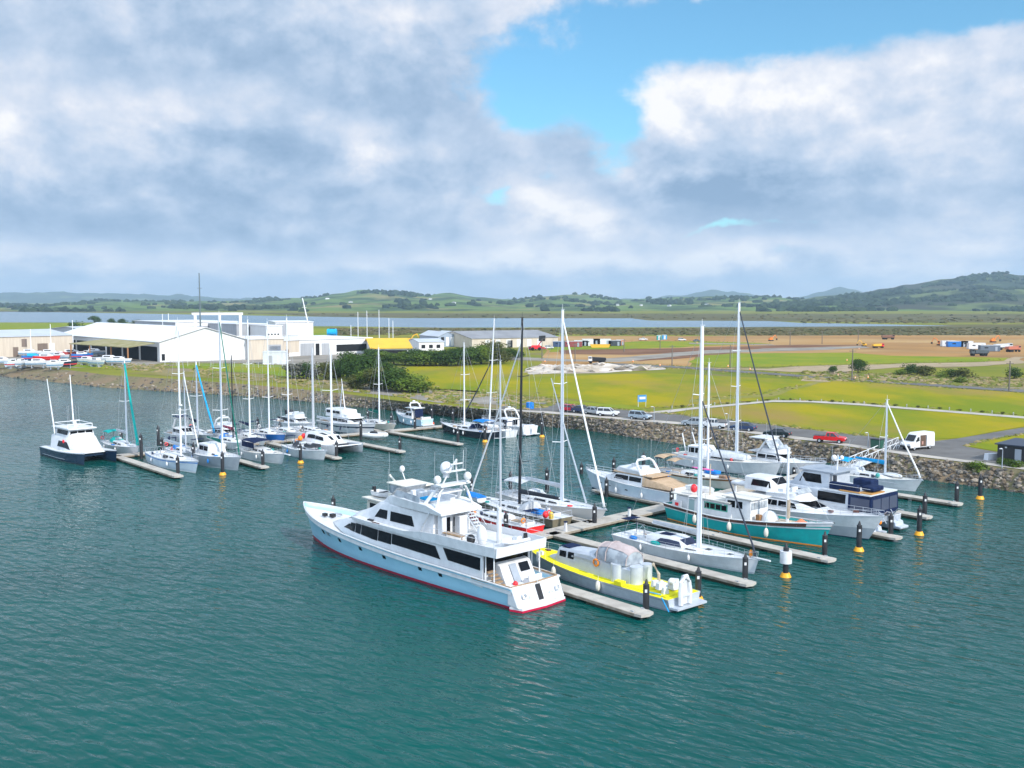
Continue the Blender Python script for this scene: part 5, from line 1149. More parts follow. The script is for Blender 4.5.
yacht('big white motor sailer with pilot house, grey deck cover and the tallest mast', place(775, 478, 18, OUT), OUT, 18, 5, 303, 738.5, white, decksand, None, navy, None, genoa=wiredark, genoaw=.14, fb=2.0, mastr=.24, spread=3, extra=ms_ex)
cruiser('white flybridge cruiser with tall tinted screen closest to the rock wall', place(818, 478, 15.5, OUT), OUT, 15.5, 4.8, (1.7, 1.7, 2.4), white, white, fly=True, arch=True, win=(-.12, .10), bim=None, extra=lambda rt, h, z0, zt: (MB().slab((.6, -1.9, zt+.7), (.6, 1.9, zt+.7), (-.6, 1.7, zt+2.1), (-.6, -1.7, zt+2.1), (.05, 0, .03)).build('tall_screen', clearg, rt), MB().prism([(-3.2, -1.9), (-.3, -1.8), (-.3, 1.8), (-3.2, 1.9)], zt+2.1, zt+2.22).build('hard_top', white, rt)))
def r7_ex(rt, h, z0, zt):
    h.band(.05, .48, off=.02, stern=False).build('shaded_topsides', greyhull, rt)  # grey band paints the shade on the lower side of the white hull
    c = House([(-5.5, 1.6, 1.5, zt+.5, zt+2.0), (-2.2, 1.6, 1.4, zt+.5, zt+2.05), (-1.2, 1.4, 1.1, zt+.5, zt+1.3)]); cb = c.shell(.1).build('upper_helm', white, rt)
    for sg in (-1, 1): c.win(-4.6, -1.9, .35, .82, sg, .2, -.2).build('window', glass, cb)
    c.front(1, .1, .9, .85, 2).build('windscreen', glass, cb)
    MB().box((-7.0, 0, zt+.7), (2.6, 1.3, .5)).build('covered_dinghy', white, rt, bev=.2)
    MB().box((7.6, 1.0, h.at(7.6)[1]+.1), (.5, .5, .25)).box((5.6, -.8, h.at(5.6)[1]+.2), (.5, .4, .2)).build('deck_fitting', brownrail, rt)
cruiser('long white sport cruiser with dark wraparound windows between teal trawler and grey catamaran', place(868, 540, 19.5, OUT), OUT, 19.5, 5.2, (1.9, 2.0, 2.9), white, white, fly=True, arch=False, win=(-.14, .08), slope=.26, extra=r7_ex, over=1.8)
pk = empty('kayak', tuple(Vector((24.0, 127.5, 4.6))), OUT, 'pink kayak laid on the aft roof of the white sport cruiser', 'kayak')
MB().loft([[(x, w*math.cos(q*math.pi/4), .25+.22*math.sin(q*math.pi/4)*(w+.2)) for q in range(8)] for x, w in ((-1.7, .03), (-1.0, .28), (0, .36), (1.0, .28), (1.7, .03))]).build('hull', M('pink_plastic', (.72, .12, .36), .5), pk); MB().box((0, 0, .46), (.7, .4, .06)).build('seat', blackm, pk)
yacht('white sloop with bright blue sail cover moored nearest the gangway', place(915, 491.5, 13, OUT), OUT, 13, 4.0, 400, 889, white, decksand, None, white, cyancanvas, bim=cyancanvas, hood=greycanvas, genoa=sailw, genoaw=.14, fb=1.7, mastr=.16, spread=1, extra=lambda rt, h, z0: (MB().ball((3.0, .2, z0+.55), (1.5, .7, .35), 12, 6, 0).build('upturned_dinghy', white, rt), MB().ball((1.6, -1.2, z0+.5), (.3, .3, .35), 8, 6).build('green_bag', tealcanvas, rt)))

# ---------------------------------------------------------- left-hand row
cruiser('white launch with navy curtain left of the cyan furled genoa', place(196, 445, 10.5, OUT), OUT, 10.5, 3.6, (1.4, 1.4, 2.0), white, white, fly=False, arch=True, bim=navycanvas, win=(-.18, .1))
cruiser('white flybridge launch between the grey hulled sloop and navy hooded sloop', place(240, 446, 11.5, OUT), OUT, 11.5, 3.9, (1.5, 1.5, 2.1), white, white, fly=True, arch=True, win=(-.18, .1), bim=None, raise_=1.2)
yacht('small white sloop with teal bimini and teal furled genoa beside the navy catamaran', place(136.7, 456, 13.5, OUT), OUT, 13.5, 3.8, 360, 123.8, white, white, None, white, greycanvas, bim=tealcanvas, hood=tealcanvas, genoa=tealcanvas, genoaw=.26, fb=1.4, mastr=.15, spread=1)
yacht('pale blue white sloop at the outermost finger of the left row, silver boom cover', place(195.7, 473, 16, OUT), OUT, 16, 4.3, 322, 178, palehull, white, bluecanvas, white, greycanvas, hood=None, bim=None, genoa=None, fb=1.65, mastr=.16, boomL=6.5, spread=2, radar=True)
yacht('white sloop with a cyan furled genoa and navy sail cover in the left row', place(213, 443, 13, OUT), OUT, 13, 4.0, 362, 195.5, white, white, None, navy, navycanvas, hood=navycanvas, genoa=cyancanvas, genoaw=.22, fb=1.4, mastr=.17, spread=1, H=None, extra=lambda rt, h, z0: MB().slab((-6.6, .2, z0+2.3), (-5.8, .2, z0+2.3), (-5.8, .2, z0+2.8), (-6.6, .2, z0+2.8), (0, .03, 0)).build('red_ensign', redm, rt))
def l5(rt, h, z0):
    c = House([(-3.2, 1.6, 1.45, z0, z0+1.7), (.2, 1.6, 1.4, z0, z0+1.75), (1.0, 1.4, 1.1, z0, z0+1.0)]); cb = c.shell(.1).build('pilot_house', white, rt)
    for sg in (-1, 1): c.win(-2.8, -1.4, .42, .82, sg).build('window', glass, cb); c.win(-1.2, .2, .42, .82, sg).build('window', glass, cb)
yacht('grey hulled pilot house sloop with dark green sail cover in the left row', place(237.7, 470.5, 15.2, OUT), OUT, 15.2, 4.8, 315, 219.7, greyhull, white, None, greyhull, greencanvas, hood=None, genoa=greencanvas, genoaw=.13, fb=1.9, mastr=.17, boomL=5.6, spread=2, extra=l5)
def at_s(px, s, ang, mxl):                             # boat whose mast stands at column px in berth line s
    a = (px-512)/F; d = s/(.65+.76*a); p = Vector((a*d, d, 0)); q = Vector((math.cos(R(ang)), math.sin(R(ang)), 0)); return p-q*mxl
yacht('white sloop with navy spray hood and bare mast, just left of the blue hulled sloop', at_s(248, 84, OUT, .8), OUT, 12, 3.7, 320, .8, white, white, None, navy, navycanvas, hood=navycanvas, fb=1.4, mastr=.15, spread=2)
yacht('sloop with a bright royal blue hull in the second line of the left row', at_s(267.5, 88.6, OUT, .7), OUT, 12, 3.7, 322, .7, bluehull, white, None, white, None, hood=None, fb=1.5, mastr=.14, spread=2)
yacht('white sloop with a charcoal sail cover just right of the blue hulled sloop', at_s(287, 93, OUT, .7), OUT, 12, 3.7, 318, .7, white, white, None, greyhull, darkcanvas, hood=None, fb=1.4, mastr=.15, spread=2)
yacht('white sloop with dark thin mast and maroon sail cover between grey and blue hulled sloops', at_s(231, 79, OUT, .7), OUT, 12, 3.9, 356, .7, white, white, None, navy, M('maroon_canvas', (.30, .03, .07), .8), hood=bluecanvas, mast=mastb, fb=1.4, mastr=.12, spread=1)
yacht('small white yacht with blue hood behind the pale blue sloop in the left row', at_s(183, 68, OUT, .7), OUT, 10.5, 3.5, 372, .7, white, white, None, bt_, greycanvas, hood=bluecanvas, genoa=sailw, fb=1.3, mastr=.11, spread=1)
yacht('white cruising yacht under a large navy cockpit awning with white bowsprit', place(282, 464, 13.2, OUT), OUT, 13.2, 4.2, None, None, white, decksand, None, white, None, hood=None, fb=1.5, extra=lambda rt, h, z0: (bimini(rt, -4.2, .6, 1.7, z0+.2, z0+1.9, navycanvas, 'cockpit_awning'), MB().loft([[(x, s*1.72, z) for z in (z0+.7, z0+1.6)] for s, x in ((-1, -4.0), (-1, .4))], closed=False, c0=False, c1=False).build('awning_side', navycanvas, rt), MB().box((h.S[-1][1]+.5, 0, h.S[-1][5]), (2.2, .35, .12)).build('bowsprit', white, rt), MB().box((-6.2, 0, z0+.7), (.5, 1.6, .8)).build('stern_locker', lightg, rt, bev=.05)), H=None)
def l10(rt, h, z0):
    MB().tube([(1.0, .7, z0+.8), (3.0, .75, z0+.85), (4.0, .3, z0+1.0), (4.0, -.3, z0+1.0), (3.0, -.75, z0+.85), (1.0, -.7, z0+.8)], .28, 8).build('dark_inflatable', darkcanvas, rt)
    dodger(rt, -1.6, 1.3, z0+.3, darkcanvas)
yacht('rounded white yacht with a charcoal inflatable lashed on its foredeck', place(323.7, 460.5, 11.5, OUT), OUT, 11.5, 3.9, None, None, white, white, None, greyhull, None, fb=1.5, extra=l10)
yacht('white sloop with a stout silver mast, just left of the sailing catamaran mast', at_s(312, 97, OUT, .8), OUT, 13, 4.0, 348, .8, white, white, None, navy, None, genoa=None, fb=1.5, mastr=.25, mast=mastg, spread=0)
cruiser('white flybridge cruiser moored behind the stout silver mast', place(312, 432.5, 12.5, OUT), OUT, 12.5, 4.2, (1.4, 1.4, 2.0), white, white, raise_=1.1, arch=False, extra=lambda rt, h, z0, zt: MB().box((-3, 0, zt+.9), (.8, 1.6, .9)).build('rolled_cover', darkcanvas, rt, bev=.1))
cruiser('big white motor yacht with two dark window bands, largest in the left row', place(372, 436, 17, OUT), OUT, 17, 5.4, (1.7, 1.8, 2.5), white, white, stripe=navy, raise_=1.2, fly=True, arch=False, flyscreen=False, win=(-.22, .14), extra=lambda rt, h, z0, zt: (MB().tube([(-1, 0, zt+.2), (-2.4, 0, zt+7.5)], .14, 6, .05).tube([(-3.2, 0, zt+.2), (-2.3, 0, zt+6)], .08, 5).build('signal_mast', mastw, rt), House([(-5.5, 1.9, 1.8, zt+.1, zt+1.5), (.5, 1.8, 1.6, zt+.1, zt+1.5), (1.5, 1.5, 1.2, zt+.1, zt+.7)]).shell(.1).build('upper_cabin', white, rt), [MB().slab((x, sg*1.86, zt+.75), (x+1.5, sg*1.84, zt+.75), (x+1.5, sg*1.78, zt+1.25), (x, sg*1.8, zt+1.25), (0, sg*.05, 0)).build('window', glass, rt) for sg in (-1, 1) for x in (-5.2, -3.5, -1.8)]))
rb = empty('inflatable_boat', tuple(G(372, 437, .3)+Vector((.8, -1.2, 0))), OUT+20, 'rounded white inflatable with dark seat by the large motor yacht of the left row', 'dinghy')
MB().tube([(-2.2, .9, .5), (1.2, .9, .55), (2.2, .4, .7), (2.2, -.4, .7), (1.2, -.9, .55), (-2.2, -.9, .5)], .42, 8).build('tube', white, rb); MB().box((-.4, 0, .35), (3.4, 1.4, .2)).build('floor', lightg, rb); MB().box((-.4, 0, .9), (1.6, .8, .6), tx=.7).build('seat', darkcanvas, rb, bev=.08)
yacht('small white sloop with dark green sail cover at the right end of the left row', place(393, 431, 11.5, OUT), OUT, 11.5, 3.6, 348, 378.5, cream, decktan, None, greencanvas, greencanvas, fb=1.3, mastr=.15, spread=1)
cruiser('white fishing launch with blue side, stern to the wide walkway', place(427, 426.5, 10, IN, 'stern'), IN, 10, 3.6, (1.5, 1.5, 2.1), M('light_blue_hull', (.50, .68, .78), .3), white, fly=False, arch=True, win=(-.16, .08), extra=lambda rt, h, z0, zt: (MB().box((-2.2, 0, zt-.2), (.12, 2.0, 1.6)).build('rear_curtain', navycanvas, rt), MB().prism([(-2.4, -1.4), (1, -1.3), (1, 1.3), (-2.4, 1.4)], zt+.75, zt+.87).build('hard_top', white, rt)))
yacht('black navy hulled sloop with royal blue bimini, stern to the open water', place(493, 439, 15.5, IN, 'stern'), IN, 15.5, 4.4, 343, 464, blackhull, white, None, blackm, None, hood=navycanvas, bim=bluecanvas, fb=1.5, mastr=.15, spread=2)
yacht('white sloop with sharply raked mast beside the black navy sloop', place(511, 437.5, 14.5, IN, 'stern'), IN, 14.5, 4.2, 319, 489, white, white, None, navy, None, bim=None, genoa=wiredark, genoaw=.16, fb=1.5, mastr=.16, spread=2, rake=-1.6, fs_top=.62)
cruiser('white cruiser with broad rounded stern, last boat of the row next to the rock wall', place(530, 435.5, 13.5, IN, 'stern'), IN, 13.5, 4.4, (1.8, 1.6, 2.0), white, white, fly=False, arch=True, win=(-.15, .1))
# ---------------------------------------------------------- pontoons and piles
def pontoon(label, a, b, w, m=concrete, name='finger_pontoon', group=None, ends=True):
    a, b = Vector((a[0], a[1], 0)), Vector((b[0], b[1], 0)); d = b-a; l = d.length
    rt = empty(name, tuple(a), math.degrees(math.atan2(d.y, d.x)), label, 'pontoon', group)
    n = max(1, round(l/6)); mb = MB()
    for k in range(n): mb.box((l*(k+.5)/n, 0, .40), (l/n-.05, w-.16, .20))
    mb.build('deck', m, rt, bev=.02)
    for sg in (-1, 1): MB().box((l/2, sg*(w/2-.04), .36), (l, .08, .22)).build('fender_board', timber, rt)
    f = MB()
    for k in range(n): f.box((l*(k+.5)/n, 0, .08), (l/n*.8, w*.8, .46))
    f.build('float', weed, rt)
    for k in range(0, n+1, 2):
        for sg in (-1, 1): MB().box((min(max(l*k/n, .4), l-.4), sg*(w/2-.22), .55), (.34, .08, .10)).build('cleat', steel, rt)
    if ends: MB().prism([(l, -w/2), (l+.7, -w/2+.1), (l+.9, 0), (l+.7, w/2-.1), (l, w/2)], .26, .49).build('end_cap', concrete, rt)
    return rt
U1, V1 = Vector((.72, .694)), Vector((.65, -.76))
O1 = Vector((3.9, 110.9))
def on1(end):                                           # where the finger that ends at this point joins walkway 1
    e = G(*end, .45); k = 0
    det = -V1.x*-U1.y-(-U1.x)*(-V1.y)
    rx, ry = O1.x-e.x, O1.y-e.y
    # e - k*V = O + t*U
    A = [[-V1.x, -U1.x], [-V1.y, -U1.y]]; D = A[0][0]*A[1][1]-A[0][1]*A[1][0]
    k = (rx*A[1][1]-A[0][1]*ry)/D
    return (e.x-k*V1.x, e.y-k*V1.y), (e.x, e.y)
pontoon('long concrete walkway pontoon running from the gangway to the big motor yacht', O1+U1*-13, O1+U1*70, 2.7, name='walkway_pontoon', ends=False)
for end, lab in (((641, 612), 'concrete finger pontoon between the big motor yacht and the grey work boat'), ((745, 582), 'concrete finger pontoon between the grey work boat and the white racing sloop'),
                 ((826, 558.5), 'concrete finger pontoon along the near side of the teal trawler'), ((893, 536.5), 'concrete finger pontoon just under the stern of the grey power catamaran'),
                 ((924, 516), 'concrete finger pontoon just beyond the grey power catamaran'), ((955, 503), 'concrete finger pontoon along the sloop with the bright blue sail cover')):
    a, b = on1(end); pontoon(lab, a, b, 1.7)
for t, lab in ((7.5, 'finger pontoon hidden between the bronze sloop and the cream cutter'), (22.5, 'finger pontoon beyond the beige canvas motor yacht'), (41, 'finger pontoon between the tall masted motor sailer and the tinted screen cruiser')):
    p = O1+U1*t; pontoon(lab, p, p-V1*13, 1.4)
A2 = Vector((-66, 166.5)); U2 = (Vector((-8, 212))-A2).normalized()
pontoon('concrete walkway pontoon serving the whole left row of yachts', A2, A2+U2*72, 2.4, name='walkway_pontoon', ends=False)
def join2(e):
    D = -V1.x*-U2.y-(-U2.x)*-V1.y; rx, ry = A2.x-e[0], A2.y-e[1]; k = (rx*-U2.y-(-U2.x)*ry)/D
    return (e[0]-k*V1.x, e[1]-k*V1.y)
for end, lab in (((177, 475.5), 'outermost finger pontoon of the left row, beside the pale blue sloop'), ((263, 466.5), 'finger pontoon under the bow of the yacht with navy awning'),
                 ((336, 457.5), 'short finger pontoon left of the sailing catamaran'), ((400, 451), 'empty finger pontoon just right of the sailing catamaran'), ((458, 443.5), 'empty finger pontoon below the black navy sloop')):
    e = G(*end, .45); pontoon(lab, join2((e.x, e.y)), (e.x, e.y), 1.6)
for t, lab in ((14, 'finger pontoon behind the white ketch with cyan genoa'), (31, 'finger pontoon behind the blue hulled sloop'), (52, 'finger pontoon behind the small green covered sloop')):
    p = A2+U2*t; pontoon(lab, p, p-V1*12, 1.3)
def pile(px, py, top, lab, collar=None, band=False, r=.27):
    p = G(px, py, 0); h = ZY(top, p.y)
    rt = empty('mooring_pile', (p.x, p.y, 0), 0, lab, 'pile')
    MB().tube([(0, 0, -1.5), (0, 0, h-.45)], r, 12).build('sleeve', pilem, rt)
    MB().tube([(0, 0, h-.46), (0, 0, h-.38), (0, 0, h)], r*1.06, 12, .05).build('cap', pilem, rt)
    MB().box((-r*.2, -r-.01, h-.95), (.2, .03, .26)).build('number_plate', white, rt)
    if collar: MB().tube([(0, 0, .02), (0, 0, .42)], r*2.0, 14, r*1.35).build('float_collar', collar, rt)
    if band: MB().tube([(0, 0, 1.35), (0, 0, 2.5)], .56, 16).build('white_band', white, rt)
yf = M('amber_float', (.85, .38, .01), .5); of = M('orange_float', (.75, .12, .03), .5)
B = 'black mooring pile '
for a in [(646, 612.5, 579, B+'at the tip of the finger between big motor yacht and work boat'), (698, 601, 566, B+'with orange float at the stern of the yellow decked work boat', yf),
          (745, 583, 553, B+'at the bow of the white racing sloop'), (785.5, 577, 543, 'tall pile with a broad white band and orange float standing in open water', yf, True),
          (824.5, 557, 531, B+'at the bow of the teal trawler'), (858.8, 551, 521, B+'with orange float in front of the white sport cruiser', yf), (890.5, 538, 512, B+'against the stern of the grey power catamaran'),
          (919, 535, 505, B+'with orange float right of the grey power catamaran', yf), (924.5, 517, 492, B+'behind the orange floated pile right of the grey catamaran'), (956.5, 503, 480, B+'at the tip of the finger beside the blue covered sloop'),
          (980, 499, 474, B+'with orange float close to the rock wall at the far right', yf), (594.5, 527, 503, B+'touching the bow of the cream cutter'), (671.5, 511, 488, B+'at the stern corner of the beige canvas motor yacht'),
          (606.5, 497, 477, B+'on the near side of the beige canvas motor yacht'), (613.7, 479, 457, B+'behind the foredeck of the beige canvas motor yacht'), (581.5, 474, 462, B+'ahead of the bow of the beige canvas motor yacht'),
          (643.5, 473, 452, B+'beyond the flybridge of the beige canvas motor yacht'), (738, 490, 476, B+'at the bow of the tan canopied cutter'), (767, 516, 505, B+'by the wheelhouse of the teal trawler'), (794, 476, 464, B+'at the bow of the tinted screen cruiser'),
          (510.5, 492, 471, B+'left of the black carbon mast'), (547, 492, 467, B+'beyond the silver sail cover of the cream cutter'), (472, 503, 477, B+'with orange float right of the satellite domes', yf), (506, 536, 511, B+'beside the red hulled sloop'),
          (333.5, 512, 495, B+'peeping over the bow of the big motor yacht'),
          (178, 476, 455, B+'at the outermost finger tip of the left row'), (194, 463, 442, B+'off the far side of the pale blue sloop'), (222.7, 475, 451, B+'with orange float at the bow of the grey hulled sloop', yf), (263, 468, 449, B+'at the finger tip beside the navy awning yacht'),
          (300.6, 463, 443, B+'with orange float at the bow of the rounded white yacht', yf), (336.6, 459, 440, B+'at the finger tip by the sailing catamaran'), (400, 452, 436, B+'at the tip of the empty finger right of the catamaran'), (458, 444, 427, B+'at the tip of the empty finger below the black sloop'),
          (485, 442, 424, B+'with orange float at the stern of the black navy sloop', yf), (453, 428, 408, B+'at the bow of the black navy sloop'), (542, 437, 418, B+'with orange float alone in the water below the rock wall', yf), (505, 436, 420, B+'between the last two white boats of the left row'),
          (432, 424, 405, B+'with orange float behind the fishing launch', of), (415, 431, 416, B+'against the fishing launch'), (398, 421, 407, B+'just left of the fishing launch, farther back'), (391.5, 424, 412, B+'just left of the fishing launch, nearer'),
          (368, 421, 408, B+'left of the green covered sloop mast'), (361, 440, 420, B+'right of the large motor yacht of the left row'), (303, 439, 425, B+'behind the charcoal covered sloop'), (280, 436, 421, B+'beyond the royal blue hull'), (258, 434, 417, B+'beyond the navy hooded sloop'),
          (214, 442, 426, B+'beyond the pilot house of the grey hulled sloop'), (236, 445, 430, B+'right of the grey hulled sloop mast'), (158.5, 445, 425, B+'farther of two standing left of the pale blue sloop'), (162, 452, 437, B+'nearer of two standing left of the pale blue sloop'), (141.5, 459, 433, B+'at the bow of the teal genoa sloop'), (121.5, 444, 428, B+'behind the mast of the teal genoa sloop')]: pile(*a)
# gangway
ga, gb = G(848, 469, .7), L(903, 446.5, .1); gd = gb-ga; gl = gd.length
rt = empty('gangway', tuple(ga), math.degrees(math.atan2(gd.y, gd.x)), 'silver truss gangway sloping from the road down to the right-hand pontoons', 'gangway')
sl = gd.z/Vector((gd.x, gd.y)).length; gx = Vector((gd.x, gd.y)).length
MB().add([(0, -.8, 0), (gx, -.8, sl*gx), (gx, .8, sl*gx), (0, .8, 0), (0, -.8, -.12), (gx, -.8, sl*gx-.12), (gx, .8, sl*gx-.12), (0, .8, -.12)], [(0, 1, 2, 3), (7, 6, 5, 4), (0, 4, 5, 1), (1, 5, 6, 2), (2, 6, 7, 3), (3, 7, 4, 0)]).build('walk_deck', lightg, rt)
for y in (-.85, .85):
    t = MB(); t.tube([(0, y, 1.3), (gx, y, sl*gx+1.3)], .07, 5).tube([(0, y, .05), (gx, y, sl*gx+.05)], .07, 5); n = 9
    for k in range(n):
        x0, x1 = gx*k/n, gx*(k+1)/n
        t.tube([(x0, y, sl*x0), (x0, y, sl*x0+1.3)], .05, 4).tube([(x0, y, sl*x0), (x1, y, sl*x1+1.3)], .04, 4)
    t.tube([(gx, y, sl*gx), (gx, y, sl*gx+1.3)], .05, 4); t.build('side_truss', lightg, rt)
for k, t in enumerate((2, 13, 24, 35, 46, 57)):
    p = O1+U1*t+V1*.9; o = empty('service_pedestal', (p.x, p.y, .5), 45, 'white service pedestal on the right-hand walkway pontoon', 'pedestal', 'service pedestals on the walkway')
    MB().box((0, 0, .5), (.28, .28, 1.0), tx=.8, ty=.8).build('post', white, o); MB().box((0, 0, 1.05), (.34, .34, .12)).build('cap', navycanvas, o)

# ---------------------------------------------------------- cars
tyre = M('tyre', (.02, .02, .02), .85); carglass = M('car_glass', (.02, .025, .03), .08); lampw = M('headlight', (.7, .7, .7), .2); lampr = M('tail_light', (.5, .02, .02), .3)
def car(label, px, py, ang, m, kind='hatch'):
    p = L(px, py, .08); rt = empty('parked_car', tuple(p), ang, label, 'car', None)
    Lc = 5.1 if kind == 'ute' else 4.5; s = Lc/4.5; hs = .12 if kind in ('suv', 'ute') else 0
    z0 = .32+hs; bodyp = [(-2.25*s, z0+.05), (2.2*s, z0), (2.25*s, z0+.35), (2.1*s, z0+.52), (1.1*s, z0+.62), (-2.15*s, z0+.64), (-2.27*s, z0+.4)]
    rg = [[(x, y, z) for x, z in [(q[0]*(1-.012*k), q[1]+(.03 if k > 1 else 0)*(q[1] > .8)) for q in bodyp]] for k, y in ((2, -.9), (0, -.84), (0, .84), (2, .9))]
    MB().loft(rg).build('body', m, rt, bev=.05)
    gp = {'hatch': [(-2.0, .62), (1.15, .6), (.35, 1.12), (-1.4, 1.12)], 'suv': [(-2.15, .62), (1.1, .6), (.4, 1.2), (-1.95, 1.2)], 'sedan': [(-1.75, .64), (1.1, .6), (.3, 1.1), (-1.0, 1.1)], 'ute': [(-.55, .64), (1.2, .6), (.55, 1.2), (-.4, 1.2)]}[kind]
    gp = [(x*s, z+z0) for x, z in gp]
    rg = []
    for x, z in gp: pass
    v = [(gp[i][0], sg*(.82 if i < 2 else .64), gp[i][1]) for sg in (-1, 1) for i in range(4)]
    MB().add(v, [(0, 1, 2, 3), (7, 6, 5, 4), (0, 4, 5, 1), (1, 5, 6, 2), (2, 6, 7, 3), (3, 7, 4, 0)]).build('windows', carglass, rt, smooth=False)
    x0, x1 = gp[3][0], gp[2][0]; zt = gp[2][1]
    ro = MB().box(((x0+x1)/2, 0, zt+.02), (x1-x0+.1, 1.34, .07)); 
    for sg in (-1, 1):
        ro.tube([(gp[0][0]+.1, sg*.83, gp[0][1]), (x0, sg*.65, zt)], .05, 4).tube([(gp[1][0]-.05, sg*.83, gp[1][1]), (x1, sg*.65, zt)], .05, 4).tube([((x0+x1)/2, sg*.83, gp[0][1]), ((x0+x1)/2, sg*.66, zt)], .04, 4)
    ro.build('roof', m, rt)
    if kind == 'ute': MB().box((-1.55*s, 0, z0+.655), (1.5*s, 1.5, .03)).build('tray', blackm, rt)
    for x in (-1.38*s, 1.4*s):
        for sg in (-1, 1):
            w = MB().tube([(x, sg*.72, .33), (x, sg*.92, .33)], .33+hs*.3, 14).build('wheel', tyre, rt); MB().tube([(x, sg*.90, .33), (x, sg*.935, .33)], .2, 10).build('rim', steel, w)
    for sg in (-1, 1):
        MB().box((2.2*s, sg*.62, z0+.38), (.12, .4, .14)).build('headlight', lampw, rt); MB().box((-2.24*s, sg*.68, z0+.42), (.1, .3, .16)).build('tail_light', lampr, rt)
    MB().box((2.24*s, 0, z0+.12), (.1, 1.5, .16)).box((-2.26*s, 0, z0+.14), (.1, 1.5, .16)).build('bumper', blackm, rt)
cw = M('car_white', (.72, .72, .72), .25); cs_ = M('car_silver', (.42, .45, .48), .25, .4); cr = M('car_red', (.62, .012, .015), .25); cb_ = M('car_navy', (.02, .04, .10), .25); ck = M('car_black_green', (.012, .022, .024), .2); cg = M('car_dark_grey', (.10, .11, .13), .25)
RA = -53
for a in [('dark red hatchback first in the line of parked cars', 570, 412, -30, M('car_dark_red', (.40, .01, .03), .25), 'hatch'), ('dark navy car beside the dark red hatchback', 582, 413, -38, cb_, 'sedan'), ('grey silver sedan between the navy car and white station wagon', 594, 414.5, -40, cs_, 'sedan'),
          ('white four wheel drive wagon parked beside the grey silver sedan', 608, 416.5, -22, cw, 'suv'), ('silver blue wagon parked alone below the blue sign', 640, 420, -35, M('car_silver_blue', (.40, .48, .55), .25, .3), 'suv'), ('white and grey car first of the group behind the tall masts', 694, 426, 150, cs_, 'hatch'),
          ('white utility truck parked behind the slender white masts', 713, 428.5, 150, cw, 'ute'), ('dark blue sedan behind the tallest white mast', 743, 431, 148, cb_, 'sedan'), ('glossy black green sedan near the red pickup', 777, 437.2, 150, ck, 'sedan'), ('bright red pickup truck parked beside the lawn', 830, 443, -28, cr, 'ute')]: car(*a)
p = L(917, 449.5, .08); rt = empty('camper_van', tuple(p), -150, 'white high roofed camper van with its side door open on the road', 'van')
vb = [(-2.9, .45), (2.75, .42), (2.8, .95), (2.55, 1.15), (1.75, 1.35), (1.05, 2.35), (.6, 2.62), (-2.75, 2.66), (-2.9, 2.4)]
rg = [[(x*(1-.01*k), y*(1 if z < 1.5 else .93), z) for x, z in vb] for k, y in ((1, -1.02), (0, -.97), (0, .97), (1, 1.02))]
MB().loft(rg).build('body', cw, rt, bev=.06)
MB().slab((1.78, -.78, 1.42), (1.78, .78, 1.42), (1.12, .72, 2.28), (1.12, -.72, 2.28), (.06, 0, .04)).build('windscreen', carglass, rt)
for sg in (-1, 1): MB().slab((1.55, sg*.99, 1.42), (.75, sg*.99, 1.42), (.75, sg*.94, 2.05), (1.2, sg*.94, 2.05), (0, sg*.05, 0)).build('side_window', carglass, rt); MB().slab((-1.2, sg*.99, 1.5), (-2.2, sg*.99, 1.5), (-2.2, sg*.94, 2.1), (-1.2, sg*.94, 2.1), (0, sg*.05, 0)).build('side_window', carglass, rt)
MB().slab((.55, .99, .55), (-.75, .99, .55), (-.75, .95, 2.3), (.55, .95, 2.3), (0, .06, 0)).build('door_opening', M('van_interior', (.12, .08, .06), .8), rt)
MB().box((-1.5, 1.09, 1.45), (1.3, .06, 1.75)).build('sliding_door', cw, rt); MB().box((.1, .99, 1.1), (.35, .2, .5)).build('seat', M('van_seat', (.45, .25, .2), .8), rt)
for x in (-1.75, 1.85):
    for sg in (-1, 1):
        w = MB().tube([(x, sg*.78, .36), (x, sg*1.0, .36)], .36, 14).build('wheel', tyre, rt); MB().tube([(x, sg*.98, .36), (x, sg*1.02, .36)], .22, 10).build('rim', steel, w)
for sg in (-1, 1): MB().box((2.78, sg*.72, .98), (.1, .4, .22)).build('headlight', lampw, rt); MB().box((-2.92, sg*.85, 1.1), (.08, .16, .5)).build('tail_light', lampr, rt); MB().box((1.5, sg*1.15, 1.5), (.12, .18, .3)).build('mirror', blackm, rt)
MB().box((2.8, 0, .6), (.12, 1.8, .28)).build('bumper', blackm, rt)

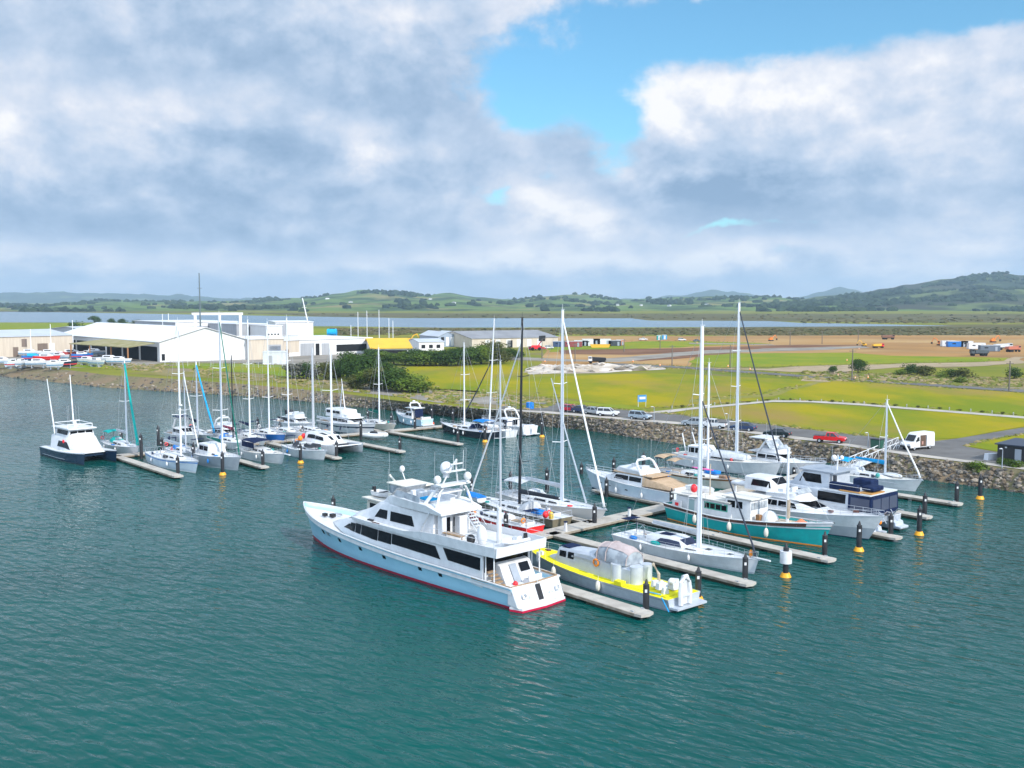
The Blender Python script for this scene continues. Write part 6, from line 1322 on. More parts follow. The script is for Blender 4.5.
# ---------------------------------------------------------- roadside furniture and the black building
def lamp(px, py, top, lab):
    p = L(px, py); h = ZY(top, p.y)-LZ; rt = empty('street_lamp', tuple(p), -140, lab, 'lamp post'); MB().tube([(0, 0, 0), (0, 0, h)], .08, 8, .05).build('pole', alumdark, rt); MB().tube([(0, 0, h-.05), (.5, 0, h+.1)], .04, 6).build('arm', alumdark, rt); MB().box((.6, 0, h+.1), (.55, .24, .12)).build('lamp_head', lightg, rt, bev=.03)
lamp(868, 448, 433, 'short lamp post by the road just left of the camper van'); lamp(728, 430, 414, 'lamp post on the path between the tall white masts'); lamp(654, 422.5, 407, 'lamp post on the path right of the silver blue wagon'); lamp(1002, 468, 449, 'lamp post on the path by the black building')
p = L(877, 449); rt = empty('bin', tuple(p), -50, 'dark green rubbish bin at the head of the gangway', 'bin'); MB().box((0, 0, .85), (1.7, 1.0, 1.3), tx=1.06, ty=1.06).build('body', M('bin_green', (.02, .09, .06), .5), rt, bev=.05); MB().box((0, 0, 1.56), (1.85, 1.15, .1)).build('lid', blackm, rt); MB().tube([(-.7, -.4, 0), (-.7, -.4, .25)], .1).tube([(.7, -.4, 0), (.7, -.4, .25)], .1).tube([(-.7, .4, 0), (-.7, .4, .25)], .1).tube([(.7, .4, 0), (.7, .4, .25)], .1).build('feet', blackm, rt)
p = L(642, 407); rt = empty('information_sign', tuple(p), 20, 'blue and white information sign on two posts at the edge of the lawn', 'sign'); rt.scale = (.66, .66, .9); MB().box((0, 0, 2.1), (5.2/1.6, .12, 1.7)).build('panel', M('sign_blue', (.03, .22, .50), .4), rt); MB().box((.1, -.08, 2.2), (2.2, .04, .6)).build('white_field', white, rt)
for x in (-1.4, 1.4): MB().tube([(x, 0, 0), (x, 0, 2.9)], .08, 6).build('post', lightg, rt)
p = L(530, 409); rt = empty('water_tank', tuple(p), 0, 'bright blue drum by the path behind the black carbon mast', 'tank'); MB().tube([(0, 0, 0), (0, 0, 1.4)], .85, 18).build('drum', bluecanvas, rt); MB().tube([(0, 0, 1.4), (0, 0, 1.5)], .8, 18, .4).build('lid', bluecanvas, rt)
# black building
p = L(997, 461.5); rt = empty('black_building', tuple(p), -47, 'low black clad building with a pale door at the right edge', 'building')
blk = M('black_cladding', (.016, .017, .02), .6, c2=(.022, .023, .027), sc=1.5, stretch=(6, 6, .2))
MB().box((7.5, 3.5, 1.25), (15, 7, 2.5)).build('walls', blk, rt); MB().add([(-.3, -.35, 2.52), (15.3, -.35, 2.52), (15.3, 7.3, 2.62), (-.3, 7.3, 2.62), (-.3, -.35, 2.68), (15.3, -.35, 2.68), (15.3, 7.3, 2.78), (-.3, 7.3, 2.78)], [(3, 2, 1, 0), (4, 5, 6, 7), (0, 1, 5, 4), (1, 2, 6, 5), (2, 3, 7, 6), (3, 0, 4, 7)]).build('roof', M('navy_roof', (.025, .035, .06), .45), rt)
MB().box((2.9, -.03, 1.05), (.9, .06, 2.1)).build('door', M('pale_door', (.35, .38, .42), .5), rt); MB().box((1.2, -.05, 2.2), (.25, .1, .2)).build('wall_light', lightg, rt); MB().box((6, -.03, 1.5), (2.4, .05, 1.0)).build('window', carglass, rt); MB().box((9.5, -.03, 1.05), (.9, .06, 2.1)).build('door', MATS['pale_door'], rt)
p = L(991, 460); rt = empty('concrete_block', tuple(p), 20, 'white concrete barrier block at the corner of the black building', 'barrier'); MB().side([(-1.1, 0), (1.1, 0), (1.0, .25), (.9, 1.0), (-.9, 1.0), (-1.0, .25)], -.4, .4).build('block', lightg, rt, bev=.04)

# ---------------------------------------------------------- trees and shrubs: leaf clumps round a branching stem
leafd = M('leaf_dark', (.030, .062, .014), .8, c2=(.06, .105, .02), sc=.8, lo=.4, hi=.6); leafm = M('leaf_mid', (.085, .14, .02), .8, c2=(.13, .175, .028), sc=.8); leafo = M('leaf_olive', (.10, .105, .03), .8, c2=(.07, .085, .025), sc=.8); leafg = M('leaf_grey', (.16, .16, .13), .85, c2=(.11, .11, .085), sc=.8); barkm = M('bark', (.09, .07, .05), .9, c2=(.05, .04, .03), sc=2)
def crown_mesh(w, h, n, leaf, seed, low=.15):
    r = random.Random(seed); mb = MB(); cl = []
    for k in range(9):
        a = r.uniform(0, 6.28); q = r.uniform(.1, .75); cl.append((math.cos(a)*q*w*.5, math.sin(a)*q*w*.5, h*r.uniform(low+.12, .82), r.uniform(.22, .38)*w))
    cl.append((0, 0, h*.7, w*.33))
    for k in range(n):
        c = r.choice(cl); v_ = Vector((r.gauss(0, 1), r.gauss(0, 1), r.gauss(0, 1))).normalized()*c[3]*r.uniform(.55, 1.05)
        p = Vector((c[0]+v_.x, c[1]+v_.y, max(c[2]+v_.z*.8, h*low*.4))); s = leaf*r.uniform(.6, 1.4)
        nrm = (v_.normalized()+Vector((r.gauss(0, .5), r.gauss(0, .5), r.gauss(.3, .5)))).normalized(); t = nrm.orthogonal().normalized(); b_ = nrm.cross(t); a = r.uniform(0, 6.28); t, b_ = t*math.cos(a)+b_*math.sin(a), b_*math.cos(a)-t*math.sin(a)
        mb.add([p-t*s, p-b_*s*.6+nrm*s*.1, p+t*s, p+b_*s*.6+nrm*s*.1], [(0, 1, 2, 3)])
    return mb
PROTO = {}
def tree(px, py, w, h, kind, lab, name='tree', cat='tree', group=None):
    p = L(px, py); key = (kind, name, random.randrange(3) if name == 'tree' else random.randrange(2))
    m = {'d': leafd, 'm': leafm, 'o': leafo, 'g': leafg}[kind]
    if key not in PROTO:
        rt = empty(name, (0, 0, 0)); sd_ = hash(str(key)) % 97+len(PROTO)*7; low = .15 if name == 'tree' else .02
        crown_mesh(1, 1, 2600 if name == 'tree' else 800, .033 if name == 'tree' else .05, len(PROTO)*7+3, low).build('crown', m, rt, recalc=False, smooth=False)
        tk = MB().tube([(0, 0, -.05), (.01, 0, .25), (0, .01, .5)], .035, 7, .02).tube([(.01, 0, .24), (.16, .1, .55)], .018, 5, .008).tube([(.01, 0, .3), (-.15, .05, .6)], .018, 5, .008).tube([(0, 0, .35), (.03, -.16, .62)], .016, 5, .007)
        tk.build('trunk' if name == 'tree' else 'stem', barkm, rt); PROTO[key] = rt; o = rt
    else: o = copy_tree(PROTO[key])
    if name == 'tree' and 345 < py < 395 and px < 520: h *= .62*random.uniform(.8, 1.15); w *= .86*random.uniform(.85, 1.1)
    if py < 329: w *= .6
    if 830 < px < 1020 and py < 385: h *= .75; w *= .72
    o.location = p; o.scale = (w, w, h); o.rotation_euler = (0, 0, random.uniform(0, 6.28)); o['label'] = lab; o['category'] = cat
    if group: o['group'] = group
T0 = 'dark rounded tree '
for a in [(351, 380, 13, 13.5, 'd', 'tallest dark tree of the clump right of the beige shed'), (362, 384, 13, 12, 'd', 'dark tree just right of the tallest in the thicket'), (340, 377, 10, 10, 'd', 'dark tree at the left of the thicket by the white columns'), (371, 389, 12, 10.5, 'm', 'bright green tree at the front of the thicket'), (384, 390, 12, 9.5, 'o', 'olive tree in the middle front of the thicket'), (397, 391.5, 12, 9.5, 'd', 'dark round tree second from right in the thicket'), (410, 392.5, 13, 9, 'm', 'broad rounded tree at the right end of the thicket'), (356, 389, 8, 6, 'o', 'small olive bush in front of the tallest thicket tree'), (381, 379, 10, 8, 'd', 'dark tree at the back of the thicket below the yellow roof')]: tree(*a)
hedge = [(372, 363, 11, 8.5, 'd'), (383, 364, 12, 8, 'm'), (394, 364.5, 12, 8.5, 'd'), (405, 365, 12, 8.5, 'm'), (416, 365.5, 13, 9, 'd'), (424, 366, 14, 11, 'm'), (436, 366, 13, 9.5, 'd'), (447, 366, 12, 9.5, 'd'), (458, 366, 14, 10.5, 'd'), (470, 365, 14, 12.5, 'd'), (481, 364, 15, 14, 'm'), (491, 364, 14, 13, 'o'), (500, 362, 13, 10, 'd'), (509, 360, 12, 8.5, 'd'), (517, 358, 10, 6, 'm')]
W_ = ['dark tree at the left end of the tree belt under the yellow roof', 'second tree from the left of the belt under the yellow roof', 'dark tree under the middle of the yellow roof', 'lighter tree under the right half of the yellow roof', 'dark tree right of the yellow roof', 'bright rounded tree below the low white office', 'dark tree below the twin gabled house left side', 'dark tree left of the silver mast in the tree belt', 'dark tree below the right gable of the twin gabled house', 'tall dark tree right of the twin gabled house', 'tallest light tree in front of the long grey warehouse', 'olive crowned tree in front of the long warehouse', 'dark tree behind the raked white mast', 'dark tree sloping down toward the road end of the belt', 'small last tree at the right end of the belt']
for a, l in zip(hedge, W_): tree(*a, l)
for px, py, w, h, k, l in [(293, 378, 6, 4.5, 'g', 'grey leafless bush at the left of the thicket'), (299, 379, 6, 5, 'g', 'grey scrubby bush second from the left of the thicket'), (306, 379.5, 6, 5, 'd', 'dark green bush between grey bushes and white masts'), (316, 380, 6, 5, 'g', 'grey bush between the two stout silver masts'), (326, 380, 6, 5.5, 'o', 'olive bush right of the two stout silver masts'), (334, 378, 8, 7, 'd', 'dark bush left of the thicket trees'),
                         (421, 393.5, 7, 3.2, 'm', 'low yellow green shrub at the right end of the thicket'), (858, 373, 9, 6.2, 'd', 'round dark tree standing alone beside the far road'), (833, 374, 5, 3.6, 'd', 'small dark bush left of the round lone tree'),
                         (910, 374.5, 7, 4.5, 'd', 'tall dark bush first in the roadside row at right'), (917, 375, 8, 3.8, 'd', 'dark bush second in the roadside row at right'), (927, 376, 10, 4.2, 'o', 'reddish olive bush third in the roadside row at right'), (900, 375, 7, 2.5, 'm', 'low green bush at the left end of the roadside row'), (951, 377, 9, 3.2, 'd', 'dark low bush mid roadside row'), (963, 378, 10, 4.2, 'o', 'brownish bush at the right of the roadside row'), (941, 378, 6, 2.4, 'm', 'light low bush in the middle of the roadside row'), (1014, 379, 8, 4.5, 'd', 'dark bush beside the far right power pole'), (961, 383, 6, 2.6, 'm', 'low bush nearest the far road at right'),
                         (62, 335.5, 11, 6, 'd', 'dark shrub in the far field right of the beige shed roof'), (75, 335.5, 14, 9, 'd', 'largest dark shrub in the far left field'), (82, 336, 11, 6, 'd', 'shrub right of the largest in the far left field'), (94, 334.5, 14, 6.5, 'd', 'dark shrub left of the white shed ridge'), (95, 323.5, 22, 8, 'd', 'dark tree by the estuary behind the white shed'), (112, 324.5, 16, 6, 'd', 'low tree by the estuary above the white shed ridge'), (122, 325, 16, 6, 'd', 'tree by the estuary right above the white shed ridge'), (136, 326, 22, 6, 'o', 'olive scrub tree by the estuary behind the white shed'), (150, 327, 20, 6, 'o', 'olive scrub tree left of the gantry building'), (165, 327.5, 18, 5, 'o', 'olive scrub tree just left of the gantry building'),
                         (978, 472, 3.2, 1.6, 'm', 'green bush growing on top of the rock wall at right'), (971, 471, 2.6, 1.2, 'o', 'olive bush on the rock wall beside the green bush'), (1003, 464.5, 2.0, 1.0, 'm', 'small green plant at the foot of the black building'), (1010, 466.5, 2.4, 1.1, 'd', 'dark plant by the door of the black building'), (1018, 467.5, 2.4, 1.0, 'm', 'small plant at the far right of the black building')]:
    big = h > 5.9 or 'tree' in l
    tree(px, py, w, h, k, l, 'tree' if 'tree' in l else 'shrub', 'tree' if 'tree' in l else 'shrub')
# low planting along the curved footpath
for k in range(34):
    t = k/33; px = 672+352*t
    py = 408.6+(400.3-408.6)*min(1, t/.3) if t < .3 else 400.3+(416.3-400.3)*((t-.3)/.7)**1.35
    if k % 2: tree(px+random.uniform(-2, 2), py, random.uniform(.8, 1.3), random.uniform(.4, .7), 'o', 'knee high dark plant edging the curved footpath across the lawn', 'edging_plant', 'plant', 'plants edging the curved footpath')
    else:
        p = L(px, py); o = empty('bollard', tuple(p), 0, 'short pale bollard edging the curved footpath across the lawn', 'bollard', 'bollards edging the curved footpath'); MB().tube([(0, 0, 0), (0, 0, .55)], .12, 8).build('post', M('weathered_post', (.36, .35, .32), .8), o); MB().tube([(0, 0, .55), (0, 0, .63)], .15, 8, .08).build('cap', alumdark, o)
# ---------------------------------------------------------- the boatyard buildings
wallw = M('white_cladding', (.74, .74, .73), .5, c2=(.68, .68, .67), sc=.5, stretch=(3, 3, .3)); wallc = M('cream_cladding', (.58, .50, .40), .6, c2=(.52, .44, .35), sc=.4, stretch=(3, 3, .3)); wallg = M('grey_cladding', (.36, .37, .39), .55, c2=(.31, .32, .34), sc=.4, stretch=(3, 3, .3))
roofw = M('white_roof', (.76, .76, .76), .45, c2=(.70, .70, .70), sc=.15); roofg = M('grey_roof', (.27, .27, .28), .6, c2=(.22, .22, .23), sc=.15); roofb = M('blue_grey_roof', (.50, .53, .57), .5, c2=(.45, .48, .52), sc=.15); roofmoss = M('mossy_roof', (.33, .29, .17), .9, c2=(.26, .24, .11), sc=.4); roofy = M('yellow_roof', (.78, .46, .02), .5, c2=(.72, .42, .02), sc=.2)
darkin = M('dark_interior', (.02, .02, .022), .9); doorb = M('brown_door', (.18, .13, .10), .6, c2=(.15, .11, .085), sc=.8, stretch=(5, 5, .2)); bluew = M('blue_grey_wall', (.30, .36, .45), .5)  # dark_interior: near-black colour painting the shade inside the open bays
def bld(label, A, Bp, depth, h, wall, roof, kind='flat', rise=2.0, openings=(), name='warehouse', over=.4, skew=0.0, left=(), Y=None):
    a, b = L(*A), L(*Bp); d = b-a; w = d.length
    rt = empty(name, tuple(a), math.degrees(math.atan2(d.y, d.x)), label, 'building')
    q = lambda x, y, z: (x+skew*y, y, z)
    mb = MB()
    if kind == 'gable':                                 # ridge runs back from the front
        pr = [(0, -1), (w, -1), (w, h), (w/2, h+rise), (0, h)]
    else: pr = [(0, -1), (w, -1), (w, h), (0, h)]
    mb.loft([[q(x, 0, z) for x, z in pr], [q(x, depth, z) for x, z in pr]])
    if kind == 'ridge':
        mb.add([q(0, 0, h), q(0, depth, h), q(0, depth/2, h+rise), q(w, 0, h), q(w, depth, h), q(w, depth/2, h+rise)], [(0, 1, 2), (5, 4, 3)])
    mb.build('walls', wall, rt, smooth=False)
    t, o = .18, over
    if kind == 'gable': r = [(-o, h-o*rise/w*2+.05), (w/2, h+rise+.05), (w+o, h-o*rise/w*2+.05), (w+o, h-o*rise/w*2+.05+t), (w/2, h+rise+.05+t), (-o, h-o*rise/w*2+.05+t)]; R_ = [[q(x, -o, z) for x, z in r], [q(x, depth+o, z) for x, z in r]]
    elif kind == 'ridge': r = [(-o, h+.05), (depth/2, h+rise+.05), (depth+o, h+.05), (depth+o, h+.05+t), (depth/2, h+rise+.05+t), (-o, h+.05+t)]; R_ = [[q(-o, y, z) for y, z in r], [q(w+o, y, z) for y, z in r]]
    else: r = [(-o, h+.01), (w+o, h+.01), (w+o, h+.3), (-o, h+.3)]; R_ = [[q(x, -o, z) for x, z in r], [q(x, depth+o, z) for x, z in r]]
    MB().loft(R_).build('roof', roof, rt, smooth=False)
    for nm, u0, u1, z0, z1, m in openings: MB().box(((u0+u1)/2*w, -.03, (z0+z1)/2), ((u1-u0)*w, .12, z1-z0)).build(nm, m, rt)
    for nm, u0, u1, z0, z1, m in left:
        y0, y1 = u0*depth, u1*depth; MB().loft([[(skew*y-.08, y, z0), (skew*y+.04, y, z0), (skew*y+.04, y, z1), (skew*y-.08, y, z1)] for y in (y0, y1)]).build(nm, m, rt)
    return rt, w
bld('long beige shed with brown doors at the far left of the boatyard', (-14, 358), (73, 354.5), 45, 8.2, wallc, roofb, 'ridge', 2.2, [('door', .58, .70, 0, 5.2, doorb), ('window', .40, .46, 4.0, 7.3, M('brown_window', (.20, .15, .12), .4)), ('door', .30, .36, 0, 4, doorb), ('panel', .72, .78, 0, 5.2, wallw)])
ws, w = bld('huge white shed with low gable and open dark bays along its left side', (160, 362), (249, 359.5), 112, 7.6, wallw, roofw, 'gable', 5.2, [('window', .02, .055, .5, 3.0, darkin)], over=.8, skew=-.22, left=[('open_bay', .02+.158*k, .02+.158*k+.14, -.5, 5.6, darkin) for k in range(6)])
MB().add([(-2, -1.5, 7.0), (-11, 4, 5.4), (-27, 46, 5.6), (-12, 46, 7.4), (-2, -1.5, 7.3), (-11, 4, 5.7), (-27, 46, 5.9), (-12, 46, 7.7)], [(3, 2, 1, 0), (4, 5, 6, 7), (0, 1, 5, 4), (1, 2, 6, 5), (2, 3, 7, 6), (3, 0, 4, 7)]).build('canopy_roof', roofmoss, ws, smooth=False)
pp = MB()
for x, y in ((-10.8, 4.2), (-15, 17), (-21, 31), (-26.5, 45)): MB().tube([(x, y, -.5), (x, y, 5.5)], .3, 6).build('canopy_post', M('rust_post', (.35, .16, .06), .7), ws)
bld('large pale building with a blue roof edge behind the white shed ridge', (86, 348), (128, 346.5), 40, 8.5, wallg, roofb, 'ridge', 1.5)
bld('tall grey and white boat hall behind the white shed', (176, 347), (238, 345), 50, 12.2, wallg, roofw, 'flat', 0, [('white_band', .0, 1.0, 10.3, 12.0, wallw), ('door', .50, .66, 4, 9, darkin), ('upper_window', .62, .92, 10.6, 11.4, MATS['brown_window'])])
g0 = L(196, 350); gr = empty('portal_crane', tuple(g0), 20, 'white portal crane frame standing over the front of the tall boat hall', 'crane')
for x in (0, 11, 20.5): MB().box((x, 0, 8.2), (1.2, 1.2, 16.4)).build('leg', wallw, gr)
MB().box((10.2, 0, 16.9), (23, 1.5, 1.1)).build('beam', wallw, gr); MB().box((10.2, 6, 16.9), (23, 1.5, 1.0)).box((-.5, 3, 16.8), (1, 6, .8)).box((21, 3, 16.8), (1, 6, .8)).build('rear_beam', wallw, gr)
bld('plain grey block with a tall dark slot, right of the tall boat hall', (237, 348), (266.5, 347), 30, 11.5, wallg, lightg, 'flat', 0, [('dark_slot', .42, .60, 1, 10.3, darkin)])
bld('small bright white box building right of the grey block', (266.5, 349), (282.5, 348.5), 22, 11.0, wallw, roofw, 'flat', 0, [('window', .1+.2*k, .2+.2*k, 6.6, 7.3, darkin) for k in range(4)])
bld('wide white two storey factory with a flat roof', (276, 344.5), (313.5, 344), 40, 11.6, wallw, roofw, 'flat', 0, [('grey_wall', .02, .3, 5, 11, wallg), ('window', .1, .6, 3.4, 4.6, darkin)])
bld('beige workshop with flat white roof right of the huge white shed', (249.5, 360), (284, 359), 35, 8.0, wallc, roofw, 'flat', 0, [('roller_door', .55, .92, .2, 5.8, wallg), ('window', .58, .9, 3.2, 5.2, bluew)])
bld('narrow beige annex with a pale blind door', (284, 357), (299.5, 356), 30, 6.6, wallc, roofw, 'flat', 0, [('door', .1, .3, 0, 3, doorb), ('white_base', 0, 1, -.5, 1.6, wallw)])
bld('small pale grey hut in front of the beige workshop', (263, 364.5), (286, 364.3), 8, 4.3, lightg, lightg, 'flat', 0, [('door', .2, .4, 0, 3.2, wallg)], name='hut', over=.15)
bld('long low white workshop with grey doors below the yard masts', (299, 356), (372, 353), 40, 6.6, wallw, roofw, 'flat', 0, [('grey_door', .02, .2, 0, 5.2, wallg), ('open_bay', .22, .27, 0, 5, darkin), ('open_bay', .30, .40, 0, 5, wallg), ('open_bay', .50, .95, 1.2, 4.2, darkin)])
bld('shed with a bright golden yellow roof', (372, 356), (411, 355.5), 34, 3.0, wallw, roofy, 'ridge', 3.6, [('open_bay', .1, .9, 0, 2.4, darkin)], over=.8)
bld('blue grey house with twin gables, left half', (438.5, 347), (457, 346.6), 26, 5.2, bluew, roofb, 'gable', 2.2, [('window', .14+.26*k, .30+.26*k, .5, 4.9, wallw if k != 0 else darkin) for k in range(3)], name='gabled_house')
bld('blue grey house with twin gables, right half', (458, 346.6), (473, 346.2), 26, 5.0, bluew, roofb, 'gable', 2.2, [('window', .18+.26*k, .32+.26*k, .5, 4.9, wallw if k == 1 else darkin) for k in range(3)], name='gabled_house')
bld('low white office left of the twin gabled house', (419, 351), (444, 350.5), 18, 4.0, wallw, roofb, 'ridge', 1.2, [('window', .1+.3*k, .25+.3*k, 1.2, 2.8, darkin) for k in range(3)], name='office')
bld('very long warehouse with a grey pitched roof and cream front', (472, 348.5), (558, 346.5), 46, 4.6, wallc, roofg, 'ridge', 3.0, [('panel', .15+.12*k, .2+.12*k, .5, 4, wallw) for k in range(6)]+[('open_bay', .40, .46, 0, 3.6, darkin)])
p = L(327, 351); o = empty('water_tank', (p.x, p.y+14, LZ+6.9), 0, 'turquoise tank standing on the roof of the long low workshop', 'tank'); MB().tube([(-2.2, 0, 1.3), (2.2, 0, 1.3)], 1.6, 14).build('drum', cyancanvas, o); MB().box((-1.4, 0, .35), (.4, 2.2, .7)).box((1.4, 0, .35), (.4, 2.2, .7)).build('cradle', alumdark, o)

# ---------------------------------------------------------- boats stored ashore
def ashore(px, py, Lw, ang, hm, lab, mast_top=None, cab=white, tarp=None, keel=1.6, fb=1.5):
    p = L(px, py); rt = empty('stored_boat', tuple(p), ang, lab, 'boat')
    h = Hull(Lw, Lw*.31, fb*.85, fb*.8, fb, .6, .1, .8, 2.2, keel*.6, .8, .1, n=10)
    hu = h.outer().build('hull', white if hm == bt else hm, rt); hu.location.z = keel
    h.band(-.05, .3, off=.02).build('antifouling', bt if hm in (bt, white, lightg) else bt2, hu)
    d = h.deckm().build('deck', white, rt); d.location.z = keel
    c = House([(-.25*Lw, Lw*.11, Lw*.10, fb*.8, fb*.8+1.0), (.1*Lw, Lw*.11, Lw*.09, fb*.8, fb*.8+1.0), (.25*Lw, Lw*.06, Lw*.04, fb*.85, fb*.85+.3)]); cb = c.shell(.12).build('cabin', tarp or cab, rt); cb.location.z = keel
    if not tarp:
        for sg in (-1, 1): c.win(-.2*Lw, .08*Lw, .35, .8, sg).build('window', glass, cb)
    rt.scale = (.85, .85, .85); c_ = MB()
    for x in (-.25*Lw, .2*Lw):
        c_.box((x, 0, keel*.3), (.3, Lw*.2, keel*.6))
        for sg in (-1, 1): c_.tube([(x, sg*Lw*.17, 0), (x, sg*Lw*.11, keel+.3)], .07, 5)
    c_.build('cradle', alumdark, rt)
    if mast_top is not None: zt = ZY(mast_top, p.y)-LZ; m = MB().tube([(.06*Lw, 0, keel+fb), (.06*Lw, 0, zt)], .2, 6, .15).build('mast', mastw, rt); MB().tube([(.06*Lw-.2, -.8, zt*.6), (.06*Lw, 0, zt*.6-.1), (.06*Lw-.2, .8, zt*.6)], .05, 4).build('spreader', mastw, m)
bt = M('antifoul_blue', (.10, .24, .36), .6); bt2 = M('antifoul_red', (.5, .03, .03), .6)
for a in [(2, 366, 10, 10, bt, 'white and blue hull cut off by the left edge of the boatyard', None), (13, 368.5, 7, 70, palehull, 'pale blue boat in the front row near the left edge of the yard', None), (22, 368, 7, 80, white, 'second small white boat from the left in the yard front row', None), (33, 362, 9, 20, bluehull, 'boat under a bright turquoise tarpaulin in the yard', None, white, cyancanvas), (39, 368, 10, 8, white, 'low white boat in front of the turquoise tarpaulin', None),
          (47, 362.5, 11, 0, redhull, 'long low red hull in the middle of the yard', None), (55, 369.5, 6, 15, lightg, 'small grey white dinghy boat at the front of the yard', None), (65, 368.5, 9, 35, navy, 'white decked boat with dark hull at the front right of the yard', None), (60, 361, 10, -20, lightg, 'grey hulled sloop with a tall mast beside the red keel boat', None), (72, 357.5, 12, 15, M('faded_red_hull', (.42, .07, .06), .5), 'red sloop with the tall mast by the beige shed corner', 313.5),
          (88, 365.5, 10, -25, bt, 'white sloop with blue bottom left of the white shed bays', None), (95, 356.5, 11, -15, white, 'large white cruiser close to the open bays', None), (97, 367, 9, -30, bt, 'small white boat with light blue bottom at the right front of the yard', None), (110, 364, 11, -10, lightg, 'white and grey sloop in front of the open bays', None), (119, 365.5, 10, 0, bt, 'white boat with bright blue bottom, rightmost in the yard', None), (50, 357.5, 11, 5, white, 'white boat stored behind the long red hull', 318), (30, 357, 10, 5, white, 'white sloop with slim mast against the beige shed', 324), (82, 360, 9, 30, bluehull, 'small blue boat behind the front row of the yard', None)]: ashore(*a)
for a in [(350, 349, 11, 0, white, 'first white yacht ashore behind the long low workshop', 321), (357, 348.5, 12, 10, lightg, 'yacht ashore with a stout mast above the workshop roof', 305.5), (366, 348, 12, 5, navy, 'navy yacht ashore behind the workshop with its mast up', 304), (378, 347.5, 13, -5, white, 'white yacht ashore with the tallest mast behind the yellow roof', 303), (388, 347.5, 11, 5, bluehull, 'blue yacht ashore behind the yellow roof', 313), (392, 347, 11, 8, white, 'white yacht ashore right of the blue one behind the yellow roof', 316), (335, 348, 11, 0, white, 'white yacht ashore above the workshop beside the turquoise tank', 325), (162, 347, 12, 0, white, 'white yacht ashore left of the tall boat hall', 308), (168, 346, 12, 0, lightg, 'pale yacht ashore just left of the tall boat hall', 307.5)]: ashore(*a)
def pole_mast(px, py, top, lab, m, r=.3, lean=0):
    p = L(px, py); h = ZY(top, p.y)-LZ; rt = empty('yacht_mast', tuple(p), 0, lab, 'mast'); MB().tube([(0, 0, 0), (lean, 0, h)], r, 8, r*.6).build('spar', m, rt)
    for k in (.35, .6, .8): MB().tube([(lean*k-1.2, 0, h*k+.2), (lean*k, 0, h*k), (lean*k+1.2, 0, h*k+.2)], .07, 4).build('spreader', m, rt)
pole_mast(201, 350, 273, 'very tall dark mast rising above the boat hall roof', M('dark_grey_spar', (.10, .13, .14), .5), .42)
pole_mast(313, 346, 298, 'tall white leaning mast behind the white factory', mastw, .4, -5)

# ---------------------------------------------------------- earthworks machines and site things
yel = M('machine_yellow', (.75, .40, .02), .5); org = M('machine_orange', (.75, .20, .02), .5); trk = M('track_steel', (.05, .045, .04), .8)
def excavator(px, py, ang, m, lab, s=.75):
    rt = empty('excavator', tuple(L(px, py)), ang, lab, 'excavator'); rt.scale = (s, s, s)
    for sg in (-1, 1): MB().side([(-1.9, .2), (-1.6, 0), (1.6, 0), (1.9, .2), (1.9, .7), (1.6, .9), (-1.6, .9), (-1.9, .7)], sg*1.1-.3, sg*1.1+.3).build('track', trk, rt)
    MB().box((-.5, 0, 1.7), (3.0, 2.5, 1.3)).box((0, 0, 1.0), (1.4, 1.6, .3)).build('house', m, rt, bev=.08); cab = MB().box((.5, .75, 2.45), (1.5, 1.0, 1.6), tx=.9).build('cab', m, rt); MB().box((1.0, .75, 2.6), (.6, .9, 1.1)).box((.5, 1.2, 2.6), (1.1, .15, 1.0)).build('window', carglass, cab)
    MB().tube([(.9, -.3, 1.8), (2.6, -.3, 4.6), (4.3, -.3, 5.2)], .32, 6, .24).build('boom', m, rt); MB().tube([(4.2, -.3, 5.3), (5.6, -.3, 2.2)], .24, 6, .18).build('stick', m, rt); MB().side([(5.2, 2.2), (6.0, 2.3), (6.2, 1.2), (5.2, .8)], -.9, .3).build('bucket', trk, rt)
def dumper(px, py, ang, m, lab, s=1.2, cabm=None):
    rt = empty('dump_truck', tuple(L(px, py)), ang, lab, 'truck'); rt.scale = (s, s, s)
    MB().box((0, 0, 1.05), (8.0, 1.0, .4)).build('chassis', trk, rt); c = MB().box((3.2, 0, 2.2), (1.8, 2.2, 2.0), tx=.85).build('cab', cabm or m, rt, bev=.08); MB().box((4.0, 0, 2.6), (.3, 1.9, .8)).box((3.2, 0, 2.65), (1.2, 2.26, .7)).build('window', carglass, c)
    MB().side([(-4.2, 1.6), (-3.4, 1.35), (2.0, 1.35), (2.3, 3.0), (-4.0, 2.7)], -1.25, 1.25).build('tipping_body', m, rt)
    for x in (-2.8, -1.4, 3.0):
        for sg in (-1, 1): MB().tube([(x, sg*.8, .62), (x, sg*1.25, .62)], .62, 12).build('wheel', tyre, rt)
excavator(940, 345.5, 140, org, 'orange excavator at the left of the blue and white site containers'); excavator(993, 342.5, 10, org, 'orange excavator farther back at the right of the earthworks'); excavator(864, 346.5, 180, yel, 'yellow orange digger left of the red and yellow dump truck', .6); excavator(771, 341, 20, org, 'lone orange digger far out on the clay beyond the tallest mast', .65); excavator(408, 345, 10, yel, 'yellow digger behind the right end of the yellow roof', 1.1)
dumper(878, 348, 10, yel, 'yellow and red dump truck on the haul road', .7, redm); dumper(979, 356, 180, M('machine_dark', (.06, .08, .09), .5), 'large dark dump truck standing on the grass edge', .9); dumper(597, 363.5, 180, blackm, 'truck with white cab and long black tray on the gravel pad', .8, white); dumper(1013, 352, 20, M('machine_rust', (.45, .14, .08), .6), 'rusty red truck at the far right of the earthworks', .9); dumper(888, 339.5, 0, M('machine_brown', (.20, .09, .05), .6), 'small brown truck far out on the clay beyond the dump truck', .9); dumper(1003, 350, 0, lightg, 'pale truck left of the rusty red truck', 1.0)
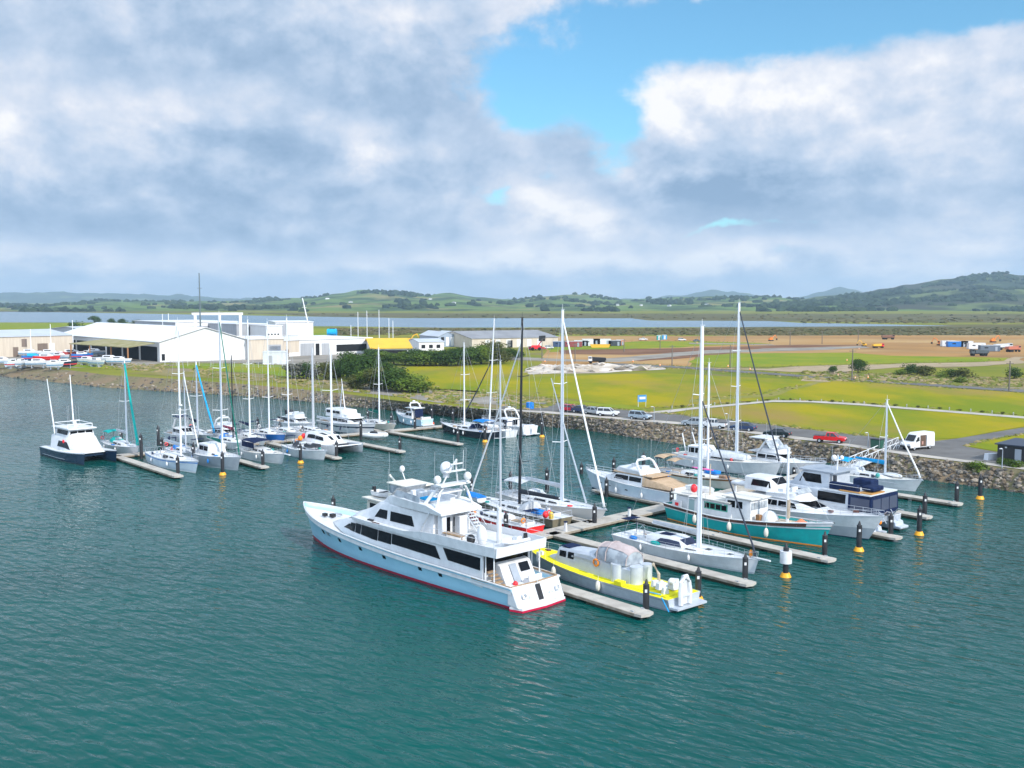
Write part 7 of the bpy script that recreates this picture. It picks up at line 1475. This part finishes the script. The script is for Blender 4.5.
def container(px, py, l, m, lab, ang=0, h=2.7, name='container'):
    rt = empty(name, tuple(L(px, py)), ang, lab, 'container'); MB().box((0, 0, h/2+.15), (l, 2.6, h)).build('box', m, rt); MB().box((0, 0, h+.2), (l+.1, 2.7, .12)).build('roof', lightg, rt)
    MB().box((l*.3, -1.33, h*.45), (1.0, .06, h*.75)).build('door', alumdark, rt); MB().box((-l*.2, -1.33, h*.66), (l*.18, .06, .5)).build('window', carglass, rt)
    for x in (-.45*l, .45*l): MB().box((x, 0, .08), (.3, 2.4, .18)).build('skid', trk, rt)
for a in [(559, 347, 6, M('cont_navy', (.03, .06, .14), .6), 'dark navy container at the right end of the long warehouse'), (572, 347, 10, M('cont_maroon', (.25, .05, .05), .6), 'maroon container next to the navy container'), (581, 346, 7, lightg, 'pale grey container behind the maroon one'), (591, 346, 9, white, 'first white container of the row right of the maroon one', 0, 3.4), (602, 346, 9, white, 'second white container, directly behind the yellow skip', 0, 3.4), (614, 346, 7, M('cont_dark', (.04, .05, .06), .6), 'dark container at the right of the white ones'), (620, 345.5, 4, org, 'short orange container at the right end of the row'),
          (948, 346.5, 7, white, 'white site cabin right of the orange excavator'), (957, 347, 10, bluehull, 'long blue site cabin in the earthworks'), (966, 347, 6, white, 'white site cabin at the right end of the blue one'), (976, 349, 8, white, 'white site cabin with dark roof behind the dark dump truck'), (989, 351.5, 9, M('cont_slate', (.10, .13, .17), .6), 'slate coloured site container right of the dark dump truck')]: container(*a)
p = L(600, 347.5); o = empty('skip', tuple(p), 0, 'low yellow skip in front of the white containers', 'skip'); MB().side([(-4.2, 0), (4.2, 0), (5, 1.5), (-5, 1.5)], -1, 1).build('body', yel, o); MB().box((0, 0, 1.56), (10, 2.1, .1)).build('rim', yel, o)
for px, py, m, l in ((659, 340, tealcanvas, 'green portable toilet on the far grass'), (664.5, 339.5, cyancanvas, 'blue portable toilet beside the green one')):
    o = empty('portable_toilet', tuple(L(px, py)), 0, l, 'toilet'); MB().box((0, 0, 1.3), (2.6, 2.0, 2.6)).build('cabin', m, o); MB().box((0, 0, 2.68), (2.8, 2.2, .16), tx=.8, ty=.8).build('roof', lightg, o); MB().box((0, -1.03, 1.2), (1.2, .06, 2.2)).build('door', lightg, o)
for a in [('white pickup parked far off on the earthworks edge', 643, 340.5, 10, cw, 'ute'), ('silver white car parked far off right of the toilets', 682, 341, 5, cw, 'suv'), ('dark car parked farthest right of the toilets', 697, 342, 5, cg, 'sedan'), ('red car in front of the long warehouse', 541, 349.5, 0, cr, 'hatch'), ('white van shaped car in front of the long warehouse', 549, 349, 0, cw, 'suv'), ('second red car left of the first before the warehouse', 533, 350, 10, cr, 'suv')]: car(*a)
o = empty('loader', tuple(L(536, 350.5)), 0, 'red loader with a raised black bucket before the warehouse', 'loader'); MB().box((0, 0, 1.6), (5, 2.2, 1.6), tx=.8).build('body', redm, o); MB().tube([(1, 0, 2.2), (2.6, 0, 4.6)], .3, 6).build('arm', redm, o); MB().side([(1.2, 4.4), (4.2, 4.4), (4.4, 7.0), (1.4, 6.8)], -1.6, 1.6).build('bucket', blackm, o)
for x in (-1.6, 1.6):
    for sg in (-1, 1): MB().tube([(x, sg*.8, .8), (x, sg*1.3, .8)], .8, 12).build('wheel', tyre, o)
for k, (px, py) in enumerate(((728, 367), (750, 370), (697, 343.5), (838, 376.5), (855, 379), (868, 378.5), (847, 361), (633, 362), (660, 366), (545, 362), (859, 349.5))):
    w = ['at the far road left of the tallest mast', 'at the far road right of the tallest mast', 'on the distant haul road', 'where the dirt track meets the far road', 'nearest the lone round tree', 'just right of the lone round tree', 'at the right end of the haul road grass', 'on the dark topsoil right of the truck', 'at the right end of the gravel pad', 'on the road end behind the black mast', 'beside the yellow digger'][k]
    o = empty('traffic_cone', tuple(L(px, py)), 0, 'orange site marker '+w, 'cone'); o.scale = (.7, .7, .7); MB().box((0, 0, .06), (.8, .8, .12)).build('base', blackm, o); MB().tube([(0, 0, .1), (0, 0, 1.3)], .42, 10, .08).build('cone', orangem, o); MB().tube([(0, 0, .6), (0, 0, .85)], .28, 10, .22).build('white_sleeve', white, o)
# poles
def pole(px, py, top, lab, arm=True):
    p = L(px, py); h = ZY(top, p.y)-LZ; rt = empty('power_pole', tuple(p), 15, lab, 'pole'); MB().tube([(0, 0, 0), (0, 0, h)], .22, 8, .14).build('post', M('weathered_pole', (.16, .14, .12), .9), rt)
    if arm: MB().box((0, 0, h-.6), (2.2, .14, .16)).build('cross_arm', MATS['weathered_pole'], rt)
    else: MB().tube([(0, 0, h), (1.6, 0, h+.3)], .07, 6).build('lamp_arm', MATS['weathered_pole'], rt)
for a in [(1009, 391, 361, 'power pole beside the dark bush at the far right'), (852, 380, 349, 'power pole right of the lone round tree track'), (575, 362, 343, 'thin pole behind the white cutter mast'), (672, 366, 345, 'thin pole on the far road between two white masts'), (730, 368, 345, 'thin pole by the far road left of the tallest mast'), (822, 344, 331, 'thin pole far out on the clay'), (858, 344, 330, 'thin pole far out behind the yellow digger'), (542, 359, 339, 'lamp pole on the road just right of the black carbon mast', False), (660, 350, 337, 'thin pole on the far grass by the toilets'), (790, 345, 331, 'thin pole left of the one far out on the clay'), (624, 352, 339, 'thin pole right of the orange container')]: pole(*a)
fp = empty('wire_fence', tuple(L(165, 366)), 0, 'thin wire fence along the verge before the huge white shed', 'fence')
e = L(345, 370)-L(165, 366)
for k in range(16): q = e*(k/15); MB().tube([(q.x, q.y, 0), (q.x, q.y, 2)], .06, 5).build('post', lightg, fp)
for z in (.6, 1.2, 1.9): MB().tube([(0, 0, z), (e.x, e.y, z)], .025, 4).build('wire', wire, fp)
# pale farm houses across the water
for k, (px, j) in enumerate(((352, 9), (330, 12), (455, 8), (618, 8), (640, 10), (668, 9), (705, 8), (745, 9), (430, 16))):
    row = NR[j]; i = min(range(len(row)), key=lambda q: abs(row[q][0]/row[q][1]-(px-512)/F)); p = Vector(row[i])
    o = empty('farm_house', (p.x, p.y, p.z-.5), k*25, ['pale farm house on the ridge below the dark wooded knoll', 'white farm house left of the wooded knoll across the water', 'white farm house on the slope behind the twin gabled house', 'white farm building across the water right of the white cutter mast', 'second white farm building right of the cutter mast across the water', 'pale farm house across the water left of the racing sloop mast', 'white farm house behind the top of the racing sloop mast', 'farm house across the water right of the tallest mast', 'pale farm house high on the slope right of the yard masts'][k], 'house'); o.scale = (.6, .6, .6)
    MB().box((0, 0, 3), (18, 10, 6)).build('walls', wallw, o); MB().side([(-9.5, 5.9), (9.5, 5.9), (0.1, 9)], -5.4, 5.4).build('roof', roofg, o)
